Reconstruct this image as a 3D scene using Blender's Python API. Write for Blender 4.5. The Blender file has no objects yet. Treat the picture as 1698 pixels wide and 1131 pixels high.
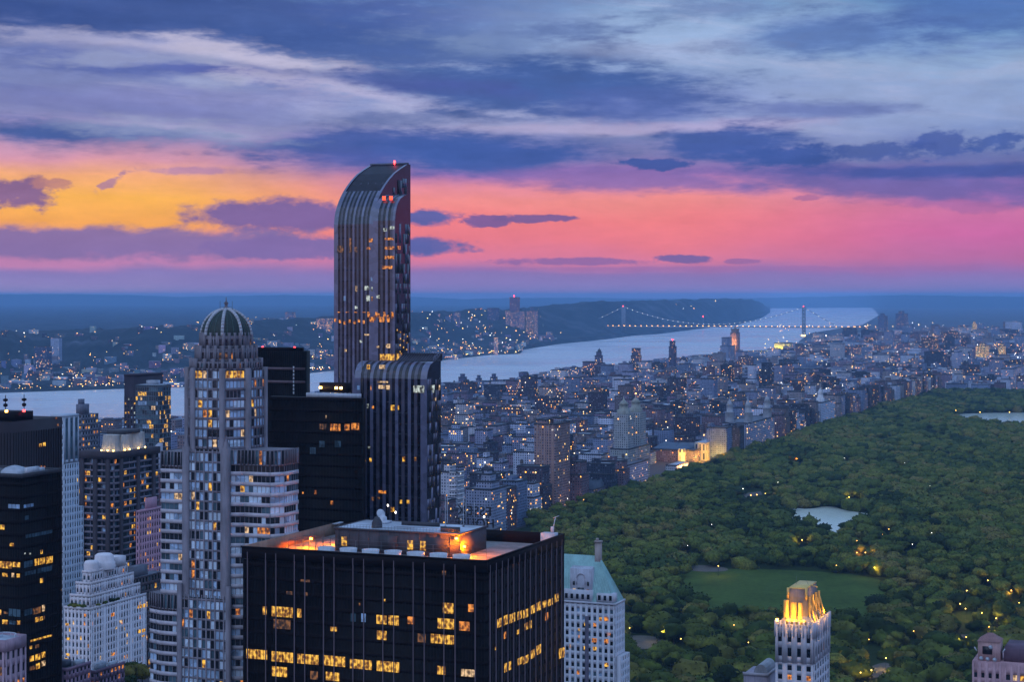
import bpy, bmesh, math, random
import numpy as np
from mathutils import Vector, Matrix

# ------------------------------------------------------------------ camera, sky, sun, exposure
SC = bpy.context.scene
COL = SC.collection
F, CX, HY, CAMH = 3000.0, 849.0, 490.0, 260.0        # focal length, optical centre and eye level in photo pixels; eye height in m
TH = math.radians(22.0)                               # avenues run 22 degrees to the right of the view
SN, CS = math.sin(TH), math.cos(TH)
PI = math.pi

cam_data = bpy.data.cameras.new('camera')
cam = bpy.data.objects.new('camera', cam_data)
COL.objects.link(cam)
cam.location = (0, 0, CAMH)
cam.rotation_euler = (PI / 2, 0, 0)
cam_data.sensor_width = 36.0
cam_data.lens = 36.0 * F / 1698.0
cam_data.shift_y = (HY - 565.5) / 1698.0
cam_data.clip_start = 1.0
cam_data.clip_end = 200000.0
SC.camera = cam
SC.view_settings.view_transform = 'Standard'
SC.view_settings.look = 'None'
SC.view_settings.exposure = 0.0
SC.view_settings.gamma = 1.0
SC.cycles.max_bounces = 5
SC.cycles.diffuse_bounces = 2
SC.cycles.glossy_bounces = 3
SC.cycles.volume_bounces = 1
SC.cycles.transmission_bounces = 2
SC.cycles.use_denoising = True
SC.cycles.sample_clamp_indirect = 4.0

def lin(c):
    return tuple(((x / 255.0) / 12.92 if x / 255.0 <= 0.04045 else ((x / 255.0 + 0.055) / 1.055) ** 2.4) for x in c)

class NT:
    """small helper for node trees"""
    def __init__(self, tree):
        self.t = tree
    def node(self, kind, **kw):
        n = self.t.nodes.new(kind)
        for k, v in kw.items():
            setattr(n, k, v)
        return n
    def link(self, a, b):
        self.t.links.new(a, b)
    def put(self, sock, v):
        if hasattr(v, 'is_linked'):
            self.t.links.new(v, sock)
        else:
            sock.default_value = v
    def math(self, op, a, b=0.0, c=0.0, clamp=False):
        n = self.node('ShaderNodeMath', operation=op, use_clamp=clamp)
        self.put(n.inputs[0], a); self.put(n.inputs[1], b); self.put(n.inputs[2], c)
        return n.outputs[0]
    def smooth(self, x, lo, hi, to0=0.0, to1=1.0):
        n = self.node('ShaderNodeMapRange', interpolation_type='SMOOTHSTEP')
        self.put(n.inputs[0], x); self.put(n.inputs[1], lo); self.put(n.inputs[2], hi); self.put(n.inputs[3], to0); self.put(n.inputs[4], to1)
        return n.outputs[0]
    def mix(self, f, a, b, blend='MIX'):
        n = self.node('ShaderNodeMix', data_type='RGBA', blend_type=blend)
        self.put(n.inputs[0], f)
        self.put(n.inputs[6], a if hasattr(a, 'is_linked') or len(a) == 4 else (*a, 1))
        self.put(n.inputs[7], b if hasattr(b, 'is_linked') or len(b) == 4 else (*b, 1))
        return n.outputs[2]
    def ramp(self, x, stops, mode='LINEAR'):
        n = self.node('ShaderNodeValToRGB')
        r = n.color_ramp
        r.interpolation = mode
        stops = sorted(stops)
        while len(r.elements) < len(stops):
            r.elements.new(0.5)
        for e, (p, c) in zip(r.elements, stops):
            e.position = p
            e.color = (*c, 1) if len(c) == 3 else c
        self.put(n.inputs[0], x)
        return n.outputs[0]
    def noise(self, vec, scale, detail=4.0, rough=0.55, dist=0.0, out=0):
        n = self.node('ShaderNodeTexNoise')
        if vec is not None:
            self.put(n.inputs['Vector'], vec)
        n.inputs['Scale'].default_value = scale
        n.inputs['Detail'].default_value = detail
        n.inputs['Roughness'].default_value = rough
        n.inputs['Distortion'].default_value = dist
        return n.outputs[out]
    def xyz(self, x, y, z=0.0):
        n = self.node('ShaderNodeCombineXYZ')
        self.put(n.inputs[0], x); self.put(n.inputs[1], y); self.put(n.inputs[2], z)
        return n.outputs[0]
    def sep(self, v):
        n = self.node('ShaderNodeSeparateXYZ')
        self.put(n.inputs[0], v)
        return n.outputs

def blob_group():
    """one soft edged bank of cloud: distance from an ellipse, roughened by noise"""
    g = bpy.data.node_groups.new('cloud_bank', 'ShaderNodeTree')
    for nm, kind in (('Color', 'NodeSocketColor'), ('U', 'NodeSocketFloat'), ('V', 'NodeSocketFloat'), ('Noise', 'NodeSocketFloat'),
                     ('CU', 'NodeSocketFloat'), ('CV', 'NodeSocketFloat'), ('RU', 'NodeSocketFloat'), ('RV', 'NodeSocketFloat'), ('Tilt', 'NodeSocketFloat'),
                     ('Soft', 'NodeSocketFloat'), ('Rough', 'NodeSocketFloat'), ('Opacity', 'NodeSocketFloat'), ('Cloud', 'NodeSocketColor')):
        g.interface.new_socket(nm, in_out='INPUT', socket_type=kind)
    g.interface.new_socket('Color', in_out='OUTPUT', socket_type='NodeSocketColor')
    n = NT(g)
    i = n.node('NodeGroupInput').outputs
    o = n.node('NodeGroupOutput').inputs
    du = n.math('SUBTRACT', i['U'], i['CU'])
    dv = n.math('SUBTRACT', n.math('SUBTRACT', i['V'], i['CV']), n.math('MULTIPLY', du, i['Tilt']))
    a = n.math('DIVIDE', du, i['RU'])
    b = n.math('DIVIDE', dv, i['RV'])
    r = n.math('SQRT', n.math('ADD', n.math('MULTIPLY', a, a), n.math('MULTIPLY', b, b)))
    r = n.math('ADD', r, n.math('MULTIPLY', i['Noise'], i['Rough']))
    hi = n.math('ADD', 1.0, i['Soft'])
    lo = n.math('SUBTRACT', 1.0, i['Soft'])
    m = n.smooth(r, lo, hi, 1.0, 0.0)
    n.link(n.mix(n.math('MULTIPLY', m, i['Opacity']), i['Color'], i['Cloud']), o[0])
    return g

SUN_EL, SUN_AZ = math.radians(34.0), math.radians(215.0)   # the sun lamp is a broad fill added behind and left of the viewer, away from the sunset

def build_world():
    w = bpy.data.worlds.new('World')
    SC.world = w
    w.use_nodes = True
    t = w.node_tree
    t.nodes.clear()
    n = NT(t)
    d = n.sep(n.node('ShaderNodeTexCoord').outputs['Generated'])
    U = n.math('MULTIPLY', n.math('ARCTAN2', d[0], d[1]), F)           # azimuth and elevation, in the photo's pixels per radian
    V = n.math('MULTIPLY', n.math('ARCSINE', d[2]), F)
    vec = n.xyz(n.math('DIVIDE', U, 1000.0), n.math('DIVIDE', V, 1000.0), 0.0)
    def stretch(sx, sy, z):
        return n.xyz(n.math('DIVIDE', U, sx), n.math('DIVIDE', V, sy), z)
    warp = n.node('ShaderNodeTexNoise')
    n.link(stretch(230.0, 75.0, 1.7), warp.inputs['Vector'])
    warp.inputs['Scale'].default_value = 1.0
    warp.inputs['Detail'].default_value = 5.0
    wc = n.node('ShaderNodeSeparateColor')
    n.link(warp.outputs['Color'], wc.inputs[0])
    Uw = n.math('ADD', U, n.math('MULTIPLY', n.math('SUBTRACT', wc.outputs[0], 0.5), 150.0))
    Vw = n.math('ADD', V, n.math('MULTIPLY', n.math('SUBTRACT', wc.outputs[1], 0.5), 44.0))
    soft_n = n.math('ADD', n.math('SUBTRACT', n.noise(stretch(200.0, 42.0, 3.1), 1.0, 7.0, 0.64), 0.5), n.math('MULTIPLY', n.math('SUBTRACT', n.noise(stretch(58.0, 15.0, 8.3), 1.0, 5.0, 0.6), 0.5), 0.55))
    puff_n = n.math('SUBTRACT', n.noise(stretch(62.0, 30.0, 7.7), 1.0, 7.0, 0.62), 0.5)
    top = 1500.0
    def col(rows):
        st = [((HY - y + 60.0) / (top + 60.0), lin(c)) for y, c in rows]
        st += [((620 + 60) / (top + 60), lin((122, 168, 218))), ((900 + 60) / (top + 60), lin((140, 182, 238))), (1.0, lin((146, 188, 246)))]
        return n.ramp(n.math('DIVIDE', n.math('ADD', Vw, 60.0), top + 60.0, clamp=True), st)
    left = col([(500, (166, 138, 180)), (478, (160, 138, 186)), (455, (138, 122, 182)), (440, (196, 130, 176)), (410, (190, 125, 168)), (376, (248, 168, 84)), (330, (250, 180, 82)),
                (295, (250, 176, 122)), (268, (216, 152, 172)), (240, (162, 138, 180)), (200, (130, 134, 184)), (150, (122, 132, 182)), (100, (118, 130, 182)), (50, (84, 100, 158)), (0, (72, 94, 152))])
    mid = col([(500, (152, 128, 184)), (478, (146, 124, 182)), (455, (140, 116, 178)), (430, (222, 124, 156)), (400, (236, 124, 138)), (365, (242, 128, 132)), (332, (244, 144, 140)),
               (312, (228, 140, 156)), (290, (150, 110, 174)), (262, (122, 118, 174)), (200, (138, 146, 192)), (150, (132, 150, 196)), (80, (142, 164, 204)), (0, (112, 150, 194))])
    right = col([(500, (126, 124, 188)), (478, (130, 122, 186)), (455, (150, 114, 178)), (430, (186, 108, 164)), (390, (204, 104, 164)), (350, (206, 116, 166)), (322, (172, 110, 174)),
                 (290, (106, 104, 164)), (250, (96, 112, 170)), (205, (120, 142, 190)), (120, (144, 170, 208)), (60, (122, 162, 204)), (0, (84, 132, 182))])
    c = n.mix(n.smooth(U, -600.0, -170.0), left, mid)
    c = n.mix(n.smooth(U, 230.0, 800.0), c, right)
    # broad streaks over everything above the glow
    st = n.noise(n.xyz(n.math('DIVIDE', U, 420.0), n.math('DIVIDE', n.math('ADD', V, n.math('MULTIPLY', U, 0.06)), 46.0), 4.0), 1.0, 6.0, 0.6, 0.6)
    hi_mask = n.smooth(V, 190.0, 330.0)
    c = n.mix(n.math('MULTIPLY', hi_mask, n.smooth(st, 0.5, 0.74, 0.0, 0.5)), c, lin((196, 194, 222)))
    c = n.mix(n.math('MULTIPLY', hi_mask, n.smooth(st, 0.28, 0.5, 0.42, 0.0)), c, lin((80, 96, 166)))
    g = blob_group()
    def bank(px, py, rx, ry, rgb, op=0.9, soft=0.35, rough=0.9, tilt=0.0, puffy=False):
        nonlocal c
        k = n.node('ShaderNodeGroup')
        k.node_tree = g
        n.link(c, k.inputs['Color'])
        n.link(Uw if not puffy else U, k.inputs['U'])
        n.link(Vw if not puffy else V, k.inputs['V'])
        n.link(puff_n if puffy else soft_n, k.inputs['Noise'])
        for nm, v in (('CU', px - CX), ('CV', HY - py), ('RU', rx), ('RV', ry), ('Tilt', -tilt), ('Soft', soft), ('Rough', rough * (3.0 if puffy else 2.2)), ('Opacity', op)):
            k.inputs[nm].default_value = v
        k.inputs['Cloud'].default_value = (*lin(rgb), 1)
        c = k.outputs[0]
    DK = (70, 86, 156)
    # upper deck
    bank(330, 40, 480, 52, (66, 90, 152), 0.9, 0.55, 0.8)
    bank(60, 15, 300, 60, (56, 80, 142), 0.85, 0.6, 0.8)
    bank(640, 75, 330, 52, (64, 90, 154), 0.92, 0.5, 0.8)
    bank(760, 20, 240, 34, (82, 104, 172), 0.6, 0.6)
    bank(1100, 60, 330, 52, (160, 184, 222), 0.55, 0.7)
    bank(1450, 190, 340, 60, (156, 172, 214), 0.55, 0.7)
    bank(1380, 72, 170, 26, (86, 120, 184), 0.75, 0.6)
    bank(1640, 28, 170, 46, (76, 108, 176), 0.8, 0.6)
    bank(250, 86, 240, 17, (176, 176, 212), 0.75, 0.8, 1.9, 0.05)
    bank(460, 108, 170, 14, (200, 194, 220), 0.8, 0.75, 2.0, 0.12)
    bank(230, 116, 190, 20, (84, 100, 168), 0.8, 0.5, 0.8, 0.05)
    bank(400, 132, 150, 14, (90, 100, 170), 0.7, 0.5, 0.8, 0.1)
    bank(590, 158, 160, 13, (196, 190, 220), 0.8, 0.75, 1.9, 0.13)
    bank(330, 170, 300, 22, (130, 134, 192), 0.6, 0.7)
    bank(900, 148, 270, 42, (64, 94, 160), 0.95, 0.45, 0.9)
    bank(720, 146, 160, 16, (76, 92, 162), 0.85, 0.5, 0.8, 0.08)
    bank(1060, 176, 150, 26, (84, 104, 172), 0.8, 0.6)
    bank(930, 212, 150, 10, (176, 168, 206), 0.8, 0.6)
    bank(1180, 208, 150, 12, (178, 166, 206), 0.7, 0.6)
    bank(1340, 188, 150, 12, (92, 108, 174), 0.7, 0.6)
    bank(180, 229, 165, 12, (62, 88, 158), 0.95, 0.4, 1.0, -0.05)
    bank(620, 245, 250, 26, (70, 92, 162), 0.95, 0.4, 0.8)
    bank(800, 258, 180, 36, (62, 90, 162), 0.95, 0.4, 0.8)
    bank(560, 268, 120, 16, (78, 92, 164), 0.8, 0.6)
    bank(1050, 300, 260, 18, (132, 106, 174), 0.85, 0.45, 0.8, 0.04)
    bank(1490, 306, 300, 24, (104, 98, 168), 0.85, 0.5, 0.8, 0.06)
    bank(1560, 288, 210, 13, (66, 86, 160), 0.85, 0.5)
    bank(1220, 240, 120, 34, (64, 90, 162), 0.95, 0.35, 0.9, 0.05)
    bank(1295, 262, 75, 16, (62, 88, 160), 0.95, 0.3, 1.3, 0, True)
    bank(1100, 272, 50, 8, (62, 86, 158), 0.95, 0.3, 1.5, 0, True)
    bank(1440, 256, 60, 12, (70, 92, 162), 0.85, 0.4, 1.6, 0, True)
    bank(1552, 246, 30, 16, (70, 92, 164), 0.85, 0.4, 1.9, 0, True)
    bank(1628, 246, 34, 13, (66, 92, 164), 0.85, 0.4, 1.9, 0, True)
    bank(1695, 255, 24, 8, (62, 90, 164), 0.9, 0.4, 1.5, 0, True)
    # small low clouds in front of the glow
    bank(36, 326, 64, 19, (132, 98, 146), 0.95, 0.36, 1.3, 0, True)
    bank(112, 312, 26, 8, (190, 130, 130), 0.8, 0.3, 1.8, 0, True)
    bank(200, 302, 24, 7, (170, 124, 158), 0.8, 0.3, 2.0, -0.5, True)
    bank(310, 286, 50, 5, (176, 132, 176), 0.7, 0.5, 1.5, 0, True)
    bank(480, 360, 150, 24, (120, 98, 160), 0.95, 0.36, 0.8, 0, True)
    bank(700, 359, 46, 12, (80, 96, 166), 0.95, 0.36, 1.0, 0, True)
    bank(180, 406, 420, 25, (136, 112, 166), 0.95, 0.36, 0.6, 0, True)
    bank(520, 412, 190, 17, (132, 108, 168), 0.95, 0.2, 0.8, 0, True)
    bank(706, 409, 56, 15, (90, 98, 166), 0.95, 0.36, 1.0, 0, True)
    bank(802, 369, 36, 9, (122, 92, 152), 0.95, 0.2, 1.3, 0, True)
    bank(898, 362, 48, 7, (124, 94, 152), 0.95, 0.2, 1.2, 0, True)
    bank(1130, 428, 56, 8, (120, 98, 160), 0.95, 0.2, 1.0, 0, True)
    bank(970, 434, 120, 6, (146, 104, 164), 0.9, 0.3, 1.0, 0, True)
    bank(1230, 433, 26, 4, (150, 104, 162), 0.8, 0.3, 1.2, 0, True)
    bank(1338, 330, 24, 5, (170, 108, 156), 0.8, 0.3, 1.4, 0, True)
    bank(1570, 345, 70, 8, (170, 106, 166), 0.7, 0.4, 1.2, 0.06, True)
    bank(1150, 446, 420, 4, (160, 110, 170), 0.6, 0.5, 1.0, 0, True)
    for k_ in range(20):                                   # loose scraps of cloud through the upper sky
        rk = random.Random(300 + k_)
        px_, py_ = rk.uniform(0, 1698), rk.uniform(10, 240)
        dark_ = rk.random() < .5
        bank(px_, py_, rk.uniform(60, 190), rk.uniform(7, 20), (74, 98, 160) if dark_ else (176, 184, 216), rk.uniform(.3, .6), .8, 1.9, rk.uniform(-.05, .1))
    bank(850, 470, 1100, 14, (142, 124, 184), 0.5, 0.7, 0.5)
    fold = n.math('ADD', n.math('MULTIPLY', soft_n, 0.42), n.math('MULTIPLY', puff_n, 0.30))      # lighter and darker folds through all the cloud
    fold = n.math('MULTIPLY_ADD', fold, n.smooth(V, 10.0, 260.0, 0.35, 1.0), 1.0)
    c = n.mix(1.0, c, n.xyz(fold, fold, fold), 'MULTIPLY')
    # a little of the physical twilight sky under it all
    nish = n.node('ShaderNodeTexSky', sky_type='NISHITA')
    nish.sun_disc = False
    nish.sun_elevation = SUN_EL
    nish.sun_rotation = SUN_AZ
    bg1 = n.node('ShaderNodeBackground')
    n.link(c, bg1.inputs[0])
    bg1.inputs[1].default_value = 1.0
    bg2 = n.node('ShaderNodeBackground')
    n.link(nish.outputs[0], bg2.inputs[0])
    bg2.inputs[1].default_value = 0.001
    add = n.node('ShaderNodeAddShader')
    n.link(bg1.outputs[0], add.inputs[0]); n.link(bg2.outputs[0], add.inputs[1])
    n.link(add.outputs[0], n.node('ShaderNodeOutputWorld').inputs[0])
build_world()

sun_data = bpy.data.lights.new('fill_sun', 'SUN')
sun_data.energy = 0.62
sun_data.angle = math.radians(70.0)
sun_data.color = (0.74, 0.82, 1.0)
sun = bpy.data.objects.new('fill_sun', sun_data)
COL.objects.link(sun)
# light travels from behind left of the viewer
sun.rotation_euler = Vector((-math.sin(SUN_AZ) * math.cos(SUN_EL), -math.cos(SUN_AZ) * math.cos(SUN_EL), -math.sin(SUN_EL))).to_track_quat('-Z', 'Y').to_euler()

# ------------------------------------------------------------------ helpers
def at(px, py, Y):
    return Vector(((px - CX) * Y / F, Y, CAMH + (HY - py) * Y / F))
def ground(px, py, z=0.0):
    Y = (CAMH - z) * F / (py - HY)
    return at(px, py, Y)
def st(s, t, z=0.0):
    """street grid: s metres up the avenues, t metres west of the camera"""
    return Vector((s * SN - t * CS, s * CS + t * SN, z))
def to_st(x, y):
    return x * SN + y * CS, -x * CS + y * SN
def proj(p):
    return CX + p[0] / p[1] * F, HY + (CAMH - p[2]) / p[1] * F

class MB:
    def __init__(self):
        self.v, self.f, self.m, self.uv, self.tint = [], [], [], [], []
        self.has_uv = False
    def poly(self, pts, m=0, uv=None):
        b = len(self.v)
        self.v.extend(tuple(p) for p in pts)
        self.f.append(tuple(range(b, b + len(pts))))
        self.m.append(m)
        self.uv.append(uv if uv else [(0.0, 0.0)] * len(pts))
        if uv: self.has_uv = True
    def mesh(self, verts, faces, m=0):
        b = len(self.v)
        self.v.extend(tuple(p) for p in verts)
        for f in faces:
            self.f.append(tuple(b + i for i in f)); self.m.append(m); self.uv.append([(0.0, 0.0)] * len(f))
    def box(self, x0, x1, y0, y1, z0, z1, m=0, bottom=True):
        v = [(x0, y0, z0), (x1, y0, z0), (x1, y1, z0), (x0, y1, z0), (x0, y0, z1), (x1, y0, z1), (x1, y1, z1), (x0, y1, z1)]
        f = [(4, 5, 6, 7), (0, 1, 5, 4), (1, 2, 6, 5), (2, 3, 7, 6), (3, 0, 4, 7)]
        if bottom: f.append((3, 2, 1, 0))
        self.mesh(v, f, m)
    def slab(self, P, d, nrm, u0, u1, z0, z1, t0, t1, m=0):
        """box on a facade: along d, out along nrm"""
        def q(u, t, z):
            return (P[0] + d[0] * u + nrm[0] * t, P[1] + d[1] * u + nrm[1] * t, z)
        v = [q(u0, t1, z0), q(u1, t1, z0), q(u1, t0, z0), q(u0, t0, z0), q(u0, t1, z1), q(u1, t1, z1), q(u1, t0, z1), q(u0, t0, z1)]
        self.mesh(v, [(4, 5, 6, 7), (0, 1, 5, 4), (1, 2, 6, 5), (2, 3, 7, 6), (3, 0, 4, 7), (3, 2, 1, 0)], m)
    def prism(self, pts, z0, z1, m=0, top_m=None, pts_top=None):
        k = len(pts); pt = pts_top or pts
        v = [(p[0], p[1], z0) for p in pts] + [(p[0], p[1], z1) for p in pt]
        b = len(self.v)
        self.mesh(v, [(i, (i + 1) % k, k + (i + 1) % k, k + i) for i in range(k)], m)
        self.mesh([v[k + i] for i in range(k)], [tuple(range(k))], m if top_m is None else top_m)
    def tube(self, a, b, r, n=8, m=0, r2=None):
        a, b = Vector(a), Vector(b)
        ax = (b - a).normalized()
        s = ax.orthogonal().normalized(); t = ax.cross(s)
        r2 = r if r2 is None else r2
        v = [a + (s * math.cos(2 * PI * i / n) + t * math.sin(2 * PI * i / n)) * r for i in range(n)]
        v += [b + (s * math.cos(2 * PI * i / n) + t * math.sin(2 * PI * i / n)) * r2 for i in range(n)]
        f = [(i, (i + 1) % n, n + (i + 1) % n, n + i) for i in range(n)] + [tuple(range(n))[::-1], tuple(range(n, 2 * n))]
        self.mesh(v, f, m)
    def lathe(self, c, prof, n=16, m=0, rot=0.0):
        v = []
        for r, z in prof:
            v += [(c[0] + r * math.cos(2 * PI * i / n + rot), c[1] + r * math.sin(2 * PI * i / n + rot), c[2] + z) for i in range(n)]
        f = []
        for k in range(len(prof) - 1):
            f += [(k * n + i, k * n + (i + 1) % n, (k + 1) * n + (i + 1) % n, (k + 1) * n + i) for i in range(n)]
        f.append(tuple(range((len(prof) - 1) * n, len(prof) * n)))
        self.mesh(v, f, m)
    def build(self, name, mats, parent=None, smooth=False):
        me = bpy.data.meshes.new(name)
        nv = len(self.v)
        me.vertices.add(nv)
        me.vertices.foreach_set('co', np.array(self.v, dtype=np.float32).ravel())
        sizes = np.array([len(f) for f in self.f], dtype=np.int32)
        idx = np.fromiter((i for f in self.f for i in f), dtype=np.int32)
        me.loops.add(len(idx)); me.loops.foreach_set('vertex_index', idx)
        me.polygons.add(len(sizes))
        me.polygons.foreach_set('loop_start', np.concatenate(([0], np.cumsum(sizes)[:-1])).astype(np.int32))
        me.polygons.foreach_set('material_index', np.array(self.m, dtype=np.int32))
        if smooth:
            me.polygons.foreach_set('use_smooth', np.ones(len(sizes), dtype=bool))
        if self.has_uv:
            l = me.uv_layers.new(name='UVMap')
            l.data.foreach_set('uv', np.array([c for u in self.uv for c in u], dtype=np.float32).ravel())
        if self.tint:
            a = me.attributes.new('tint', 'FLOAT_COLOR', 'FACE')
            a.data.foreach_set('color', np.array(self.tint, dtype=np.float32).ravel())
        me.update(calc_edges=True)
        if not isinstance(mats, (list, tuple)): mats = [mats]
        for m in mats: me.materials.append(m)
        o = bpy.data.objects.new(name, me)
        COL.objects.link(o)
        if parent: o.parent = parent
        return o

def thing(name, label, cat, loc=(0, 0, 0), rz=0.0, group=None):
    o = bpy.data.objects.new(name, None)
    o.empty_display_size = 0.5
    COL.objects.link(o)
    o.location = loc
    o.rotation_euler = (0, 0, rz)
    o['label'] = label; o['category'] = cat
    if group: o['group'] = group
    return o
def tag(o, label=None, cat=None, group=None, kind=None):
    for k, v in (('label', label), ('category', cat), ('group', group), ('kind', kind)):
        if v: o[k] = v
    return o

# ------------------------------------------------------------------ materials
def principled(name, base=None, rough=0.7, metal=0.0, spec=0.5):
    m = bpy.data.materials.new(name)
    m.use_nodes = True
    n = NT(m.node_tree)
    p = m.node_tree.nodes['Principled BSDF']
    if base is not None: p.inputs['Base Color'].default_value = (*base, 1)
    p.inputs['Roughness'].default_value = rough
    p.inputs['Metallic'].default_value = metal
    p.inputs['Specular IOR Level'].default_value = spec
    return m, n, p
def worn(name, base, rough=0.75, scale=0.15, amount=0.35, spec=0.3, metal=0.0):
    """plain material with broad stains and fine grain"""
    m, n, p = principled(name, base, rough, metal, spec)
    co = n.node('ShaderNodeTexCoord').outputs['Object']
    a = n.noise(co, scale, 5.0, 0.6)
    mp = n.node('ShaderNodeMapping'); mp.inputs['Scale'].default_value = (1.0, 1.0, 0.12); n.link(co, mp.inputs[0])   # streaks run down the walls
    b = n.noise(mp.outputs[0], scale * 9.0, 4.0, 0.65)
    k = n.math('ADD', n.math('MULTIPLY', a, 0.55), n.math('MULTIPLY', b, 0.45))
    c = n.mix(n.smooth(k, 0.25, 0.75), tuple(x * (1 - amount) for x in base), tuple(min(1, x * (1 + amount)) for x in base))
    n.link(c, p.inputs['Base Color'])
    return m
def glow(name, rgb, strength):
    m, n, p = principled(name, (0.02, 0.02, 0.02), 0.6)
    p.inputs['Emission Color'].default_value = (*rgb, 1)
    p.inputs['Emission Strength'].default_value = strength
    return m
# ------------------------------------------------------------------ river, land, hills
def interp(x, pts):
    xs = [p[0] for p in pts]; ys = [p[1] for p in pts]
    return float(np.interp(x, xs, ys))

m_river, n, p = principled('river_water', (0.66, 0.64, 0.64), 0.22, 0.0, 0.5)  # pale base colour stands in for the bright sky reflected in the water
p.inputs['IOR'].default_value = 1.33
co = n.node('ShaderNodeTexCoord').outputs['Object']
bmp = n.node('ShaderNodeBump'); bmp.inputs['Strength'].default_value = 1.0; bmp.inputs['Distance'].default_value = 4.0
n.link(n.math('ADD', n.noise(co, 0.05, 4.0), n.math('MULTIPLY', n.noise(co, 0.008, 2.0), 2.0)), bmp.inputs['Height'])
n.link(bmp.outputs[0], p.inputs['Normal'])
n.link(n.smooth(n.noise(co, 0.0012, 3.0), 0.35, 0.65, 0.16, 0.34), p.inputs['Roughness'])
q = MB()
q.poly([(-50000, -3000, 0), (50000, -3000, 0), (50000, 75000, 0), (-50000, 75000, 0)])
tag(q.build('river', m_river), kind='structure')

# Manhattan: flat ground from the river shore eastwards
m_ground, n, p = principled('city_ground', (0.05, 0.05, 0.06), 0.9)
co = n.node('ShaderNodeTexCoord').outputs['Object']
n.link(n.mix(n.noise(co, 0.01, 5.0), (0.03, 0.03, 0.04), (0.075, 0.07, 0.08)), p.inputs['Base Color'])
shore_st = [(-3000, 2089), (8900, 2089)]
shore_px = [(1342, 553), (1386, 546), (1430, 539), (1446, 530), (1457, 523), (1452, 516), (1446, 511)]
pts = [st(s, t) for s, t in shore_st] + [ground(x, y) for x, y in shore_px]
pts = [(v.x, v.y, 1.6) for v in pts] + [(9000, 41500, 1.6), (45000, 41500, 1.6), (45000, -3000, 1.6)]
q = MB(); q.poly(pts[::-1])
g_ = q.build('ground', m_ground); tag(g_, kind='structure')

# New Jersey side: shoreline, slope, wooded ridge and plateau, as a fan of quads from the water's edge out
SHORE = [(-500, 668), (0, 652), (210, 645), (310, 642), (512, 619), (730, 598), (812, 589), (862, 587), (868, 580), (924, 571), (1004, 563), (1048, 557), (1092, 554), (1180, 543), (1222, 539), (1262, 528), (1278, 517.5)]
RIDGE = [(-500, 556), (0, 553), (200, 549), (330, 541), (450, 531), (560, 526), (690, 519), (780, 515), (862, 512), (930, 504), (1000, 500), (1100, 497), (1180, 496), (1245, 496.5), (1262, 501), (1278, 515)]
def y_shore(px): return CAMH * F / (interp(px, SHORE) - HY)
RNG = random.Random(5)
def vnoise(seed):
    r = random.Random(seed)
    tab = [r.random() for _ in range(512)]
    def f(x):
        i = math.floor(x); t = x - i; t = t * t * (3 - 2 * t)
        return tab[i % 512] * (1 - t) + tab[(i + 1) % 512] * t
    return f
vn1, vn2, vn3 = vnoise(1), vnoise(2), vnoise(3)
def ridge_len(px): return 1500 + 900 * vn1(px * 0.013) + max(0, px - 300) * 1.1
def nj_height(px, Y):
    d = Y - y_shore(px); L = ridge_len(px); Yr = y_shore(px) + L
    top = CAMH - (interp(px, RIDGE) - HY) * Yr / F
    top *= 1 + 0.05 * (vn2(px * 0.06) - 0.5)
    low = 6 + 16 * vn3(px * 0.03 + d * 0.002)
    k = min(1, max(0, (d - 0.25 * L) / (0.75 * L)))
    k = k * k * (3 - 2 * k)
    h = low + (top - low) * k if d > 60 else 2 + d * 0.05
    if d > L:
        back = min(1, (d - L) / 3500.0); back = back * back * (3 - 2 * back)
        h = top + (45 - top) * back
    bump = (vn1(px * 0.11 + Y * 0.003) + vn2(px * 0.23 - Y * 0.005)) * 10 * min(1, d / 700)
    return h + bump - (8 if d > L * 0.6 else 0)
m_hill, n, p = principled('wooded_hills', (0.03, 0.05, 0.04), 0.95, 0, 0.1)
co = n.node('ShaderNodeTexCoord').outputs['Object']
k = n.noise(co, 0.004, 7.0, 0.65)
n.link(n.ramp(k, [(0.3, (0.010, 0.016, 0.018)), (0.52, (0.026, 0.036, 0.038)), (0.66, (0.07, 0.08, 0.10)), (0.75, (0.16, 0.17, 0.2))]), p.inputs['Base Color'])
q = MB()
cols = list(range(-500, 1277, 6)) + [1277]
steps = [0, 25, 60, 120, 220, 330, 450, 600, 760, 930, 1110, 1300, 1500, 1720, 1960, 2220, 2500, 2850, 3300, 3900, 4700, 5700, 7000, 9000, 12000, 16000, 22000, 28000, 34000]
vs = []
for c in cols:
    for d in steps:
        Y = y_shore(c) + d
        x = (c - CX) * Y / F
        vs.append((x, Y, -1.0 if d == 0 else nj_height(c, Y)))
ns = len(steps)
fs = [(a * ns + b, (a + 1) * ns + b, (a + 1) * ns + b + 1, a * ns + b + 1) for a in range(len(cols) - 1) for b in range(ns - 1)]
q.mesh(vs, fs)
tag(q.build('hills', m_hill, smooth=True), kind='structure')

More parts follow.
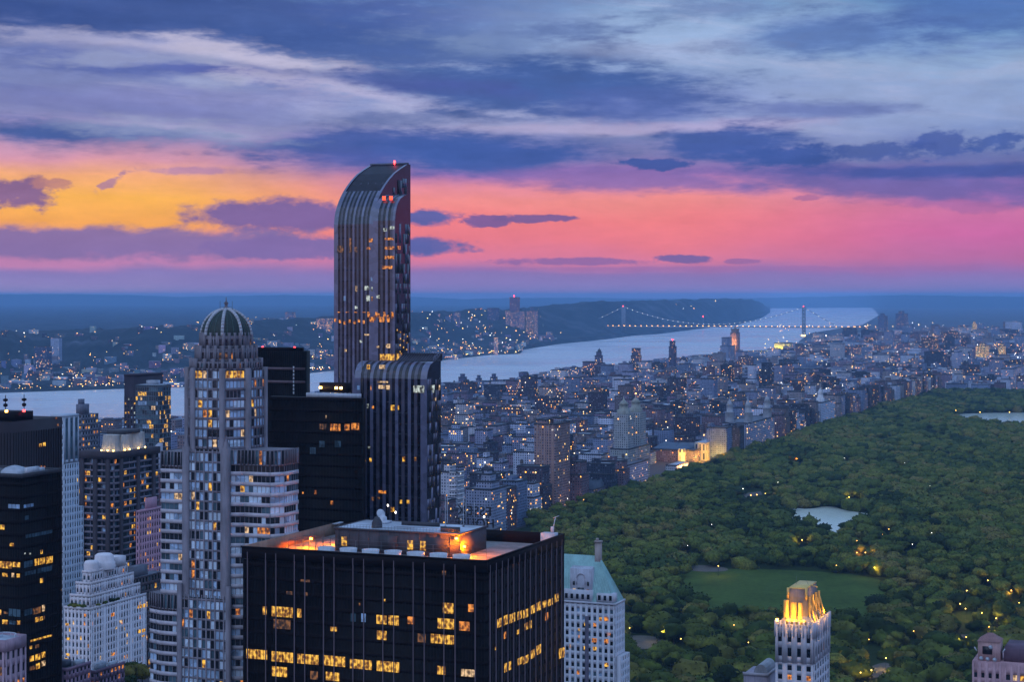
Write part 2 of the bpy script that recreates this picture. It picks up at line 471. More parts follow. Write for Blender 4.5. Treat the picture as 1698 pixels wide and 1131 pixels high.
# the far skyline of hills, two ranges
FAR = [(-900, 489), (0, 488), (120, 487.5), (200, 489), (300, 492), (400, 490), (470, 489), (560, 491), (690, 492), (770, 496), (850, 494), (950, 493.5), (1060, 495), (1200, 495), (1300, 493), (1400, 491), (1500, 489), (1600, 490.5), (1700, 492), (2600, 490)]
q = MB(); vs = []
cols = list(range(-900, 2601, 8))
prof = [(-9000, 0.0), (-6500, 0.14), (-4500, 0.42), (-3000, 0.68), (-1500, 0.9), (0, 1.0), (2500, 0.7), (6000, 0.2)]
for c in cols:
    Y0 = 46000 + 2500 * vn1(c * 0.01)
    top = CAMH - (interp(c, FAR) - HY) * Y0 / F + 14 * (vn2(c * 0.07) - 0.5) + 10 * (vn3(c * 0.19) - 0.5)
    for d, k in prof:
        Y = Y0 + d
        vs.append(((c - CX) * Y / F, Y, -1 + top * k + (24 * (vn3(c * 0.05 + d * 0.001) - 0.5) * min(k, 1 - k) * 2)))
ns = len(prof)
q.mesh(vs, [(a * ns + b, (a + 1) * ns + b, (a + 1) * ns + b + 1, a * ns + b + 1) for a in range(len(cols) - 1) for b in range(ns - 1)])
tag(q.build('far_hills', m_hill, smooth=True), kind='structure')

# air
m_haze = bpy.data.materials.new('haze'); m_haze.use_nodes = True
t = m_haze.node_tree; t.nodes.clear(); n = NT(t)
pv = n.node('ShaderNodeVolumePrincipled')
pv.inputs['Color'].default_value = (0.33, 0.62, 1.0, 1)
pv.inputs['Density'].default_value = 3.7e-5
pv.inputs['Anisotropy'].default_value = 0.0
n.link(pv.outputs[0], n.node('ShaderNodeOutputMaterial').inputs['Volume'])
q = MB(); q.box(-48000, 48000, -2500, 72000, -2.0, 322.0)
tag(q.build('haze', m_haze), 'pale blue evening haze over the city, river and hills', 'haze', None, 'stuff')
# ------------------------------------------------------------------ shared city materials
def facade_material(name, cw=3.1, ch=3.2, wx=(0.27, 0.73), wz=(0.28, 0.78), lit=0.05, power=2.6, own=None, rough=0.85):
    """masonry wall with a grid of windows laid out in metres on the UV map; the wall colour is the object's (or face's) own"""
    m, n, p = principled(name, None, rough, 0.0, 0.2)
    uv = n.sep(n.node('ShaderNodeTexCoord').outputs['UV'])
    if own == 'object':
        oi = n.node('ShaderNodeObjectInfo'); tint, al = oi.outputs['Color'], oi.outputs['Alpha']
    elif own == 'face':
        a = n.node('ShaderNodeAttribute'); a.attribute_name = 'tint'; tint, al = a.outputs['Color'], a.outputs['Alpha']
    else:
        tint, al = (*own, 1), 1.0
    u = n.math('DIVIDE', uv[0], cw); v = n.math('DIVIDE', uv[1], ch)
    fu = n.math('FRACT', u); fv = n.math('FRACT', v)
    cell = n.xyz(n.math('FLOOR', u), n.math('FLOOR', v), 0.0)
    wn = n.node('ShaderNodeTexWhiteNoise', noise_dimensions='2D'); n.link(cell, wn.inputs['Vector'])
    r = n.node('ShaderNodeSeparateColor'); n.link(wn.outputs['Color'], r.inputs[0])
    def inside(x, lo, hi):
        return n.math('MULTIPLY', n.math('GREATER_THAN', x, lo), n.math('LESS_THAN', x, hi))
    w = n.math('MULTIPLY', inside(fu, *wx), inside(fv, *wz))
    co = n.node('ShaderNodeTexCoord').outputs['Object']
    st_ = n.math('MULTIPLY_ADD', n.noise(co, 0.06, 5.0, 0.6), 0.9, 0.55)
    band = n.math('MULTIPLY_ADD', inside(fv, 0.9, 1.0), -0.14, 1.0)
    wall = n.mix(1.0, n.mix(1.0, tint, (0.92, 0.98, 1.16, 1), 'MULTIPLY'), n.xyz(*[n.math('MULTIPLY', st_, band)] * 3), 'MULTIPLY')
    glass = n.ramp(r.outputs[0], [(0.0, (0.008, 0.01, 0.02)), (0.55, (0.02, 0.03, 0.05)), (0.8, (0.10, 0.13, 0.19)), (1.0, (0.3, 0.34, 0.42))])
    n.link(n.mix(w, wall, glass), p.inputs['Base Color'])
    n.link(n.math('MULTIPLY_ADD', w, -0.6, rough), p.inputs['Roughness'])
    p_lit = n.math('MULTIPLY', al, lit)
    on = n.math('MULTIPLY', w, n.math('LESS_THAN', r.outputs[1], p_lit))
    wn2 = n.node('ShaderNodeTexWhiteNoise', noise_dimensions='2D'); n.link(n.xyz(n.math('ADD', n.math('FLOOR', u), 31.5), n.math('FLOOR', v), 0.0), wn2.inputs['Vector'])
    hue = n.ramp(wn2.outputs['Value'], [(0.0, (1.0, 0.30, 0.035)), (0.45, (1.0, 0.46, 0.06)), (0.8, (1.0, 0.62, 0.16)), (1.0, (0.9, 0.9, 0.85))])
    n.link(hue, p.inputs['Emission Color'])
    n.link(n.math('MULTIPLY', on, n.math('MULTIPLY_ADD', r.outputs[2], power * 1.5, power * 0.3)), p.inputs['Emission Strength'])
    return m
m_apart = facade_material('apartment_masonry', own='object', lit=0.06, power=2.6)
m_apart_far = facade_material('apartment_masonry_mass', 3.6, 3.6, own='face', lit=0.055, power=3.6)
def roof_material(name, base, own=False):
    m, n, p = principled(name, None, 0.8, 0.0, 0.25)
    co = n.node('ShaderNodeTexCoord').outputs['Object']
    k = n.noise(co, 0.09, 6.0, 0.65)
    n.link(n.mix(n.smooth(k, 0.3, 0.7), tuple(x * 0.55 for x in base), tuple(x * 1.4 for x in base)), p.inputs['Base Color'])
    return m
m_roof = roof_material('tar_roof', (0.13, 0.14, 0.17))
m_roof_pale = roof_material('pale_roof', (0.42, 0.46, 0.52))
m_dark_trim = worn('dark_steel', (0.05, 0.05, 0.06), 0.6)
m_wood_tank = worn('tank_wood', (0.09, 0.07, 0.065), 0.85, 0.6)
m_copper = worn('green_copper', (0.16, 0.34, 0.33), 0.6, 0.3, 0.35)
m_red_lamp = glow('red_beacon', (1.0, 0.03, 0.03), 14.0)
m_amber = glow('amber_lamp', (1.0, 0.42, 0.07), 16.0)
m_yellow = glow('yellow_lamp', (1.0, 0.62, 0.14), 16.0)
m_white = glow('white_lamp', (0.95, 0.9, 0.8), 14.0)

def wall_uv(mb, pts, z0, z1, m=0, off=0.0):
    """vertical walls round a footprint, UV in metres"""
    u = off
    k = len(pts)
    for i in range(k):
        a, b = pts[i], pts[(i + 1) % k]
        L = math.hypot(b[0] - a[0], b[1] - a[1])
        mb.poly([(a[0], a[1], z0), (b[0], b[1], z0), (b[0], b[1], z1), (a[0], a[1], z1)], m, [(u, z0), (u + L, z0), (u + L, z1), (u, z1)])
        u += math.ceil(L / 3.1 + 3) * 3.1
def rect(x0, x1, y0, y1): return [(x0, y0), (x1, y0), (x1, y1), (x0, y1)]

TINTS = [('lilac-grey', (0.30, 0.29, 0.35)), ('red-brown brick', (0.20, 0.12, 0.12)), ('dark brick', (0.075, 0.055, 0.065)), ('tan brick', (0.33, 0.27, 0.24)), ('cream', (0.56, 0.53, 0.50)),
         ('blue-grey', (0.22, 0.26, 0.34)), ('pale stone', (0.60, 0.61, 0.64)), ('mauve brick', (0.25, 0.17, 0.20)), ('charcoal', (0.05, 0.05, 0.065)), ('brown', (0.22, 0.16, 0.14))]
CITY_GROUP = 'apartment buildings west of the park'
USED = []                       # footprints taken by landmarks: (x, y, radius)
LANDMARKS = []                  # (x, y, phrase) used in the labels of the plain buildings
CLAIM = []

def add_tank(parent, x, y, z, k=1.0):
    q = MB()
    q.lathe((x, y, z + 2.6 * k), [(1.7 * k, 0), (1.75 * k, 3.2 * k)], 10)
    tk = q.build('water_tank', m_wood_tank, parent)
    q = MB(); q.lathe((x, y, z + 5.8 * k), [(1.9 * k, 0), (0.15 * k, 1.3 * k)], 10); q.build('tank_cap', m_dark_trim, tk)
    q = MB()
    for a in range(4):
        q.tube((x + 1.2 * k * math.cos(a * PI / 2 + .7), y + 1.2 * k * math.sin(a * PI / 2 + .7), z), (x + 1.2 * k * math.cos(a * PI / 2 + .7), y + 1.2 * k * math.sin(a * PI / 2 + .7), z + 2.7 * k), 0.16 * k, 5)
    q.build('tank_leg_frame', m_dark_trim, tk)

def plain_building(rec, label):
    """rec: dict(p=(x,y), w, d, h, tint, feat, seed, set) in grid orientation; origin at footprint centre"""
    r = random.Random(rec['seed'])
    w, d, h = rec['w'], rec['d'], rec['h']
    root = thing('apartment_building', label, 'building', (rec['p'][0], rec['p'][1], 1.6), -TH, CITY_GROUP)
    q = MB()
    off = (rec['seed'] % 997) * 31.0
    hb = h
    fp = rect(-w / 2, w / 2, -d / 2, d / 2)
    tops = [(fp, h)]
    if 'setback' in rec['feat']:
        hb = h * r.uniform(0.6, 0.8)
        ins = min(w, d) * 0.18
        fp2 = rect(-w / 2 + ins, w / 2 - ins * 0.4, -d / 2 + ins, d / 2 - ins * 0.5)
        wall_uv(q, fp, 0, hb, 0, off); wall_uv(q, fp2, hb, h, 0, off + 310)
        tops = [(fp, hb), (fp2, h)]
    else:
        wall_uv(q, fp, 0, h, 0, off)
    wl = q.build('wall', m_apart, root)
    wl.color = (*rec['tint'], rec['lit'])
    for f_, z in tops:
        q = MB()
        x0, x1, y0, y1 = f_[0][0], f_[1][0], f_[0][1], f_[2][1]
        q.poly([(x, y, z - 0.5) for x, y in f_], 0)
        e = 0.35
        for a in ((x0 - e, x1 + e, y0 - e, y0), (x0 - e, x1 + e, y1, y1 + e), (x0 - e, x0, y0, y1), (x1, x1 + e, y0, y1)):
            q.box(*a, z - 1.0, z + 0.8, 1)
        q.build('roof', [m_roof_pale if rec['pale_roof'] else m_roof, m_dark_trim], root)
    f_, z = tops[-1]
    x0, x1, y0, y1 = f_[0][0], f_[1][0], f_[0][1], f_[2][1]
    if 'bulkhead' in rec['feat']:
        q = MB(); bx = r.uniform(x0 + 1, (x0 + x1) / 2); by = r.uniform(y0 + 2, (y0 + y1) / 2)
        bw, bd, bh = (x1 - x0) * r.uniform(.25, .45), (y1 - y0) * r.uniform(.25, .45), r.uniform(3.5, 6.5)
        wall_uv(q, rect(bx, bx + bw, by, by + bd), z - .5, z + bh, 0, off + 77.0)
        q.poly([(bx, by, z + bh), (bx + bw, by, z + bh), (bx + bw, by + bd, z + bh), (bx, by + bd, z + bh)], 1)
        o = q.build('rooftop_bulkhead', [m_apart, m_roof], root); o.color = (*[c * 0.8 for c in rec['tint']], 0.2)
    if 'tank' in rec['feat']:
        add_tank(root, r.uniform(x0 + 2.5, x1 - 2.5), r.uniform(y0 + 2.5, y1 - 2.5), z - .5, r.uniform(1.0, 1.5))
    return root

# ------------------------------------------------------------------ landmark blocks, placed on their streets
def fit(xl, xc, xr, Y):
    """width and depth in metres of a grid-aligned block whose near corner stands Y metres off at pixel column xc"""
    Xc = (xc - CX) * Y / F
    ul, ur = (xl - CX) / F, (xr - CX) / F
    return Xc, (Xc - ul * Y) / (CS + ul * SN), (ur * Y - Xc) / (SN - ur * CS)

def landmark(name, label, xl, xc, xr, ytop, Y, tint, lit=1.0, cat='building', tiers=(), roof=None, grid=None, phrase=None, floor=1.6):
    """block with optional tiers: (inset share west, east, south, north, ytop)"""
    Xc, w, d = fit(xl, xc, xr, Y)
    root = thing(name, label, cat, (Xc, Y, floor), -TH)
    z = CAMH - (ytop - HY) * Y / F - floor
    q = MB(); roofs_ = []
    off = (xl * 7 + ytop) % 500 * 3.1
    cur = [-w, 0.0, 0.0, d]; zb = 0.0
    lv = [(0, 0, 0, 0, ytop)] + list(tiers)
    for a, b, c, e, yt in lv:
        x0, x1, y0, y1 = -w + a * w, -b * w, c * d, d - e * d
        zt = CAMH - (yt - HY) * Y / F - floor
        wall_uv(q, rect(x0, x1, y0, y1), zb if zb == 0 else zb - 0.2, zt, 0, off); off += 93
        r_ = MB(); roofs_.append(r_)
        r_.poly([(x0, y0, zt - 0.4), (x1, y0, zt - 0.4), (x1, y1, zt - 0.4), (x0, y1, zt - 0.4)], 0)
        e_ = 0.4
        for bb in ((x0 - e_, x1 + e_, y0 - e_, y0), (x0 - e_, x1 + e_, y1, y1 + e_), (x0 - e_, x0, y0, y1), (x1, x1 + e_, y0, y1)):
            r_.box(*bb, zt - 1.2, zt + 0.7, 1)
        zb = zt
        last = (x0, x1, y0, y1, zt)
    wl = q.build('wall', grid or m_apart, root); wl.color = (*tint, lit)
    for r_ in roofs_: r_.build('roof', [roof or m_roof, m_dark_trim], root)
    c = Vector((Xc, Y, 0)) + Vector((CS, -SN, 0)) * (-w / 2) + Vector((SN, CS, 0)) * (d / 2)
    USED.append((c.x, c.y, w / 2 + 4, d / 2 + 4))
    if phrase: LANDMARKS.append((c.x, c.y, phrase))
    return root, w, d, last

m_white_grid = facade_material('white_grid_wall', 2.6, 3.1, (0.18, 0.82), (0.2, 0.75), 0.05, 2.5, (0.55, 0.6, 0.68))
m_balcony_grid = facade_material('balcony_wall', 5.2, 3.3, (0.1, 0.9), (0.12, 0.72), 0.06, 2.5, (0.60, 0.58, 0.58))

L = landmark
root, w, d, top = L('cream_apartment_tower', 'cream apartment tower with stacked white balconies, right beside the lower striped glass tower', 731, 757, 770, 783, 1880, (0.52, 0.5, 0.48), 1.2, tiers=[(0.1, 0.45, 0.2, 0.2, 770)], phrase='the cream balcony tower')
q = MB()
for k in range(14):
    zz = 14 + k * 4.6
    q.box(-w * 0.42, -w * 0.02, -1.8, -0.02, zz, zz + 0.9)
    q.box(0.02, 1.7, d * 0.1, d * 0.8, zz, zz + 0.9)
q.build('balcony', worn('white_paint', (0.7, 0.7, 0.72), 0.6), root)['kind'] = 'stuff'
add_tank(root, -w * .7, d * .5, top[4], 1.3)
root, w, d, top = L('hotel_block', 'grey apartment block with a narrow stepped turret, standing behind the reversed roof sign', 773, 815, 840, 812, 1935, (0.34, 0.35, 0.40), 0.8, tiers=[(0.3, 0.08, 0.15, 0.35, 800), (0.48, 0.16, 0.2, 0.45, 788), (0.55, 0.24, 0.25, 0.55, 781)], phrase='the grey stepped-turret block')
root, w, d, top = L('brown_tower', 'tall brown brick tower with notched roofline, highest on the near park front', 886, 921, 945, 704, 2160, (0.34, 0.21, 0.17), 0.7, tiers=[(0.05, 0.5, 0.1, 0.4, 697), (0.62, 0.02, 0.3, 0.1, 694)], phrase='the tall brown tower')
q = MB()
for k in range(5): q.box(-w * (0.15 + k * 0.18), -w * (0.15 + k * 0.18) + 0.8, -0.5, -0.02, 0, top[4] - 8)
q.build('wall_piers', worn('brown_pier', (0.38, 0.25, 0.20), 0.8), root)
root, w, d, top = L('gabled_mansion', 'dark mansion block with steep gabled roofs along its eaves, facing the trees', 950, 985, 1004, 812, 2265, (0.20, 0.16, 0.17), 0.5, phrase='the gabled mansion block')
q = MB()
zt = top[4]
for k in range(4):
    x0 = -w + w * k / 4; x1 = x0 + w / 4 - 1
    q.mesh([(x0, 0.5, zt), (x1, 0.5, zt), (x1, d - .5, zt), (x0, d - .5, zt), ((x0 + x1) / 2, 2.5, zt + 9), ((x0 + x1) / 2, d - 2.5, zt + 9)], [(0, 1, 4), (1, 2, 5, 4), (2, 3, 5), (3, 0, 4, 5)])
q.build('gable_roof', worn('slate', (0.06, 0.075, 0.10), 0.6), root)
L('stone_apartment_block', 'long pale stone block with bright floodlit bays, on the park edge', 1000, 1040, 1075, 772, 2420, (0.42, 0.43, 0.50), 1.2, grid=None, phrase='the floodlit stone block')
# twin towered apartment house
root, w, d, top = L('twin_tower_apartments', 'olive-cream apartment house with two temple-topped towers, left of the low dark museum wings', 1012, 1042, 1078, 745, 2480, (0.36, 0.36, 0.30), 0.5, phrase='the twin-towered apartment house')
for (y0, y1, zt_) in ((d * 0.08, d * 0.34, 690), (d * 0.62, d * 0.9, 686)):
    zt = CAMH - (zt_ - HY) * (2480 + y0) / F
    q = MB(); wall_uv(q, rect(-w * .92, -w * .12, y0, y1), top[4] - 0.4, zt, 0, 700 + y0)
    q.poly([(-w * .92, y0, zt), (-w * .12, y0, zt), (-w * .12, y1, zt), (-w * .92, y1, zt)], 1)
    tw = q.build('tower', [m_apart, m_roof], root); tw.color = (0.38, 0.38, 0.33, 0.5)
    q = MB(); cx_, cy_ = -w * .52, (y0 + y1) / 2; rr = min(w * .4, (y1 - y0) * .55)
    q.lathe((cx_, cy_, zt), [(rr * .9, 0), (rr * .9, 6), (rr * .62, 6.5), (rr * .6, 13), (rr * .7, 13.5), (rr * .42, 17), (rr * .12, 20), (0.2, 25)], 12)
    q.build('temple_lantern', worn('lantern_stone', (0.3, 0.31, 0.27), 0.8), tw)
    if zt_ == 686:
        q = MB(); q.lathe((cx_, cy_, zt + 25), [(0.2, 0), (1.1, 0.8), (0.2, 1.8)], 8); q.build('beacon', glow('orange_beacon', (1, .25, .05), 16), tw)
# museum: low dark wings and a floodlit yellow front
root, w, d, top = L('museum', 'low dark museum with slate roofs and a floodlit yellow stone entrance front', 1082, 1150, 1192, 747, 2790, (0.13, 0.09, 0.11), 0.6, phrase='the floodlit museum')
m_floodstone = facade_material('entrance_stone', 6.0, 14.0, (0.3, 0.7), (0.15, 0.85), 0.0, 1.0, (0.55, 0.45, 0.30))
q = MB(); zt = top[4]
wall_uv(q, rect(-9, 9, d * .25, d * .75), 0, zt + 9, 0)
q.poly([(-9.4, d * .25 - .4, zt + 9), (9.4, d * .25 - .4, zt + 9), (9.4, d * .75 + .4, zt + 9), (-9.4, d * .75 + .4, zt + 9)], 1)
wall_uv(q, rect(-22, -12, -8, 0.0), 0, zt + 2, 0)
q.poly([(-22.3, -8.3, zt + 2), (-11.7, -8.3, zt + 2), (-11.7, -.05, zt + 2), (-22.3, -.05, zt + 2)], 1)
ent = q.build('entrance_pavilion', [m_floodstone, m_roof_pale], root)
for k in range(4):
    q = MB(); q.lathe((9.9, d * (.32 + .12 * k), 0), [(1.0, 0), (0.9, zt + 3), (1.3, zt + 4)], 10); q.build('column', m_floodstone, ent)
q = MB()
for x0, x1, y0, y1 in ((-w, -w * .5, 1, d * .55), (-w * .5, -12, 1, d * .4)):
    ym = (y0 + y1) / 2
    q.mesh([(x0, y0, zt + .8), (x1, y0, zt + .8), (x1, y1, zt + .8), (x0, y1, zt + .8), (x0 + 5, ym, zt + 8), (x1 - 5, ym, zt + 8)], [(0, 1, 5, 4), (1, 2, 5), (2, 3, 4, 5), (3, 0, 4)])
q.build('slate_roof', worn('museum_slate', (0.07, 0.10, 0.15), 0.6), root)
def lamp(name, parent, loc, power, color, radius=0.4):
    ld = bpy.data.lights.new(name, 'POINT'); ld.energy = power; ld.color = color; ld.shadow_soft_size = radius
    o = bpy.data.objects.new(name, ld); COL.objects.link(o); o.location = loc
    if parent: o.parent = parent
    return o
YEL = (1.0, 0.50, 0.05)
for x, y, z_ in ((26, d * .3, 8), (26, d * .7, 8), (24, d * .5, 20), (-17, -24, 8), (6, d * .1, 8), (-6, -18, 8), (24, d * .2, 14), (2, -14, 16)):
    lamp('floodlight', root, (x, y, z_), 3.2e4, YEL, 1.0)
# low lit pavilion on the park front
root, w, d, top = L('museum_pavilion', 'small white flat-roofed pavilion glowing orange at its colonnade, below the museum', 1104, 1122, 1142, 772, 2640, (0.6, 0.58, 0.55), 0.0, roof=m_roof_pale)
lamp('floodlight', root, (6, d * .4, 5), 2.4e4, (1, .4, .1), 1.0); lamp('floodlight', root, (6, d * .8, 5), 2.4e4, (1, .4, .1), 1.0)
# three-towered block behind the museum
root, w, d, top = L('three_towered_apartments', 'broad stone apartment house with octagonal turrets above the park trees', 1198, 1240, 1284, 702, 2960, (0.36, 0.37, 0.42), 0.8, phrase='the turreted apartment house')
for fx, fy in ((.85, .12), (.12, .12), (.15, .86)):
    q = MB(); zt = top[4]
    q.lathe((-w * fx, d * fy, zt - .3), [(7.5, 0), (7.5, 16), (8.0, 16.5), (5.2, 17), (5.2, 27), (5.7, 27.5), (3.6, 33), (0.6, 38), (0.15, 44)], 8, rot=PI / 8)
    q.build('turret', worn('turret_stone', (0.34, 0.36, 0.40), 0.8), root)
root, w, d, top = L('white_cupola_building', 'bright white block with an open cupola on its roof, on the park front', 1338, 1362, 1384, 668, 3460, (0.6, 0.63, 0.68), 0.8, phrase='the white cupola block')
q = MB(); zt = top[4]
q.lathe((-w * .45, d * .4, zt - .4), [(8, 0), (8, 7), (5.5, 7.3), (5.5, 16), (6, 16.5), (3, 22), (0.3, 27), (0.1, 36)], 10)
q.build('cupola', worn('cupola_stone', (0.6, 0.62, 0.66), 0.7), root)
# blocks that stand out further back
L('white_slab', 'pale blue slab with a white window grid, beside the tan apartment block', 846, 874, 884, 703, 2720, (0.5, 0.55, 0.62), 0.7, grid=m_white_grid, phrase='the white-gridded slab', tiers=[(.3, .3, .2, .2, 698)])
L('tan_apartment_block', 'tan apartment block with lit window columns, left of the pale blue gridded slab', 789, 822, 846, 706, 2690, (0.34, 0.31, 0.33), 1.6, tiers=[(.2, .5, .2, .3, 700)], phrase='the tan block with lit columns')
L('white_side_slab', 'slim grey slab with white balconies on its flanks, between the river and the brown tower', 935, 960, 972, 626, 3900, (0.2, 0.22, 0.28), 0.8, phrase='the slim balcony slab')
L('pale_blue_block', 'small pale blue block with rows of lit windows, close to the lower striped tower', 744, 764, 768, 712, 2600, (0.42, 0.48, 0.58), 1.6, tiers=[(.2, .2, .2, .3, 704)])
L('wide_white_slab', 'low wide slab with white window bands below the dark river skyline', 944, 1000, 1008, 708, 2900, (0.5, 0.55, 0.62), 0.8, grid=m_white_grid)
for i, (xl, xc, xr, yt, lab) in enumerate(((800, 818, 824, 668, 'mauve'), (932, 948, 952, 674, 'pale grey'), (954, 974, 981, 668, 'cream'), (982, 990, 996, 670, 'dark brick'), (1003, 1022, 1032, 666, 'lilac'), (1062, 1080, 1092, 665, 'tan'))):
    L('apartment_tower', '%s apartment tower in the row of similar towers level with the twin-towered house' % lab, xl, xc, xr, yt, 3350 + 40 * i,
      {'mauve': (0.30, 0.20, 0.27), 'pale grey': (0.40, 0.42, 0.46), 'cream': (0.46, 0.44, 0.42), 'dark brick': (0.13, 0.09, 0.11), 'lilac': (0.38, 0.33, 0.40), 'tan': (0.34, 0.29, 0.27)}[lab], 1.3)
# dark silhouettes against the river
root, w, d, top = L('domed_hotel_tower', 'dark hotel tower stepping up to a small rounded dome, alone against the bright river', 984, 998, 1003, 602, 5000, (0.16, 0.13, 0.17), 1.2, tiers=[(.12, .2, .1, .1, 590), (.25, .3, .2, .2, 584)], phrase='the domed river tower')
q = MB(); q.lathe((-w * .48, d * .5, top[4] - .4), [(5.5, 0), (5.0, 4), (3.4, 7), (1.2, 9), (0.2, 12)], 12); q.build('dome', m_dark_trim, root)
L('broad_hotel_wing', 'lower dark block with lit top floors, joined left of the small domed tower', 966, 982, 988, 600, 4960, (0.14, 0.12, 0.17), 3.0)
root, w, d, top = L('dark_crowned_tower', 'dark tower with stepped crown and amber lights, middle of three by the river', 1046, 1058, 1064, 590, 5250, (0.12, 0.10, 0.13), 1.8, tiers=[(.08, .08, .1, .1, 578)], phrase='the dark crowned tower')
root, w, d, top = L('dark_slim_tower', 'slim dark tower with a red beacon, rightmost of three by the river', 1109, 1117, 1122, 575, 5600, (0.10, 0.08, 0.11), 0.8, tiers=[(.1, .2, .1, .1, 566)], phrase='the slim beacon tower')
q = MB(); q.lathe((-w * .5, d * .4, top[4] - .4), [(0.3, 0), (0.3, 4), (1.8, 4.4), (1.8, 6.4), (0.3, 7)], 8, 0); q.build('beacon', m_red_lamp, root)
for i, (xl, xc, xr, yt) in enumerate(((752, 774, 782, 634), (783, 798, 805, 636), (806, 822, 832, 634))):
    root, w, d, top = L('riverside_apartments', ('leftmost', 'middle', 'rightmost')[i] + ' of three dark blocks with rooftop towers at the near river bank', xl, xc, xr, yt, 4700, (0.13, 0.12, 0.18), 0.9, tiers=[(.3, .25, .2, .3, yt - 8), (.4, .35, .3, .4, yt - 13)])
LANDMARKS.append((-120, 4750, 'the three riverside blocks'))
root, w, d, top = L('riverside_block', 'broad dark apartment block stepping up at its middle, right of the three riverside blocks', 850, 872, 884, 630, 4800, (0.15, 0.14, 0.2), 0.8, tiers=[(.35, .3, .2, .2, 618)])
root, w, d, top = L('gothic_church', 'tall gothic church tower floodlit orange at its belfry, in front of the bridge', 1211, 1221, 1227, 552, 6700, (0.30, 0.22, 0.18), 0.0, 'church', tiers=[(.1, .1, .1, .1, 546)], phrase='the floodlit church tower')
m_church = worn('church_stone', (0.25, 0.22, 0.22), 0.8)
for fx in (.1, .9):
    for fy in (.1, .9):
        q = MB(); q.lathe((-w * fx, d * fy, top[4] - 4), [(2.0, 0), (1.6, 6), (0.1, 14)], 6); q.build('pinnacle', m_church, root)
q = MB(); q.lathe((-w * .5, d * .5, top[4] - .4), [(w * .3, 0), (w * .2, 6), (.3, 16)], 4, rot=PI / 4)
q.build('spire', m_church, root)
lamp('floodlight', root, (14, -14, 86), 6e4, (1, .4, .1), 2); lamp('floodlight', root, (-w * .5, -16, 86), 6e4, (1, .4, .1), 2)
L('grey_tower_block', 'bulky grey block with a flat stepped roof, left of the gothic church tower', 1194, 1208, 1218, 574, 6400, (0.3, 0.32, 0.38), 0.4, tiers=[(.1, .2, .1, .2, 560)])
root, w, d, top = L('floodlit_campus_block', 'campus block floodlit yellow on two sides, right of the gothic church tower', 1284, 1304, 1314, 569, 8000, (0.5, 0.48, 0.3), 0.0, phrase='the yellow-lit campus block')
for x, y in ((-w * .3, -18), (-w * .8, -18), (16, d * .3)): lamp('floodlight', root, (x, y, 20), 9e4, (1, .72, .08), 2)
root, w, d, top = L('domed_cathedral', 'dark cathedral with a broad ribbed dome among lower roofs', 1318, 1348, 1372, 612, 5000, (0.15, 0.16, 0.22), 0.4, 'church')
q = MB(); q.lathe((-w * .5, d * .5, top[4] - .4), [(w * .3, 0), (w * .3, 7), (w * .25, 13), (w * .15, 17), (.4, 19), (.2, 26)], 16); q.build('dome', worn('dome_lead', (.1, .13, .2), .6), root)
for i, (xl, xc, xr, yt, Y, tint, lit, lab) in enumerate((
        (1476, 1500, 1508, 590, 6900, (.24, .25, .33), .8, 'grey tower block on the far plain, left of the pair of dark round towers'),
        (1561, 1568, 1576, 592, 5900, (.08, .07, .1), .5, 'dark narrow tower standing next to a white slab on the far plain'),
        (1578, 1588, 1596, 584, 5950, (.5, .5, .56), .6, 'white slab standing right of a dark narrow tower on the far plain'),
        (1618, 1634, 1640, 574, 7000, (.5, .42, .2), 9., 'far block with brightly lit yellow floors near the right edge'),
        (1655, 1664, 1668, 574, 7100, (.5, .42, .2), 7., 'narrow far slab with yellow lit floors near the right edge'),
        (1548, 1556, 1560, 545, 9800, (.3, .3, .35), .5, 'tall pale tower far off on the hazy northern plain'),
        (1612, 1616, 1620, 537, 10500, (.6, .5, .2), 8., 'tiny far tower with yellow lit crown on the hazy plain'),
        (1485, 1498, 1506, 520, 12500, (.1, .1, .16), .8, 'wide dark block on the ridge right of the bridge'),
        (1456, 1466, 1472, 524, 12500, (.12, .12, .18), .8, 'dark block at the water edge right of the bridge'),
        (1660, 1680, 1700, 612, 5000, (.45, .45, .5), 1., 'pale wide block just above the far park trees at right'),
        (1410, 1432, 1450, 604, 5700, (.28, .28, .35), 1., 'grey stepped block in the middle of the far plain'),
        (1300, 1322, 1334, 622, 4300, (.2, .17, .22), 1., 'mauve block below the cathedral dome'),
        (1180, 1206, 1222, 636, 4100, (.36, .36, .42), 1.2, 'pale tower block in the middle rows, left of the mauve block'),
        (1226, 1250, 1262, 622, 4500, (.3, .32, .4), 1., 'blue-grey tower block behind the pale tower block'),
        (1140, 1164, 1176, 648, 3900, (.42, .4, .42), 1.4, 'cream tower block in the middle rows, lit from top to bottom'))):
    L('tower_block', lab, xl, xc, xr, yt, Y, tint, lit, tiers=[(.25, .3, .2, .3, yt - 4)])

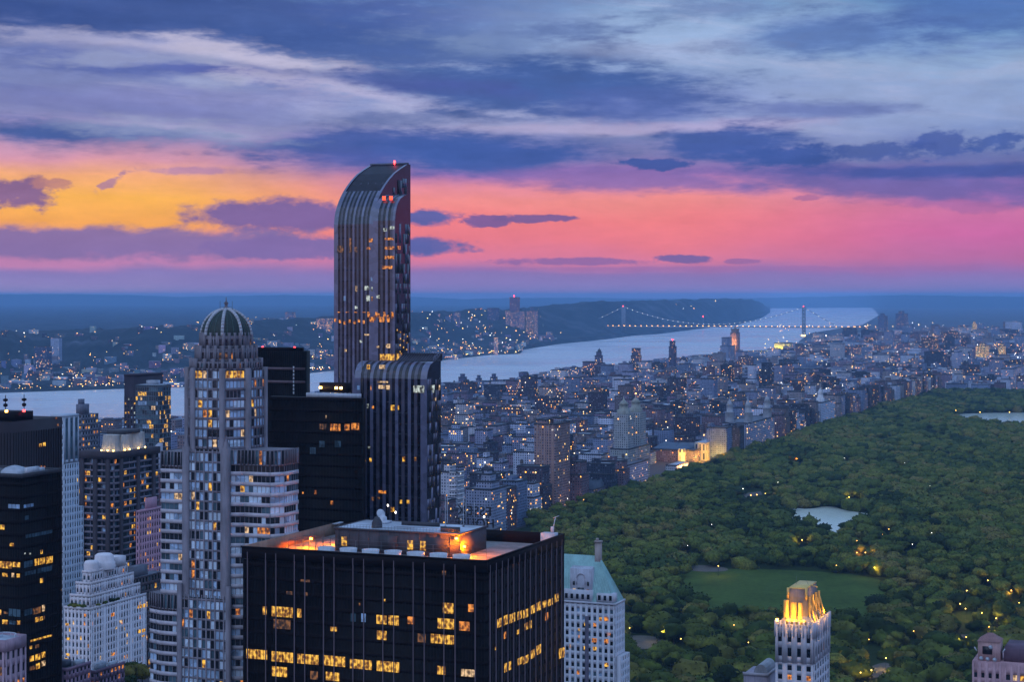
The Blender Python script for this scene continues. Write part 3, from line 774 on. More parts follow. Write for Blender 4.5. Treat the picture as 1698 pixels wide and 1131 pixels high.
# ------------------------------------------------------------------ the grid of plain apartment buildings
def in_used(x, y, rad):
    for ux, uy, rw, rd in USED:
        dx, dy = x - ux, y - uy
        if abs(dx * CS - dy * SN) < rw + rad and abs(dx * SN + dy * CS) < rd + rad: return True
    return False
for px_, Y_, a_, b_ in ((238, 1360, 26, 30), (254, 1280, 20, 26), (138, 1090, 16, 22), (252, 1020, 14, 22), (196, 940, 26, 34), (234, 900, 20, 26)):
    USED.append(((px_ - CX) * Y_ / F, Y_, a_, b_))     # the near towers beyond 900 m
USED.append(((1128 - CX) * 2700 / F, 2700, 45, 110))      # the open forecourt before the museum
recs = []
RB = random.Random(11)
AVE = [(747, 985, 'park'), (1005, 1245, 'second'), (1265, 1490, 'third'), (1510, 1750, 'fourth'), (1770, 2060, 'river')]
def add_rec(s0, s1, t0, t1, h, row):
    p = st((s0 + s1) / 2, (t0 + t1) / 2)
    if p.y < 900: return
    pu = CX + p.x / p.y * F
    if pu < -60 or pu > 1790: return
    skyline = float(np.interp(pu, (-60, 330, 331, 500, 690, 850, 940, 1050, 1150, 1300, 1345, 1450, 1790), (704, 694, 690, 655, 640, 632, 612, 603, 590, 578, 556, 532, 522)))
    h = min(h, CAMH - (skyline - HY) * p.y / F)           # the river shows over the roofs of the far blocks
    if h < 7: return
    if in_used(p.x, p.y, min(t1 - t0, s1 - s0) * .5): return
    seed = RB.randrange(10 ** 6)
    ti = RB.choices(range(len(TINTS)), (4, 3, 4, 2.4, 2, 4, 3.0, 3, 3, 2))[0]
    feat = []
    if h > 42 and RB.random() < .45: feat.append('setback')
    if RB.random() < .75: feat.append('bulkhead')
    if RB.random() < .55: feat.append('tank')
    jit = RB.uniform(.8, 1.15)
    recs.append(dict(p=(p.x, p.y), w=t1 - t0, d=s1 - s0, h=h, tint=tuple(c * jit for c in TINTS[ti][1]), tname=TINTS[ti][0], lit=RB.choice((.1, .2, .4, .7, 1.0, 1.6, 2.4)), feat=feat, pale_roof=RB.random() < .3, seed=seed, row=row, pu=pu, py=HY + (CAMH - h) / p.y * F))
s = 790.0
while s < 4900:
    for (t0, t1, row) in AVE:
        for side in (0, 1):
            sa = s + 9 + side * 31.5; sb = sa + 29.5
            t = t0 + (2 if side else 2)
            while t < t1 - 14:
                edge = (t - t0 < 30) or (t1 - t < 55)
                wdt = RB.uniform(26, 46) if edge else RB.uniform(16, 40)
                tb = min(t + wdt, t1)
                if t1 - tb < 13: tb = t1
                if edge: h = RB.choice((36, 42, 46, 50, 54, 60)) + RB.uniform(-3, 5)
                elif RB.random() < .3: h = RB.uniform(35, 58)
                else: h = RB.uniform(15, 28)
                if row == 'river': h = min(h * 1.0, 58)
                if row == 'park' and t - t0 < 30: h = RB.uniform(42, 60)
                if RB.random() < .08 and row not in ('park', 'river'): h = RB.uniform(64, 92)
                add_rec(sa, sb - RB.uniform(0, 3), t, tb - RB.uniform(.2, 1.2), h, row)
                t = tb
    s += 80.0
# farther north the blocks are coarser
s = 4900.0
while s < 11500:
    stp = 70 + (s - 4900) * 0.008
    t = -1900.0
    while t < 2040:
        if RB.random() < .88:
            wd = RB.uniform(18, 60) * (1 + (s - 4900) / 9000)
            h = RB.choice((16, 18, 20, 22, 24, 30, 40)) + RB.uniform(-2, 4)
            if RB.random() < .05: h = RB.uniform(45, 75)
            hill = 34 * math.exp(-((t - 1500) / 500) ** 2) * min(1, max(0, (s - 8300) / 1500))
            add_rec(s, s + RB.uniform(18, stp - 22), t, t + wd, h + hill, 'north')
        t += RB.uniform(32, 80) * (1 + (s - 4900) / 9000)
    s += stp
# which show largest: project each and test against what is nearer in its picture column
vis = np.full((1900, ), 5000.0)
# the big towers in front hide these columns down from their tops
for a, b, yt in ((0, 105, 690), (105, 165, 685), (126, 265, 760), (208, 283, 622), (245, 500, 560), (430, 604, 600), (553, 733, 590), (400, 936, 872), (936, 1040, 930), (1285, 1376, 975)):
    vis[a + 100:b + 100] = np.minimum(vis[a + 100:b + 100], yt)
recs.sort(key=lambda r: r['p'][1])
for r in recs:
    half = (r['w'] * CS + r['d'] * SN) / 2 / r['p'][1] * F
    a, b = int(r['pu'] - half) + 100, int(r['pu'] + half) + 101
    a, b = max(a, 100), min(b, 1798)
    if b <= a: r['area'] = 0; continue
    base = HY + CAMH / r['p'][1] * F
    seg = vis[a:b]
    r['area'] = float(np.clip(np.minimum(seg, min(base, 1131)) - r['py'], 0, None).sum())
    vis[a:b] = np.minimum(seg, r['py'])
recs.sort(key=lambda r: -r['area'])
near, rest = recs[:300], [r for r in recs[300:] if r['area'] > -1]
names = {'park': 'on the park front', 'second': 'one avenue behind the park', 'third': 'two avenues behind the park', 'fourth': 'three avenues behind the park', 'river': 'along the river', 'north': 'on the far northern plain'}
seen = {}
for r in near:
    stor = max(3, int(r['h'] / 3.2))
    best = min(LANDMARKS, key=lambda l: math.hypot(l[0] - r['p'][0], (l[1] - r['p'][1]) * .6))
    dy = r['p'][1] - best[1]; du = r['pu'] - (CX + best[0] / best[1] * F)
    rel = 'behind' if dy > 90 and abs(du) < 30 else 'in front of' if dy < -90 and abs(du) < 30 else 'right of' if du > 0 else 'left of'
    fe = 'with water tank' if 'tank' in r['feat'] else 'with stepped top' if 'setback' in r['feat'] else 'with bulkhead' if 'bulkhead' in r['feat'] else 'with flat roof'
    lab = '%s %d-storey building %s, %s %s' % (r['tname'], stor, fe, rel, best[2])
    if lab in seen:
        r['row_word'] = names[r['row']]
        lab = '%s %d-storey block, %s %s' if r['row'] != 'zz' and len((r['tname'] + ' ' + names[r['row']] + best[2]).split()) > 11 else '%s %d-storey block %s, %s %s' % ((r['tname'], stor, rel, best[2]) if len((r['tname'] + ' ' + names[r['row']] + best[2]).split()) > 11 else (r['tname'], stor, names[r['row']], rel, best[2]))
        if lab in seen:
            for extra in ('pale-roofed' if r['pale_roof'] else 'dark-roofed', 'narrow' if r['w'] < 22 else 'wide', 'brightly lit' if r['lit'] > 1 else 'dimly lit', 'slender', 'plain', 'shadowy'):
                l2 = '%s %s %d-storey building, %s %s' % (extra, r['tname'], stor, rel, best[2])
                if l2 not in seen: lab = l2; break
    seen[lab] = 1
    plain_building(r, lab)
# the rest of the city as one mass
q = MB()
for r in rest:
    w, d = r['w'] / 2, r['d'] / 2
    c = r['p']
    def wp(x, y): return (c[0] + x * CS + y * SN, c[1] - x * SN + y * CS)
    b0 = len(q.f)
    fp = [wp(-w, -d), wp(w, -d), wp(w, d), wp(-w, d)]
    off = (r['seed'] % 997) * 36.0
    wall_uv(q, fp, 1.6, r['h'], 0, off)
    q.poly([(*p_, r['h']) for p_ in fp], 2 if r['pale_roof'] else 1)
    if 'bulkhead' in r['feat'] and r['p'][1] < 7000:
        f2 = [wp(-w * .4, -d * .5), wp(w * .2, -d * .5), wp(w * .2, d * .3), wp(-w * .4, d * .3)]
        wall_uv(q, f2, r['h'], r['h'] + 5, 0, off + 50)
        q.poly([(*p_, r['h'] + 5) for p_ in f2], 1)
    q.tint += [(*r['tint'], r['lit'])] * (len(q.f) - b0)
tag(q.build('distant_buildings', [m_apart_far, m_roof, m_roof_pale]), 'dense mass of small apartment buildings filling the streets beyond the nearer blocks', 'buildings', None, 'stuff')
# ------------------------------------------------------------------ park: lawn sheets, lakes, paths, trees, lamps
def sheet(name, pts, z, mat, kind='structure'):
    q = MB(); q.poly([(x, y, z) for x, y in pts][::-1] if sum((pts[i][0] * pts[(i + 1) % len(pts)][1] - pts[(i + 1) % len(pts)][0] * pts[i][1]) for i in range(len(pts))) < 0 else [(x, y, z) for x, y in pts])
    o = q.build(name, mat); o['kind'] = kind
    return o
def gp(pxs, z=1.6): return [tuple(ground(x, y, z))[:2] for x, y in pxs]
def smooth_poly(pts, k=2):
    for _ in range(k):
        out = []
        for i in range(len(pts)):
            a, b = pts[i], pts[(i + 1) % len(pts)]
            out += [(a[0] * .75 + b[0] * .25, a[1] * .75 + b[1] * .25), (a[0] * .25 + b[0] * .75, a[1] * .25 + b[1] * .75)]
        pts = out
    return pts
m_lawn = worn('park_grass', (0.030, 0.045, 0.012), 0.95, 0.02, 0.4, 0.05)
m_meadow = worn('meadow_grass', (0.062, 0.098, 0.018), 0.95, 0.02, 0.4, 0.05)
m_sand = worn('sand_path', (0.13, 0.115, 0.095), 0.9, 0.1, 0.3, 0.1)
pk = [st(792, 742), st(4830, 742), st(4830, -60), st(792, -60)]
sheet('park_lawn', [(v.x, v.y) for v in pk], 1.8, m_lawn)
MEADOW = smooth_poly([(1118, 950), (1200, 944), (1330, 947), (1440, 956), (1480, 972), (1495, 1000), (1440, 1034), (1250, 1036), (1140, 1020), (1112, 985)])
LAKE = smooth_poly([(1296, 850), (1318, 843), (1340, 846), (1376, 839), (1402, 848), (1436, 852), (1456, 860), (1440, 872), (1410, 882), (1396, 897), (1370, 902), (1345, 892), (1326, 884), (1296, 866)])
RESERVOIR = smooth_poly([(1572, 688), (1640, 685), (1720, 685), (1800, 687), (1800, 716), (1690, 714), (1600, 710), (1576, 700)])
SAND1 = smooth_poly([(1126, 942), (1160, 938), (1208, 943), (1206, 950), (1150, 950)])
SAND2 = smooth_poly([(1034, 1056), (1080, 1056), (1112, 1066), (1108, 1078), (1070, 1078), (1034, 1082)])
STRIP = [(1228, 820), (1262, 816), (1264, 822), (1230, 827)]
STRIP2 = [(1572, 1056), (1610, 1054), (1612, 1060), (1575, 1062)]
PLAZA = smooth_poly([(1425, 1120), (1450, 1104), (1474, 1100), (1480, 1114), (1460, 1126), (1430, 1130)])
sheet('meadow', gp(MEADOW), 2.1, m_meadow)
sheet('sand_ground', gp(SAND1), 2.4, m_sand); sheet('sand_path', gp(SAND2), 2.4, m_sand)
sheet('paved_path', gp(STRIP), 2.4, m_sand); sheet('paved_path', gp(STRIP2), 2.4, m_sand); sheet('plaza', gp(PLAZA), 2.4, m_sand)
m_lake, n, p = principled('lake_water', (0.82, 0.86, 0.74), 0.08)  # near-white base: the sky's reflected brightness is put into the water colour
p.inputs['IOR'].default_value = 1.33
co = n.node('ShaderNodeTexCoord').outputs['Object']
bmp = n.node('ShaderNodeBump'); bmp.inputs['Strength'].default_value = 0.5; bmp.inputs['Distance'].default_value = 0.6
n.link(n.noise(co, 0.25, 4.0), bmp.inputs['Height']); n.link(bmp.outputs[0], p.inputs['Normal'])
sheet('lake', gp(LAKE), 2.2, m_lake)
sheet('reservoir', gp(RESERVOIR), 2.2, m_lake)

def foliage_material(name, own):
    m, n, p = principled(name, None, 0.9, 0.0, 0.08)
    co = n.node('ShaderNodeTexCoord').outputs['Object']
    a = n.noise(co, 0.55, 4.0, 0.7)
    if own == 'object':
        r = n.node('ShaderNodeObjectInfo').outputs['Random']
    else:
        at_ = n.node('ShaderNodeAttribute'); at_.attribute_name = 'tint'; r = at_.outputs['Fac']
    base = n.ramp(r, [(0.0, (0.012, 0.022, 0.006)), (0.25, (0.036, 0.058, 0.011)), (0.5, (0.072, 0.096, 0.015)), (0.78, (0.116, 0.128, 0.021)), (1.0, (0.150, 0.124, 0.032))])
    k = n.smooth(a, 0.32, 0.68, 0.45, 1.6)
    n.link(n.mix(1.0, base, n.xyz(k, k, k), 'MULTIPLY'), p.inputs['Base Color'])
    return m
m_leaf = foliage_material('foliage', 'object')
m_leaf_mass = foliage_material('foliage_mass', 'face')
m_bark = worn('bark', (0.05, 0.04, 0.035), 0.95, 0.6)

def crown_arrays(seed, sub, leaves, leaf_size):
    """unit crown about 1 wide: several overlapping lobes, roughened, with loose leaf sprays through its skin"""
    r = np.random.RandomState(seed)
    bm = bmesh.new(); bmesh.ops.create_icosphere(bm, subdivisions=sub, radius=1.0)
    bv = np.array([v.co[:] for v in bm.verts]); bf = np.array([[v.index for v in f.verts] for f in bm.faces]); bm.free()
    V, Fc = [], []; off = 0
    lobes = [((0, 0, 0.02), 0.36)]
    for k in range(7):
        a = k * 2 * PI / 7 + r.uniform(-.5, .5); el = r.uniform(-.3, .9)
        rad = r.uniform(.15, .31)
        lobes.append(((math.cos(a) * r.uniform(.26, .38) * math.cos(el), math.sin(a) * r.uniform(.26, .38) * math.cos(el), .05 + .3 * math.sin(el)), rad))
    dirs = r.normal(size=(len(bv), 3))
    hull = np.zeros(len(bv))
    for c, rad in lobes:                       # radial hull of the lobes, so the crown is one body
        c = np.array(c)
        b = bv @ c; disc = b * b - (c @ c - rad * rad)
        h = np.where(disc > 0, b + np.sqrt(np.maximum(disc, 0)), 0)
        hull = np.maximum(hull, h)
    hull = np.maximum(hull, .25) * (1 + r.normal(size=len(bv)) * .06)
    pts = bv * hull[:, None] * np.array([1, 1, .82])
    V.append(pts); Fc += [tuple(f) for f in bf]; off = len(pts)
    q = []
    for k in range(leaves):
        i = r.randint(len(pts))
        c = pts[i] * r.uniform(.93, 1.13)
        nrm = bv[i] + r.normal(size=3) * .55; nrm /= np.linalg.norm(nrm)
        t = np.cross(nrm, r.normal(size=3)); t /= np.linalg.norm(t); b = np.cross(nrm, t)
        s = leaf_size * r.uniform(.6, 1.4)
        q += [c - t * s, c - b * s * .6, c + t * s, c + b * s * .6]
    if q:
        q = np.array(q); V.append(q)
        Fc += [(off + 4 * k, off + 4 * k + 1, off + 4 * k + 2, off + 4 * k + 3) for k in range(leaves)]
    return np.vstack(V), Fc
def in_poly(x, y, pts):
    c = False; j = len(pts) - 1
    for i in range(len(pts)):
        if (pts[i][1] > y) != (pts[j][1] > y) and x < (pts[j][0] - pts[i][0]) * (y - pts[i][1]) / (pts[j][1] - pts[i][1]) + pts[i][0]: c = not c
        j = i
    return c
CLEAR = [(gp(MEADOW)), (gp(LAKE)), (gp(RESERVOIR)), gp(smooth_poly([(1034, 1052), (1080, 1052), (1114, 1063), (1112, 1085), (1080, 1102), (1034, 1108)])),
         gp([(1225, 815), (1266, 812), (1268, 836), (1228, 840)]), gp([(1570, 1052), (1614, 1050), (1615, 1082), (1572, 1084)]), gp(smooth_poly([(1420, 1125), (1448, 1098), (1478, 1094), (1488, 1118), (1470, 1150), (1425, 1155)])), gp(SAND1)]
LAMPS = [(1465, 729, 'y', 1), (1554, 719, 'a', 1), (1610, 750, 'a', 1.6), (1542, 806, 'w', 1), (1408, 825, 'y', 1.2), (1429, 818, 'y', 1.3), (1463, 887, 'a', 1.1), (1474, 878, 'y', 1), (1330, 896, 'y', 1.4), (1421, 897, 'a', 1),
         (1685, 714, 'w', 1), (1585, 681, 'y', 1), (1602, 677, 'a', 1), (1625, 684, 'y', 1), (1674, 684, 'y', 1), (1490, 688, 'a', 1), (1489, 678, 'y', 1), (1659, 644, 'w', 1), (1687, 644, 'w', 1), (1613, 643, 'a', 1), (1321, 761, 'r', 1.6),
         (1597, 967, 'y', 1.6), (1603, 980, 'y', 1.2), (1592, 1002, 'y', 1.5), (1601, 1010, 'y', 1.3), (1677, 980, 'a', 1.5), (1638, 963, 'y', 1.3), (1628, 1017, 'y', 1.4), (1652, 1026, 'y', 1.5), (1515, 1047, 'a', 1), (1529, 1058, 'y', 1),
         (1441, 1061, 'a', 1), (1469, 1092, 'y', 1.6), (1445, 1112, 'y', 1.6), (1427, 1116, 'y', 1.2), (1421, 917, 'a', 1.2), (1435, 917, 'a', 1.3), (1450, 942, 'y', 1.2), (1387, 938, 'a', 1), (1530, 1117, 'y', 1), (1069, 943, 'y', 1.1), (1065, 914, 'w', .9),
         (1191, 939, 'y', 1.2), (1098, 1048, 'y', 1.2), (1129, 1060, 'y', 1), (1044, 1042, 'y', 1), (1217, 1037, 'a', 1.1), (1241, 1066, 'y', 1.1), (1226, 1077, 'y', 1), (1060, 1123, 'y', 1), (1057, 858, 'y', 2.0), (1232, 811, 'w', 1.1), (1269, 819, 'y', 1), (1245, 822, 'a', 1.4), (1255, 821, 'a', 1.3),
         (1590, 1060, 'y', 1.2), (1602, 1057, 'y', 1.1), (1568, 905, 'w', .9), (1690, 1000, 'y', 1), (1640, 1040, 'a', 1), (1513, 903, 'w', .8), (1545, 884, 'w', .8), (1665, 850, 'w', .8), (1500, 768, 'w', .8), (1400, 760, 'w', .8), (1290, 800, 'w', .7), (1180, 870, 'w', .8), (1140, 905, 'w', .8), (1575, 840, 'w', .8)]
LAMP_Z = 9.0
lamp_xy = []
for px, py, k, s_ in LAMPS:
    Y = (CAMH - LAMP_Z - 1.8) * F / (py - HY)
    lamp_xy.append(((px - CX) * Y / F, Y))
LXY = np.array(lamp_xy)
def near_lamp(x, y, h):
    """keep the view lines of the lamps open: thin gaps in the trees along the paths"""
    Lx, Ly = LXY[:, 0], LXY[:, 1]
    rx = Lx - x * Ly / y                       # sideways offset, measured at the lamp
    dy = Ly - y
    reach = max(0.0, (h - LAMP_Z + 2)) * Ly / 250.0
    return bool(np.any((np.abs(rx) < 7.5) & (dy > -9) & (dy < 12 + reach)))
RT = random.Random(21)
trees = []
s = 800.0
SP = 15.2
while s < 4815:
    t = 736.0
    while t > 0.1 * s - 110 - 20:
        x, y, _ = st(s + RT.uniform(-6.2, 6.2), t + RT.uniform(-6.2, 6.2))
        t -= SP
        if y < 1120: continue
        pu = CX + x / y * F
        if pu > 1800 or pu < 880: continue
        big = vn1(x * 0.011 + 31) * .5 + vn2(y * 0.009 + 7) * .5
        h = 10.5 + 10.0 * big + RT.uniform(-4.0, 3.5)
        w = (12 + 9 * big) * RT.choice((.6, .85, 1.1, 1.2, 1.45, 1.75)) * RT.uniform(.9, 1.1)
        if any(in_poly(x + (RT.gauss(0, 9) if ci in (0, 1) else 0), y + (RT.gauss(0, 16) if ci == 0 else RT.gauss(0, 6) if ci == 1 else 0), c) for ci, c in enumerate(CLEAR)): continue
        if near_lamp(x, y, h): continue
        trees.append((x, y, w, h, min(.999, max(0, .5 * vn3(x * 0.02) + .5 * vn2(y * .02 + x * .013) + RT.uniform(-.34, .34)))))
    s += SP
# a few lakeside trees that stand clear against the water
for px, py, h in ((1334, 884, 13), (1366, 890, 15), (1322, 872, 11), (1398, 882, 10), (1410, 876, 9), (1352, 896, 9)):
    g = ground(px, py, 1.8); trees.append((g.x, g.y, h * 1.05, h, .1))
trees.sort(key=lambda a: a[1])
def seen_tree(a):
    pu, pv = proj((a[0], a[1], a[3]))
    return 1000 < pu < 1715 and pv < 1128 and not (1283 < pu < 1376 and pv > 985)
first = [a for a in trees if seen_tree(a)][:300]
fs_ = set(id(a) for a in first)
others = [a for a in trees if id(a) not in fs_]
TREE_GROUP = 'park trees in full leaf'
protos = []
for k in range(7):
    V, Fc = crown_arrays(40 + k, 3, 420, 0.045)
    q = MB(); q.mesh(V, Fc); crown = q.build('crown', m_leaf, None, False)
    q = MB()
    q.tube((0, 0, 0), (0.02, 0.01, .5), .035, 7, 0, .022)
    for a in range(4):
        an = a * PI / 2 + k; q.tube((0.01, 0, .34), (.2 * math.cos(an), .2 * math.sin(an), .58), .016, 5, 0, .006)
    trunk = q.build('trunk', m_bark)
    protos.append((crown, trunk))
used_first = set()
for i, (x, y, w, h, tn) in enumerate(first):
    k = i % 7
    root = thing('park_tree', 'dense round-crowned green tree near the southern end of the park', 'tree', (x, y, 1.7), RT.uniform(0, 6.28), TREE_GROUP)
    for o_, nm in zip(protos[k], ('crown', 'trunk')):
        c = o_ if k not in used_first else o_.copy()
        if k in used_first: COL.objects.link(c)
        c.parent = root
        if nm == 'crown':
            c.location = (0, 0, h - .42 * w * .82 * 1.08); c.scale = (w * RT.uniform(.75, 1.25), w * RT.uniform(.75, 1.25), w)
        else:
            c.location = (0, 0, 0); c.scale = (h * .9, h * .9, h * 1.0)
    used_first.add(k)
# the rest of the wood as one mass
lo = [crown_arrays(90 + k, 2, 170, 0.065) for k in range(6)]
lo2 = [crown_arrays(120 + k, 2, 30, 0.09) for k in range(5)]
Vs, loops, sizes, tint = [], [], [], []; off = 0
for i, (x, y, w, h, tn) in enumerate(others):
    V, Fc = (lo if y < 2300 else lo2)[i % 5]
    an = (i * 2.4) % 6.28; ca, sa = math.cos(an), math.sin(an)
    P = np.empty_like(V)
    wx, wy = w * (.72 + .56 * ((i * .618) % 1)), w * (.72 + .56 * ((i * .414) % 1))
    P[:, 0] = V[:, 0] * wx * ca - V[:, 1] * wy * sa + x
    P[:, 1] = V[:, 0] * wx * sa + V[:, 1] * wy * ca + y
    P[:, 2] = V[:, 2] * w + 1.7 + h - .42 * w * .82 * 1.08
    Vs.append(P)
    tri = np.array([f for f in Fc if len(f) == 3]); qd = np.array([f for f in Fc if len(f) == 4])
    loops.append((tri + off).ravel()); loops.append((qd + off).ravel())
    sizes += [3] * len(tri) + [4] * len(qd)
    tint.append(np.full(len(Fc), tn))
    off += len(V)
Vs = np.vstack(Vs).astype(np.float32); loops = np.concatenate(loops).astype(np.int32); sizes = np.array(sizes, dtype=np.int32); tint = np.concatenate(tint)
me = bpy.data.meshes.new('woodland')
me.vertices.add(len(Vs)); me.vertices.foreach_set('co', Vs.ravel())
me.loops.add(len(loops)); me.loops.foreach_set('vertex_index', loops)
me.polygons.add(len(sizes)); me.polygons.foreach_set('loop_start', np.concatenate(([0], np.cumsum(sizes)[:-1])).astype(np.int32))
a = me.attributes.new('tint', 'FLOAT_COLOR', 'FACE'); a.data.foreach_set('color', np.repeat(tint, 4).astype(np.float32))
me.update(calc_edges=True); me.materials.append(m_leaf_mass)
o = bpy.data.objects.new('woodland', me); COL.objects.link(o)
tag(o, 'great mass of green park trees stretching north beyond the nearest trees', 'woodland', None, 'stuff')

# lamps among the trees
m_post = worn('lamp_post_iron', (0.04, 0.04, 0.045), 0.6)
hot = {'y': glow('lamp_globe_yellow', (1.0, 0.60, 0.10), 9.0), 'a': glow('lamp_globe_amber', (1.0, 0.42, 0.07), 9.0), 'w': glow('lamp_globe_white', (0.95, 0.95, 0.75), 7.0), 'r': glow('lamp_globe_red', (1.0, 0.12, 0.04), 8.0)}
q = MB(); q.lathe((0, 0, 0), [(.28, 0), (.16, .9), (.10, 1.2), (.08, LAMP_Z - .6), (.2, LAMP_Z - .55), (.05, LAMP_Z - .4)], 8)
post0 = q.build('post', m_post); first_post = True
place_words = [(1120, 990, 'by the near meadow'), (1330, 900, 'by the small lake'), (1640, 690, 'by the far reservoir'), (1600, 990, 'along the lit eastern drive'), (1455, 1105, 'on the lit plaza'), (1235, 820, 'beside the short lit path'), (1060, 1050, 'beside the sandy path')]
colw = {'y': 'yellow', 'a': 'amber', 'w': 'white', 'r': 'red'}
for (px, py, k, sc_), (x, y) in zip(LAMPS, lamp_xy):
    pw = min(place_words, key=lambda a: math.hypot(a[0] - px, (a[1] - py) * 2))[2]
    root = thing('park_lamp', '%s lamp on an iron post among the trees, %s' % (colw[k], pw), 'street lamp', (x, y, 1.8), 0, '%s park lamps %s' % (colw[k], pw))
    if first_post: c = post0; first_post = False
    else: c = post0.copy(); COL.objects.link(c)
    c.parent = root
    r_ = max(.34, y / F * .62 * sc_)
    q = MB(); q.lathe((0, 0, LAMP_Z - .4), [(.05, 0), (r_ * .8, r_ * .5), (r_, r_), (r_ * .8, r_ * 1.5), (.05, r_ * 2)], 8)
    q.build('globe', hot[k], root)
    if sc_ >= 1.2:
        lamp('lamp_light', root, (0, -1.6, LAMP_Z + .2), 3200 * sc_ ** 2 * (y / 1500), {'y': (1, .62, .12), 'a': (1, .45, .1), 'w': (1, .9, .7), 'r': (1, .15, .04)}[k], .5)
# avenue along the park edge: asphalt strip with its lamps
m_asphalt = worn('asphalt', (0.05, 0.05, 0.055), 0.9, 0.05)
av = [st(792, 747.5), st(4830, 747.5), st(4830, 742.5), st(792, 742.5)]
sheet('avenue', [(v.x, v.y) for v in av], 1.9, m_asphalt)
n_av = 0
for k in range(38):
    v = st(1500 + k * 82, 744)
    pu, _ = proj((v.x, v.y, 0))
    if pu < 900 or pu > 1700: continue
    root = thing('street_lamp', 'orange street lamp along the avenue between the park trees and the apartment fronts', 'street lamp', (v.x, v.y, 1.9), 0, 'street lamps along the park avenue')
    c = post0.copy(); COL.objects.link(c); c.parent = root
    q = MB(); q.lathe((0, 0, LAMP_Z - .4), [(.05, 0), (.5, .3), (.6, .6), (.4, .9), (.05, 1.1)], 8); q.build('globe', hot['a'], root)
    lamp('lamp_light', root, (1.5, 0, LAMP_Z), 2600, (1, .5, .14), .5)

# ------------------------------------------------------------------ suspension bridge
WT, ET = Vector((729, 11818, 0)), Vector((1858, 11520, 0))
bd = (ET - WT).normalized(); bn = Vector((-bd.y, bd.x, 0))
span = (ET - WT).length
m_strung = glow('strung_lamp', (0.95, 0.9, 0.8), 5.0)
root = thing('suspension_bridge', 'long suspension bridge with a lamp-strung cable over the broad river', 'bridge', (WT.x, WT.y, 0), math.atan2(bd.y, bd.x))
m_steel = worn('bridge_steel', (0.22, 0.25, 0.30), 0.6, 0.02)
TZ, DZ = 188.0, 60.0
for xo in (0.0, span):
    q = MB()
    for sx in (-1, 1):
        for sy in (-1, 1):
            q.box(xo + sx * 7 - 3, xo + sx * 7 + 3, sy * 15 - 3.5, sy * 15 + 3.5, 0, TZ)
    for z0, z1 in ((DZ - 10, DZ - 4), (TZ - 52, TZ - 46), (TZ - 8, TZ)):
        q.box(xo - 9, xo + 9, -11.4, 11.4, z0, z1)
    for z in range(0, 180, 22):
        for sy in (-1, 1):
            q.tube((xo - 7, sy * 15, z), (xo + 7, sy * 15, z + 22), 1.1, 5); q.tube((xo + 7, sy * 15, z), (xo - 7, sy * 15, z + 22), 1.1, 5)
    tw = q.build('tower', m_steel, root)
    q = MB(); q.box(xo - 18, xo + 18, -28, 28, -3, 8); q.build('pier', worn('pier_stone', (.3, .3, .32), .9), tw)
    q = MB(); q.lathe((xo, -15, TZ), [(1, 0), (2.6, 1.5), (2.6, 4), (.5, 5.5)], 8); q.build('beacon', m_red_lamp, tw)
    q = MB(); q.box(xo - 12, xo + 12, -29.5, -28.2, 4, 9); q.build('pier_lamp', m_yellow, tw)
q = MB(); q.box(-260, span + 420, -16, 16, DZ - 6, DZ - 1); q.box(-260, span + 420, -16.4, -15.2, DZ - 1, DZ + 1.2); q.build('deck', m_steel, root)
def cable_z(x):
    if x < 0: return TZ + (DZ + 26 - TZ) * min(1, -x / 215.0) ** 0.92
    if x > span: return TZ + (DZ + 4 - TZ) * min(1, (x - span) / 210.0) ** 0.92
    u = (x / span - .5) * 2
    return DZ + 14 + (TZ - DZ - 14) * u * u
for sy in (-15, 15):
    q = MB(); xs = [-215 + i * (span + 425) / 70 for i in range(71)]
    for a, b in zip(xs[:-1], xs[1:]): q.tube((a, sy, cable_z(a)), (b, sy, cable_z(b)), .9, 6)
    cb = q.build('cable', m_steel, root)
    q = MB()
    for i in range(60):
        x = i * span / 60
        q.tube((x, sy, DZ), (x, sy, cable_z(x)), .22, 4)
    q.build('hanger', m_steel, cb)['kind'] = 'stuff'
g_ = MB(); g_.lathe((0, 0, -2), [(.2, 0), (1.3, .7), (1.3, 2), (.2, 2.7)], 6)
nl0 = g_.build('necklace_lamp', m_strung, root)
g_ = MB(); g_.box(-3.2, 3.2, -1, 1, -.7, .8); rl0 = g_.build('roadway_lamp', m_amber, root)
for i in range(48):
    x = -205 + i * (span + 400) / 47
    c = nl0 if i == 0 else nl0.copy()
    if i: COL.objects.link(c); c.parent = root
    c.location = (x, -17, cable_z(x) + 1)
for i in range(50):
    x = -250 + i * (span + 640) / 49
    c = rl0 if i == 0 else rl0.copy()
    if i: COL.objects.link(c); c.parent = root
    c.location = (x, -19.5, DZ + 3)

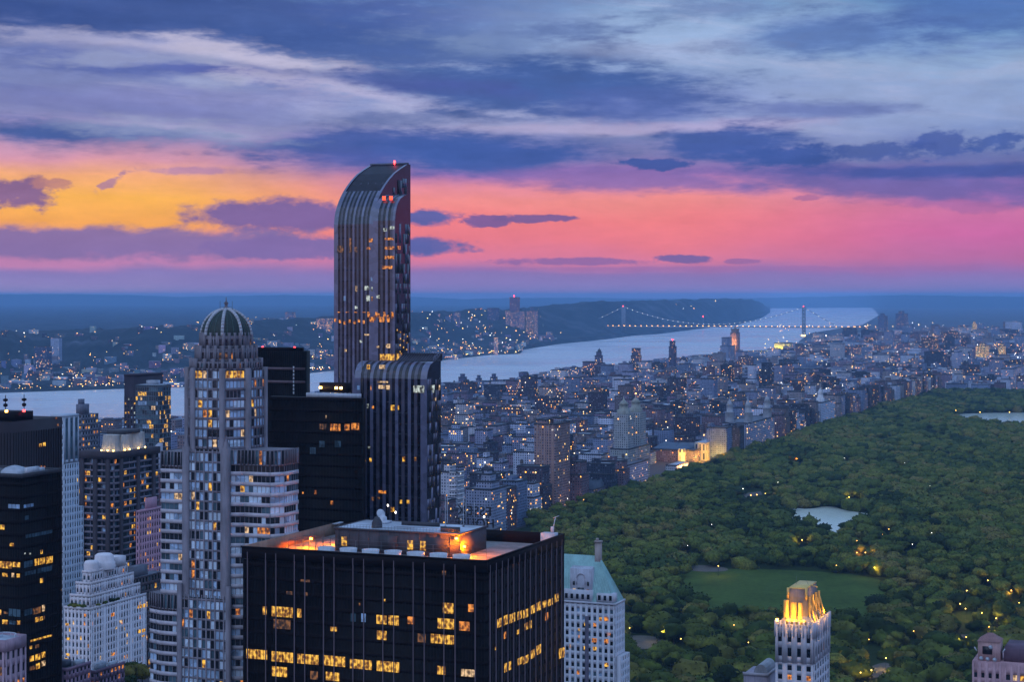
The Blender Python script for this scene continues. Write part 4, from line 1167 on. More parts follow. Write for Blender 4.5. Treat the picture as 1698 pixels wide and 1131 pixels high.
# ------------------------------------------------------------------ far shore buildings
def nj(name, label, xl, xr, ytop, Y, tint, lit, cat='building', tiers=(), beacon=None, pale=False):
    xc = xl + (xr - xl) * .72
    z = nj_height(xc, Y)
    r_, w, d, top = landmark(name, label, xl, xc, xr, ytop, Y, tint, lit, cat, tiers, m_roof_pale if pale else None, None, None, z - 6)
    if beacon:
        q = MB(); q.lathe((-w * .5, d * .3, top[4]), [(.4, 0), (.4, 4), (Y / F * .8, 5), (Y / F * .8, 5 + Y / F * 1.5), (.4, 6 + Y / F * 1.6)], 8); q.build('beacon', m_red_lamp, r_)
    return r_
for a in (
        ('pale_tower', 'pale slab tower alone on the dark far bank at left', 84, 103, 560, 6000, (.42, .46, .52), .5),
        ('dark_tower_block', 'wide dark tower block near the water on the far bank at left', 57, 86, 575, 5600, (.08, .09, .14), 1.0),
        ('pale_tower', 'slim white tower among dark ones on the hill right of the green dome', 463, 470, 527, 8600, (.5, .52, .58), .6),
        ('dark_tower', 'grey tower with lit top right of a slim white tower on the hill', 472, 490, 518, 8700, (.2, .22, .3), 1.5),
        ('lit_tower_block', 'dark block full of amber windows just left of the tall curved tower', 525, 552, 528, 7900, (.14, .15, .22), 4.0),
        ('lit_tower_block', 'low grey block on the hill between the green dome and the curved tower', 430, 456, 528, 8900, (.2, .22, .3), .8),
        ('tall_far_tower', 'tall maroon tower with a red beacon, highest on the far bank', 845, 862, 493, 9800, (.24, .11, .15), .5),
        ('dark_tower', 'dark tower left of the tall maroon tower on the far bank', 808, 828, 511, 9700, (.10, .10, .17), .6),
        ('lit_block', 'dark block with scattered lit windows right below the tall maroon tower', 838, 870, 516, 9500, (.12, .12, .2), 3.0),
        ('lit_block', 'long lit block on the hill right of the tall maroon tower', 872, 892, 515, 9900, (.12, .13, .2), 3.0),
        ('grey_tower', 'grey tower with pale top just right of the tall curved tower', 690, 702, 526, 9000, (.28, .3, .38), 1.0),
        ('grey_tower', 'second grey tower right of the tall curved tower, with amber windows', 716, 730, 521, 9100, (.16, .17, .25), 3.0),
        ('grey_tower', 'squat grey tower between the curved tower and the dark far tower', 738, 748, 524, 9200, (.2, .22, .3), 1.0),
        ('grey_tower', 'dark grey tower with lit base, midway to the maroon tower', 752, 764, 518, 9300, (.13, .14, .22), 2.0),
        ('shore_tower', 'shore tower with a column of amber lights below the far hill', 819, 826, 560, 7900, (.2, .2, .28), 7.0)):
    nj(*a, beacon='tall_far' in a[0])
m_shed = facade_material('pier_shed_wall', 9.0, 6.0, (0.1, 0.9), (0.3, 0.6), 0.35, 2.2, (0.3, 0.32, 0.38))
for i, (xl, xr, yt, Y, lab) in enumerate(((88, 150, 629, 5150, 'long low pier shed with a lit front'), (152, 214, 632, 5200, 'long pale terminal shed beside the lit pier shed'), (6, 50, 634, 4980, 'broad dock building with warm lit windows'), (226, 300, 637, 5100, 'low warehouse behind the moored lights'),
                                       (700, 760, 592, 7330, 'low wharf building strung with yellow lights'), (815, 862, 583, 8230, 'flat pier building with a line of yellow lights'), (508, 550, 604, 6700, 'brightly lit ferry landing behind the dark towers'))):
    Xc, w, d = fit(xl, xr - 3, xr, Y)
    root = thing('pier_shed', lab + ' on the far shore', 'building', (Xc, Y, 1.5), -TH)
    z = max(7, CAMH - (yt - HY) * Y / F)
    q = MB(); d = min(max(d, 20), 60)
    wall_uv(q, rect(-w, 0, 0, d), 0, z, 0, i * 90.0)
    q.build('wall', m_shed, root)
    q = MB(); q.mesh([(-w, 0, z), (0, 0, z), (0, d, z), (-w, d, z), (-w, d / 2, z + 3), (0, d / 2, z + 3)], [(0, 1, 5, 4), (1, 2, 5), (2, 3, 4, 5), (3, 0, 4)]); q.build('roof', m_roof_pale, root)
# smaller buildings of the far bank
RN = random.Random(8)
q = MB()
for i in range(420):
    px = RN.uniform(-80, 930); 
    d_ = abs(RN.gauss(0, 1)) * 900 + 40
    Y = y_shore(px) + d_
    if d_ > ridge_len(px) * 1.15: continue
    x = (px - CX) * Y / F; z = nj_height(px, Y)
    w, d, h = RN.uniform(8, 38), RN.uniform(8, 20), RN.choice((8, 8, 10, 12, 14, 22))
    b0 = len(q.f)
    fp = [(x - w / 2, y_) for y_ in ()] or rect(x - w / 2, x + w / 2, Y - d / 2, Y + d / 2)
    wall_uv(q, fp, z - 8, z + h, 0, i * 61.0)
    q.poly([(*p_, z + h) for p_ in fp], RN.choice((1, 2)))
    q.tint += [(*(c * RN.uniform(.7, 1.1) for c in RN.choice(TINTS)[1]), RN.choice((.2, .5, 1, 2)))] * (len(q.f) - b0)
tag(q.build('hillside_houses', [m_apart_far, m_roof, m_roof_pale]), 'scattered small houses and sheds on the far river bank', 'houses', None, 'stuff')

# ------------------------------------------------------------------ countless town lights
RL = random.Random(77)
q = MB()
def dot(x, y, z, r, m):
    q.mesh([(x + r, y, z), (x - r, y, z), (x, y + r, z), (x, y - r, z), (x, y, z + r), (x, y, z - r)], [(0, 2, 4), (2, 1, 4), (1, 3, 4), (3, 0, 4), (2, 0, 5), (1, 2, 5), (3, 1, 5), (0, 3, 5)], m)
def rdot(px, Y, z, k=1.0, hue=None):
    m = RL.choices((0, 1, 2), (5, 4, 3))[0] if hue is None else hue
    dot((px - CX) * Y / F, Y, z, Y / F * .36 * k * RL.uniform(.6, 1.6), m)
for i in range(150):                                   # far bank
    px = RL.uniform(-60, 930); Y = y_shore(px) + 30 + abs(RL.gauss(0, 1)) * 1000
    rdot(px, Y, nj_height(px, Y) + 12, .8)
for a, b, k, sp in ((0, 300, 90, 160), (505, 552, 40, 200), (690, 870, 90, 160), (560, 700, 20, 300)):     # along the water
    for i in range(k):
        px = RL.uniform(a, b); Y = y_shore(px) + RL.uniform(5, sp); rdot(px, Y, RL.uniform(8, 16), 1.0)
for cx_, cy_, sx, sy, k in ((780, 575, 22, 8, 45), (855, 535, 28, 8, 40), (540, 538, 10, 10, 16), (150, 524, 12, 1, 6), (720, 545, 18, 8, 16), (60, 545, 40, 12, 20), (1130, 512, 40, 8, 5), (1380, 512, 30, 3, 8)):
    for i in range(k):
        px, py = RL.gauss(cx_, sx), RL.gauss(cy_, sy)
        if px < 1270:
            Y = y_shore(min(px, 1270)) + max(20, ridge_len(px) * RL.uniform(.1, .9)); z = nj_height(px, Y) + 10
            rdot(px, Y, z, 1.0)
for i in range(280):                                   # northern plain and the west side
    px = RL.uniform(1290, 1720); py = 535 + abs(RL.gauss(0, 1)) * 45
    if py > 640 - (px - 1290) * .02: continue
    Y = (CAMH - 26) * F / (py - HY); rdot(px, Y, 26, .9)
for cx_, cy_, sx, sy, k, hue in ((1420, 560, 8, 10, 16, 0), (1640, 570, 50, 4, 40, 0), (1500, 590, 60, 14, 36, 1), (1560, 572, 50, 3, 30, 0), (1400, 572, 10, 4, 12, 0), (1445, 545, 9, 2, 10, 0), (1680, 590, 20, 10, 26, 2), (1492, 624, 4, 3, 10, 0), (1290, 580, 40, 12, 14, 1), (1150, 600, 60, 10, 14, 0), (1360, 602, 4, 3, 8, 0)):
    for i in range(k):
        px, py = RL.gauss(cx_, sx), RL.gauss(cy_, sy)
        py = max(py, 530)
        Y = (CAMH - 24) * F / (py - HY); rdot(px, Y, 24, 1.0, hue)
for i in range(230):                                   # lights on roofs and terraces of the west side
    r = recs[RL.randrange(min(len(recs), 900))]
    if r['area'] <= 0: continue
    rdot(r['pu'] + RL.uniform(-3, 3), r['p'][1] - r['d'] / 2 - 2, r['h'] + RL.uniform(-6, 3), .8)
tag(q.build('town_lights', [m_amber, m_yellow, m_white]), 'countless tiny amber and white street lights strewn over the far banks and streets', 'lights', None, 'stuff')
# radio mast on the headland
Yh = 14500
root = thing('radio_mast', 'thin radio mast with red lights on the wooded headland beyond the bridge', 'mast', ((1166 - CX) * Yh / F, Yh, nj_height(1166, Yh) - 5), 0)
q = MB()
for a in range(3): q.tube((6 * math.cos(a * 2.09), 6 * math.sin(a * 2.09), 0), (.6 * math.cos(a * 2.09), .6 * math.sin(a * 2.09), 72), .9, 5)
q.build('lattice', m_steel, root)
q = MB(); q.lathe((0, 0, 70), [(.5, 0), (4, 2), (4, 6), (.5, 8)], 8); q.build('beacon', m_red_lamp, root)
# ------------------------------------------------------------------ the near towers
def pane_glow(name, rgb, rgb2, power):
    """a lit window: bright interior with darker shapes of blinds, desks and partitions"""
    m, n, p = principled(name, (0.03, 0.025, 0.02), 0.3)
    co = n.node('ShaderNodeNewGeometry').outputs['Position']
    mp = n.node('ShaderNodeMapping'); mp.inputs['Scale'].default_value = (1.1, 1.1, 0.9); n.link(co, mp.inputs[0])
    a = n.noise(mp.outputs[0], 1.0, 3.0, 0.7)
    vo = n.node('ShaderNodeTexVoronoi'); vo.inputs['Scale'].default_value = 0.9; n.link(mp.outputs[0], vo.inputs['Vector'])
    k = n.smooth(n.math('ADD', n.math('MULTIPLY', a, .6), n.math('MULTIPLY', vo.outputs['Distance'], .5)), 0.38, 0.72)
    n.link(n.mix(k, rgb2, rgb), p.inputs['Emission Color'])
    n.link(n.math('MULTIPLY_ADD', k, power * .8, power * .25), p.inputs['Emission Strength'])
    return m
def glass(name, base, rough=0.12, var=0.5, spec=0.6):
    m, n, p = principled(name, base, rough, 0.0, spec)
    co = n.node('ShaderNodeNewGeometry').outputs['Position']
    vo = n.node('ShaderNodeTexVoronoi'); vo.inputs['Scale'].default_value = 0.45; n.link(co, vo.inputs['Vector'])
    r = n.node('ShaderNodeSeparateColor'); n.link(vo.outputs['Color'], r.inputs[0])
    k = n.math('MULTIPLY_ADD', r.outputs[0], 2 * var, 1 - var)
    n.link(n.mix(1.0, (*base, 1), n.xyz(k, k, k), 'MULTIPLY'), p.inputs['Base Color'])
    return m
PANE = dict(dark=glass('glass_dark', (0.012, 0.016, 0.022)), blue=glass('glass_drawn_blind', (0.32, 0.46, 0.62), 0.25, .45), pale=glass('glass_pale_blind', (0.58, 0.72, 0.84), 0.35, .25),
            teal=glass('glass_teal', (0.06, 0.11, 0.14), 0.15), warm=pane_glow('window_yellow', (1.0, .55, .07), (.45, .14, .015), 1.1), orange=pane_glow('window_orange', (1.0, .34, .05), (.4, .1, .02), .95),
            cream=pane_glow('window_cream', (1.0, .66, .36), (.5, .3, .15), .9), white=pane_glow('window_white', (.75, .85, .8), (.2, .22, .2), .8), dim=pane_glow('window_dim', (.5, .2, .06), (.06, .03, .02), .45))
PKEYS = list(PANE)

class Tower:
    def __init__(self, name, label, xl, xc, xr, Y, group=None, seed=1, cat='skyscraper'):
        self.Xc, self.w, self.d = fit(xl, xc, xr, Y)
        self.Y = Y
        self.root = thing(name, label, cat, (self.Xc, Y, 1.6), -TH, group)
        self.M = Matrix.Translation((self.Xc, Y, 1.6)) @ Matrix.Rotation(-TH, 4, 'Z')
        self.Mi = self.M.inverted()
        self.panes = []
        self.r = random.Random(seed)
        self.wall = MB()
        c = self.M @ Vector((-self.w / 2, self.d / 2, 0))
        USED.append((c.x, c.y, self.w / 2 + 4, self.d / 2 + 4))
    def z(self, py, Y=None):
        return CAMH - (py - HY) * (Y or self.Y) / F - 1.6
    def on(self, px, py, P, nrm):
        """where the sight line through a photo pixel meets a facade plane, in the tower's own frame"""
        o = self.Mi @ Vector((0, 0, CAMH)); q_ = self.Mi @ at(px, py, 1000.0)
        dr = q_ - o
        k = ((P[0] - o.x) * nrm[0] + (P[1] - o.y) * nrm[1]) / (dr.x * nrm[0] + dr.y * nrm[1])
        return o + dr * k
    def pane(self, P, d, nrm, u0, u1, z0, z1, t, key, force=False):
        def q_(u, z): return (P[0] + d[0] * u + nrm[0] * t, P[1] + d[1] * u + nrm[1] * t, z)
        self.panes.append(([q_(u0, z0), q_(u1, z0), q_(u1, z1), q_(u0, z1)], key, force))
    def lit(self, P, d, nrm, rects, t=0.06, key='warm', split=0.0, zoom=(0, 0, 1)):
        """lit windows at the photo's places on this facade; zoom = (x0, y0, scale) of the crop they were read from"""
        for rc in rects:
            x0, y0, x1, y1 = [rc[0] / zoom[2] + zoom[0], rc[1] / zoom[2] + zoom[1], rc[2] / zoom[2] + zoom[0], rc[3] / zoom[2] + zoom[1]]
            a, b = self.on(x0, y0, P, nrm), self.on(x1, y1, P, nrm)
            ua = (a.x - P[0]) * d[0] + (a.y - P[1]) * d[1]; ub = (b.x - P[0]) * d[0] + (b.y - P[1]) * d[1]
            mid = self.on((x0 + x1) / 2, (y0 + y1) / 2, P, nrm).z; hgt = abs(self.on((x0 + x1) / 2, y0, P, nrm).z - self.on((x0 + x1) / 2, y1, P, nrm).z)
            k = key if len(rc) < 5 else rc[4]
            n_ = 1 if not split else max(1, round(abs(ub - ua) / split))
            for i in range(n_):
                g_ = 0.06 * abs(ub - ua) / n_
                self.pane(P, d, nrm, ua + (ub - ua) * i / n_ + g_, ua + (ub - ua) * (i + 1) / n_ - g_, mid - hgt / 2, mid + hgt / 2, t, k, True)
    def facade(self, P, d, nrm, W, z0, z1, fh, bay, mix, pier=(.35, .25), span=(.8, .12), recess=.02, wm=0, sm=0, every=1, wide=None, run=0.0):
        """piers and spandrels standing proud of the glass, one pane to each opening"""
        nb = max(1, round(W / bay)); bw = W / nb
        nf = max(1, int((z1 - z0) / fh))
        for i in range(nb + 1):
            if i % every and i != nb: continue
            pw = pier[0] * (1.0 if not wide or i % wide else 2.2)
            u = i * bw
            self.wall.slab(P, d, nrm, max(0, u - pw / 2), min(W, u + pw / 2), z0, z1, 0, pier[1], wm)
        for k in range(nf + 1):
            z = z0 + k * fh
            self.wall.slab(P, d, nrm, 0, W, z, min(z + span[0], z1), 0, span[1], sm)
        keys = list(mix); wts = [mix[k] for k in keys]
        last = None
        for k in range(nf):
            for i in range(nb):
                if last is None or self.r.random() > run: last = self.r.choices(keys, wts)[0]
                self.pane(P, d, nrm, i * bw + (pier[0] / 2 if i % every == 0 else .06), (i + 1) * bw - (pier[0] / 2 if (i + 1) % every == 0 else .06), z0 + k * fh + span[0], z0 + (k + 1) * fh, recess, last)
    def finish(self, mats, name='wall'):
        self.wall_o = self.wall.build(name, mats, self.root)
        seen_, rest_ = [], []
        for pn in self.panes:
            c = sum((Vector(v) for v in pn[0]), Vector()) / 4
            pu, pv = proj(self.M @ c)
            ok = -5 < pu < 1703 and pv < 1131
            (seen_ if ok else rest_).append(pn)
        rank = {'warm': 0, 'orange': 0, 'cream': 0, 'white': 0, 'pale': 1, 'dim': 1, 'blue': 2, 'teal': 3, 'dark': 4}
        seen_.sort(key=lambda a: (not a[2], rank[a[1]], -a[0][0][2]))
        for pts_, key, _ in seen_[:100]:
            c = sum((Vector(v) for v in pts_), Vector()) / 4
            q = MB(); q.poly([Vector(v) - c for v in pts_])
            o = q.build('window', PANE[key], self.root); o.location = c
        rest_ += seen_[100:]
        if rest_:
            q = MB()
            for pts_, key, _ in rest_: q.poly(pts_, PKEYS.index(key))
            o = q.build('window', [PANE[k] for k in PKEYS], self.root); o['kind'] = 'stuff'
    def part(self, name, q, mats, parent=None, smooth=False):
        return q.build(name, mats, parent or self.root, smooth)
S_D, S_N, E_D, E_N = (1, 0), (0, -1), (0, 1), (1, 0)

m_core = principled('dark_core', (0.012, 0.013, 0.018), 0.35)[0]
m_black = principled('black_metal', (0.010, 0.007, 0.008), 0.55, 0, .08)[0]
m_blackglass = glass('black_glass', (0.006, 0.005, 0.006), 0.35, .5, .08)
m_fin = worn('bronze_fin', (0.12, 0.085, 0.10), 0.5, .05, .3)
m_metal = worn('pale_metal', (0.50, 0.54, 0.60), 0.45, .3, .25, .5)
m_deck = roof_material('roof_deck', (0.24, 0.23, 0.23))
m_stone = worn('grey_stone', (0.20, 0.185, 0.215), 0.8, .12, .38)
m_band = worn('pale_band', (0.50, 0.48, 0.53), 0.75, .12, .2)
m_white_wall = worn('white_masonry', (0.74, 0.69, 0.72), 0.8, .1, .15)
m_pink_wall = worn('pink_brick', (0.48, 0.27, 0.34), 0.85, .1, .2)
m_rail = worn('rail_steel', (0.12, 0.12, 0.13), 0.6)

# ---- broad black office block in front
T = Tower('black_office_block', 'broad black flat-topped office block with thin vertical fins and orange-lit roof, in front', 403, 806, 934, 480, seed=3)
w, d = T.w, T.d; zp = T.z(930); zf = zp - 3.4
q = MB(); q.box(-w, 0, 0, d, 0, zf - .3, 0); T.part('glass_core', q, m_blackglass)
W_ = T.wall
for i in range(17):
    if i in (0, 16): continue
for k, u in enumerate([w * (i + (.28 if i % 2 else 0)) / 16.3 + 1.6 for i in range(16)]):
    W_.slab((-w, 0), S_D, S_N, u - .10, u + .10, 0, zp - 1.5, 0, .42, 1)
for i in range(14):
    u = d * (i + .5) / 14
    W_.slab((0, 0), E_D, E_N, u - .12, u + .12, 0, zp - 1.5, 0, .42, 1)
    W_.slab((0, 0), E_D, E_N, u + d / 42, u + d / 42 + .9, 0, zp - 3.4, 0, .22, 0)
for i in range(80):
    W_.slab((-w, 0), S_D, S_N, w * (i + .5) / 80 - .06, w * (i + .5) / 80 + .06, 0, zp - 3.4, 0, .1, 0)
nfl = int((zp - 4) / 3.75)
for k in range(nfl):
    z = zp - 4.4 - k * 3.75
    W_.slab((-w, 0), S_D, S_N, 0, w, z - 1.1, z, 0, .07, 0); W_.slab((0, 0), E_D, E_N, 0, d, z - 1.1, z, 0, .07, 0)
Z5 = (390, 830, 2.979)
T.lit((-w, 0), S_D, S_N, [(55, 738, 160, 785), (180, 750, 288, 800), (307, 762, 414, 810), (436, 770, 545, 820), (567, 788, 677, 835), (699, 797, 812, 848), (180, 527, 287, 577), (698, 568, 750, 612), (757, 570, 810, 618), (1000, 585, 1083, 636), (966, 664, 1083, 710),
       (182, 823, 258, 872), (448, 850, 516, 892), (1116, 836, 1185, 872, 'cream'), (998, 820, 1040, 862)], .14, 'warm', 1.15, Z5)
T.lit((-w, 0), S_D, S_N, [(136, 525, 158, 566), (306, 536, 330, 580), (252, 450, 286, 466, 'dim'), (345, 455, 360, 474, 'dim'), (1024, 508, 1083, 560), (1150, 514, 1180, 552, 'orange'), (1104, 600, 1162, 645, 'orange'), (698, 645, 752, 690), (850, 575, 886, 612, 'orange'), (735, 488, 744, 500), (470, 626, 506, 648),
       (370, 845, 412, 886, 'dim'), (612, 508, 620, 520), (185, 590, 280, 636, 'dim'), (900, 660, 945, 702, 'dim'), (622, 560, 648, 602, 'blue'), (570, 560, 600, 600, 'teal'), (1022, 340, 1044, 370, 'dim'), (322, 392, 372, 404, 'dim')], .14, 'warm', 0, Z5)
T.lit((0, 0), E_D, E_N, [(1289, 585, 1311, 628), (1322, 568, 1345, 614), (1350, 560, 1378, 604), (1389, 548, 1412, 588), (1418, 540, 1442, 580), (1452, 520, 1476, 560), (1480, 504, 1505, 546), (1514, 496, 1534, 530), (1540, 488, 1564, 520), (1574, 462, 1592, 502),
       (1322, 650, 1334, 684, 'orange'), (1424, 606, 1442, 640), (1450, 594, 1460, 634), (1526, 556, 1542, 592, 'orange'), (1386, 640, 1398, 662), (1324, 806, 1338, 850), (1342, 798, 1358, 840), (1390, 778, 1414, 812), (1418, 768, 1444, 806), (1452, 740, 1476, 782), (1480, 716, 1506, 762), (1594, 732, 1610, 782), (1612, 726, 1624, 776), (1278, 724, 1286, 740)], .3, 'warm', .8, Z5)
# parapet ring and roof
W_.box(-w - .3, .3, -.3, .3, zp - 3.4, zp, 0); W_.box(-w - .3, .3, d - .3, d + .3, zp - 3.4, zp, 0)
W_.box(-w - .3, -w + .3, .3, d - .3, zp - 3.4, zp, 2); W_.box(-.3, .3, .3, d - .3, zp - 3.4, zp, 0)
W_.box(-w - .5, .5, -.5, -.3, zp - .35, zp + .12, 0); W_.box(.3, .5, -.3, d, zp - .35, zp + .12, 0)
T.finish([m_black, m_fin, worn('parapet_inner', (.30, .19, .14), .8)])
q = MB(); q.poly([(-w, 0, zf), (0, 0, zf), (0, d, zf), (-w, d, zf)]); T.part('roof', q, m_deck)
px0, px1, py0, py1 = -57.0, -18.0, 23.0, 43.0; zt = zp + 3.4
q = MB(); q.box(px0, px1, py0, py1, zf, zt - .4, 0)
for i in range(12): q.box(px0 + 1 + i * 3.2, px0 + 1.25 + i * 3.2, py0 - .15, py0 - .002, zf, zt - .5, 0)
q.box(px0 - .3, px1 + .3, py0 - .3, py0, zt - .5, zt, 0); q.box(px1, px1 + .3, py0, py1 + .3, zt - .5, zt, 0); q.box(px0 - .3, px0, py0, py1 + .3, zt - .5, zt, 0); q.box(px0, px1, py1, py1 + .3, zt - .5, zt, 0)
pent = T.part('penthouse', q, worn('penthouse_cladding', (.075, .065, .075), .7, .2))
q = MB(); q.poly([(px0, py0, zt - .2), (px1, py0, zt - .2), (px1, py1, zt - .2), (px0, py1, zt - .2)]); T.part('penthouse_roof', q, m_roof_pale, pent)
for u, k in ((2.2, 'warm'), (23.2, 'warm'), (27.2, 'warm')):
    q = MB(); q.box(px0 + u, px0 + u + 1.7, py0 - .25, py0 - .16, zt - 5.2, zt - 2.6); T.part('penthouse_window', q, PANE[k], pent)
q = MB(); q.box(px0 + 14, px0 + 20, py0 - .2, py0 - .02, zt - 5.4, zt - 1.6); q.box(px0 + 29, px0 + 36, py0 - .2, py0 - .02, zt - 5.6, zt - 1.4); T.part('louvre', q, m_dark_trim, pent)
q = MB()
for i in range(40):
    q.tube((px0 + i, py0 + .1, zt), (px0 + i, py0 + .1, zt + 1.1), .035, 4)
q.tube((px0, py0 + .1, zt + 1.1), (px1, py0 + .1, zt + 1.1), .045, 4); q.tube((px0, py0 + .1, zt + .6), (px1, py0 + .1, zt + .6), .035, 4)
T.part('guard_rail', q, m_rail, pent)
q = MB(); q.box(px0 + 15, px0 + 27, py0 + 13, py0 + 13.8, zt - .2, zt + .9); T.part('roof_duct', q, m_dark_trim, pent)
q = MB(); q.box(px0 + 6, px0 + 10, py0 + 13, py0 + 17, zt - .2, zt + .5); q.lathe((px0 + 8, py0 + 15, zt + .5), [(1.2, 0), (1.2, 1.0), (.3, 1.8)], 10); T.part('roof_hatch', q, m_metal, pent)
q = MB(); q.lathe((px0 + 11, py0 + 5, zt - .2), [(1.6, 0), (1.5, 1.6), (.7, 3.0), (.1, 3.2)], 10); T.part('vent_hood', q, m_dark_trim, pent)
q = MB(); q.box(px1 - 7, px1 - 1, py0 + 3, py0 + 3.3, zt - .2, zt + 1.4); T.part('roof_screen', q, m_dark_trim, pent)
q = MB(); q.box(-56, -6, 5.5, 13.5, zf, zf + .7); q.box(-56, -6, 5.2, 5.48, zf + .5, zf + .9); T.part('cooling_platform', q, m_dark_trim)
for i in range(7):
    q = MB(); c = (-52.5 + i * 6.9, 9.2, zf + .7)
    q.lathe(c, [(2.6, 0), (2.3, .8), (2.5, 2.4), (2.35, 2.4), (2.15, .9)], 20)
    fan = T.part('cooling_fan', q, m_metal)
    q = MB()
    for a in range(5): q.box(c[0] - 1.9, c[0] + 1.9, c[1] - .14, c[1] + .14, c[2] + 1.4, c[2] + 1.5) if a == 0 else q.tube((c[0], c[1], c[2] + 1.5), (c[0] + 1.9 * math.cos(a * 1.26), c[1] + 1.9 * math.sin(a * 1.26), c[2] + 1.5), .12, 4)
    T.part('fan_blade', q, m_dark_trim, fan)
q = MB()
for u0, u1, y_ in ((-54, -6, 14.4), ):
    for i in range(13): q.tube((u0 + i * 4, y_, zf), (u0 + i * 4, y_, zf + 4.6), .06, 4)
    for zz in (2.4, 3.5, 4.6): q.tube((u0, y_, zf + zz), (u1, y_, zf + zz), .06, 4)
T.part('pipe_rack', q, m_rail)
q = MB()
for i in range(6):
    for j in range(2):
        q.tube((-w + 4.5 + i * 2.2, 18 + j * 9, zf), (-w + 4.5 + i * 2.2, 18 + j * 9, zf + 3.2 + (i % 2)), .09, 4)
    q.tube((-w + 4.5 + i * 2.2, 18, zf + 3.2), (-w + 4.5 + i * 2.2, 27, zf + 3.2), .07, 4)
for j in range(2): q.tube((-w + 4.5, 18 + j * 9, zf + 3.2), (-w + 15.5, 18 + j * 9, zf + 3.2), .09, 4); q.tube((-w + 4.5, 18 + j * 9, zf + 1.6), (-w + 15.5, 18 + j * 9, zf + 1.6), .07, 4)
T.part('equipment_frame', q, m_rail)
q = MB()
for i in range(12): q.tube((-15 + i * 1.1, 12.5, zf), (-15 + i * 1.1, 12.5, zf + 1.2), .05, 4)
q.tube((-15, 12.5, zf + 1.2), (-2.9, 12.5, zf + 1.2), .06, 4); T.part('roof_rail', q, m_rail)
q = MB(); q.box(-w + .5, -w + 1.7, d - 6, d - 1, zp - .1, zp + .2); T.part('coping_block', q, m_metal)
q = MB(); q.box(-5.5, -1.2, d - 4.5, d - 1.2, zf, zp + .4); T.part('stair_head', q, m_metal)
# roof lamps
m_orange_lamp = glow('roof_lamp_orange', (1.0, .22, .03), 30.0)
for nm, loc, pw in (('roof_lamp', (px1 - .4, py0 - .7, zt - 1.5), 8000), ('roof_lamp', (px1 + .4, py0 + 3.0, zf + 2.6), 20000), ('roof_lamp', (px0 - 1.0, 34, zf + 3.0), 40000), ('roof_lamp', (-w + 7.5, 26, zf + 2.4), 13000)):
    q = MB(); q.box(loc[0] - .3, loc[0] + .3, loc[1] - .3, loc[1] + .3, loc[2], loc[2] + .5); o = T.part(nm, q, m_orange_lamp)
    o = lamp('lamp_light', T.root, (loc[0] + (.8 if loc[0] > -30 else -.9), loc[1] - .9, loc[2] + .2), pw, (1.0, .20, .0), .3)
    if loc[0] < -30:                                # shaded fittings: they throw their light down on the deck only
        o.data = bpy.data.lights.new('lamp_light', 'SPOT'); o.data.energy = pw; o.data.color = (1.0, .20, .0); o.data.spot_size = math.radians(168); o.data.spot_blend = .25; o.data.shadow_soft_size = .3
BLK = T
# mast and dishes on that roof
def on_roof(T, x, y, z): return T.M @ Vector((x, y, z))
p_ = on_roof(T, -2.5, d - 2.5, zp + .4)
root = thing('antenna_mast', 'slanting bare antenna mast on the far right corner of the black roof', 'antenna', p_, 0)
q = MB(); q.tube((0, 0, 0), (.9, 0, 4.6), .14, 6); q.tube((.2, 0, 4.4), (2.0, 0, 5.0), .1, 5); q.build('mast', m_metal, root); q = MB(); q.box(-.5, .5, -.5, .5, 0, 1.8); q.build('base_box', m_metal, root)
p_ = on_roof(T, px0 + 5, py1 - 1.0, zt - .2)
root = thing('satellite_dish', 'round white satellite dish at the back left of the penthouse roof', 'dish', p_, .6)
q = MB(); q.tube((0, 0, 0), (0, 0, 1.6), .12, 6); q.build('stand', m_rail, root)
q = MB(); q.lathe((0, 0, 0), [(.1, 0), (.8, .15), (1.4, .5), (1.35, .55)], 16); o = q.build('reflector', m_metal, root); o.location = (0, -.2, 2.1); o.rotation_euler = (1.2, 0, 0)
for i, (x, y, lab) in enumerate(((-w + 17, d - 1, 'white roof lamp on a thin pole at the left end of the back parapet'), (px0 + 10, py1 - .5, 'white roof lamp on a pole behind the satellite dish'), (px1 - .5, py1 - .5, 'white roof lamp at the back right corner of the penthouse'))):
    root = thing('roof_pole_lamp', lab, 'lamp', on_roof(T, x, y, (zt if x > px0 else zp) - .1), 0)
    q = MB(); q.tube((0, 0, 0), (0, 0, 2.4), .06, 5); q.build('pole', m_rail, root)
    q = MB(); q.lathe((0, 0, 2.3), [(.1, 0), (.3, .3), (.1, .7)], 8); q.build('lamp_head', glow('roof_lamp_white', (.95, .9, .85), 5), root)
for i, (x, y, h_, lab) in enumerate(((px1 - 5.5, py1 - 4, 10, 'left of two tall whip antennas on the penthouse roof'), (px1 - 9.5, py1 - 8, 10.5, 'right of two tall whip antennas on the penthouse roof'), (px0 + 27, py1 - 1, 13, 'thin pale whip antenna in the middle of the penthouse back edge'))):
    root = thing('whip_antenna', lab, 'antenna', on_roof(T, x, y, zt - .2), 0)
    q = MB(); q.tube((0, 0, 0), (0, 0, h_), .12, 5, 0, .05); q.build('rod', m_metal, root)
    q = MB(); q.box(-.3, .3, -.3, .3, 0, .5); q.build('foot', m_rail, root)

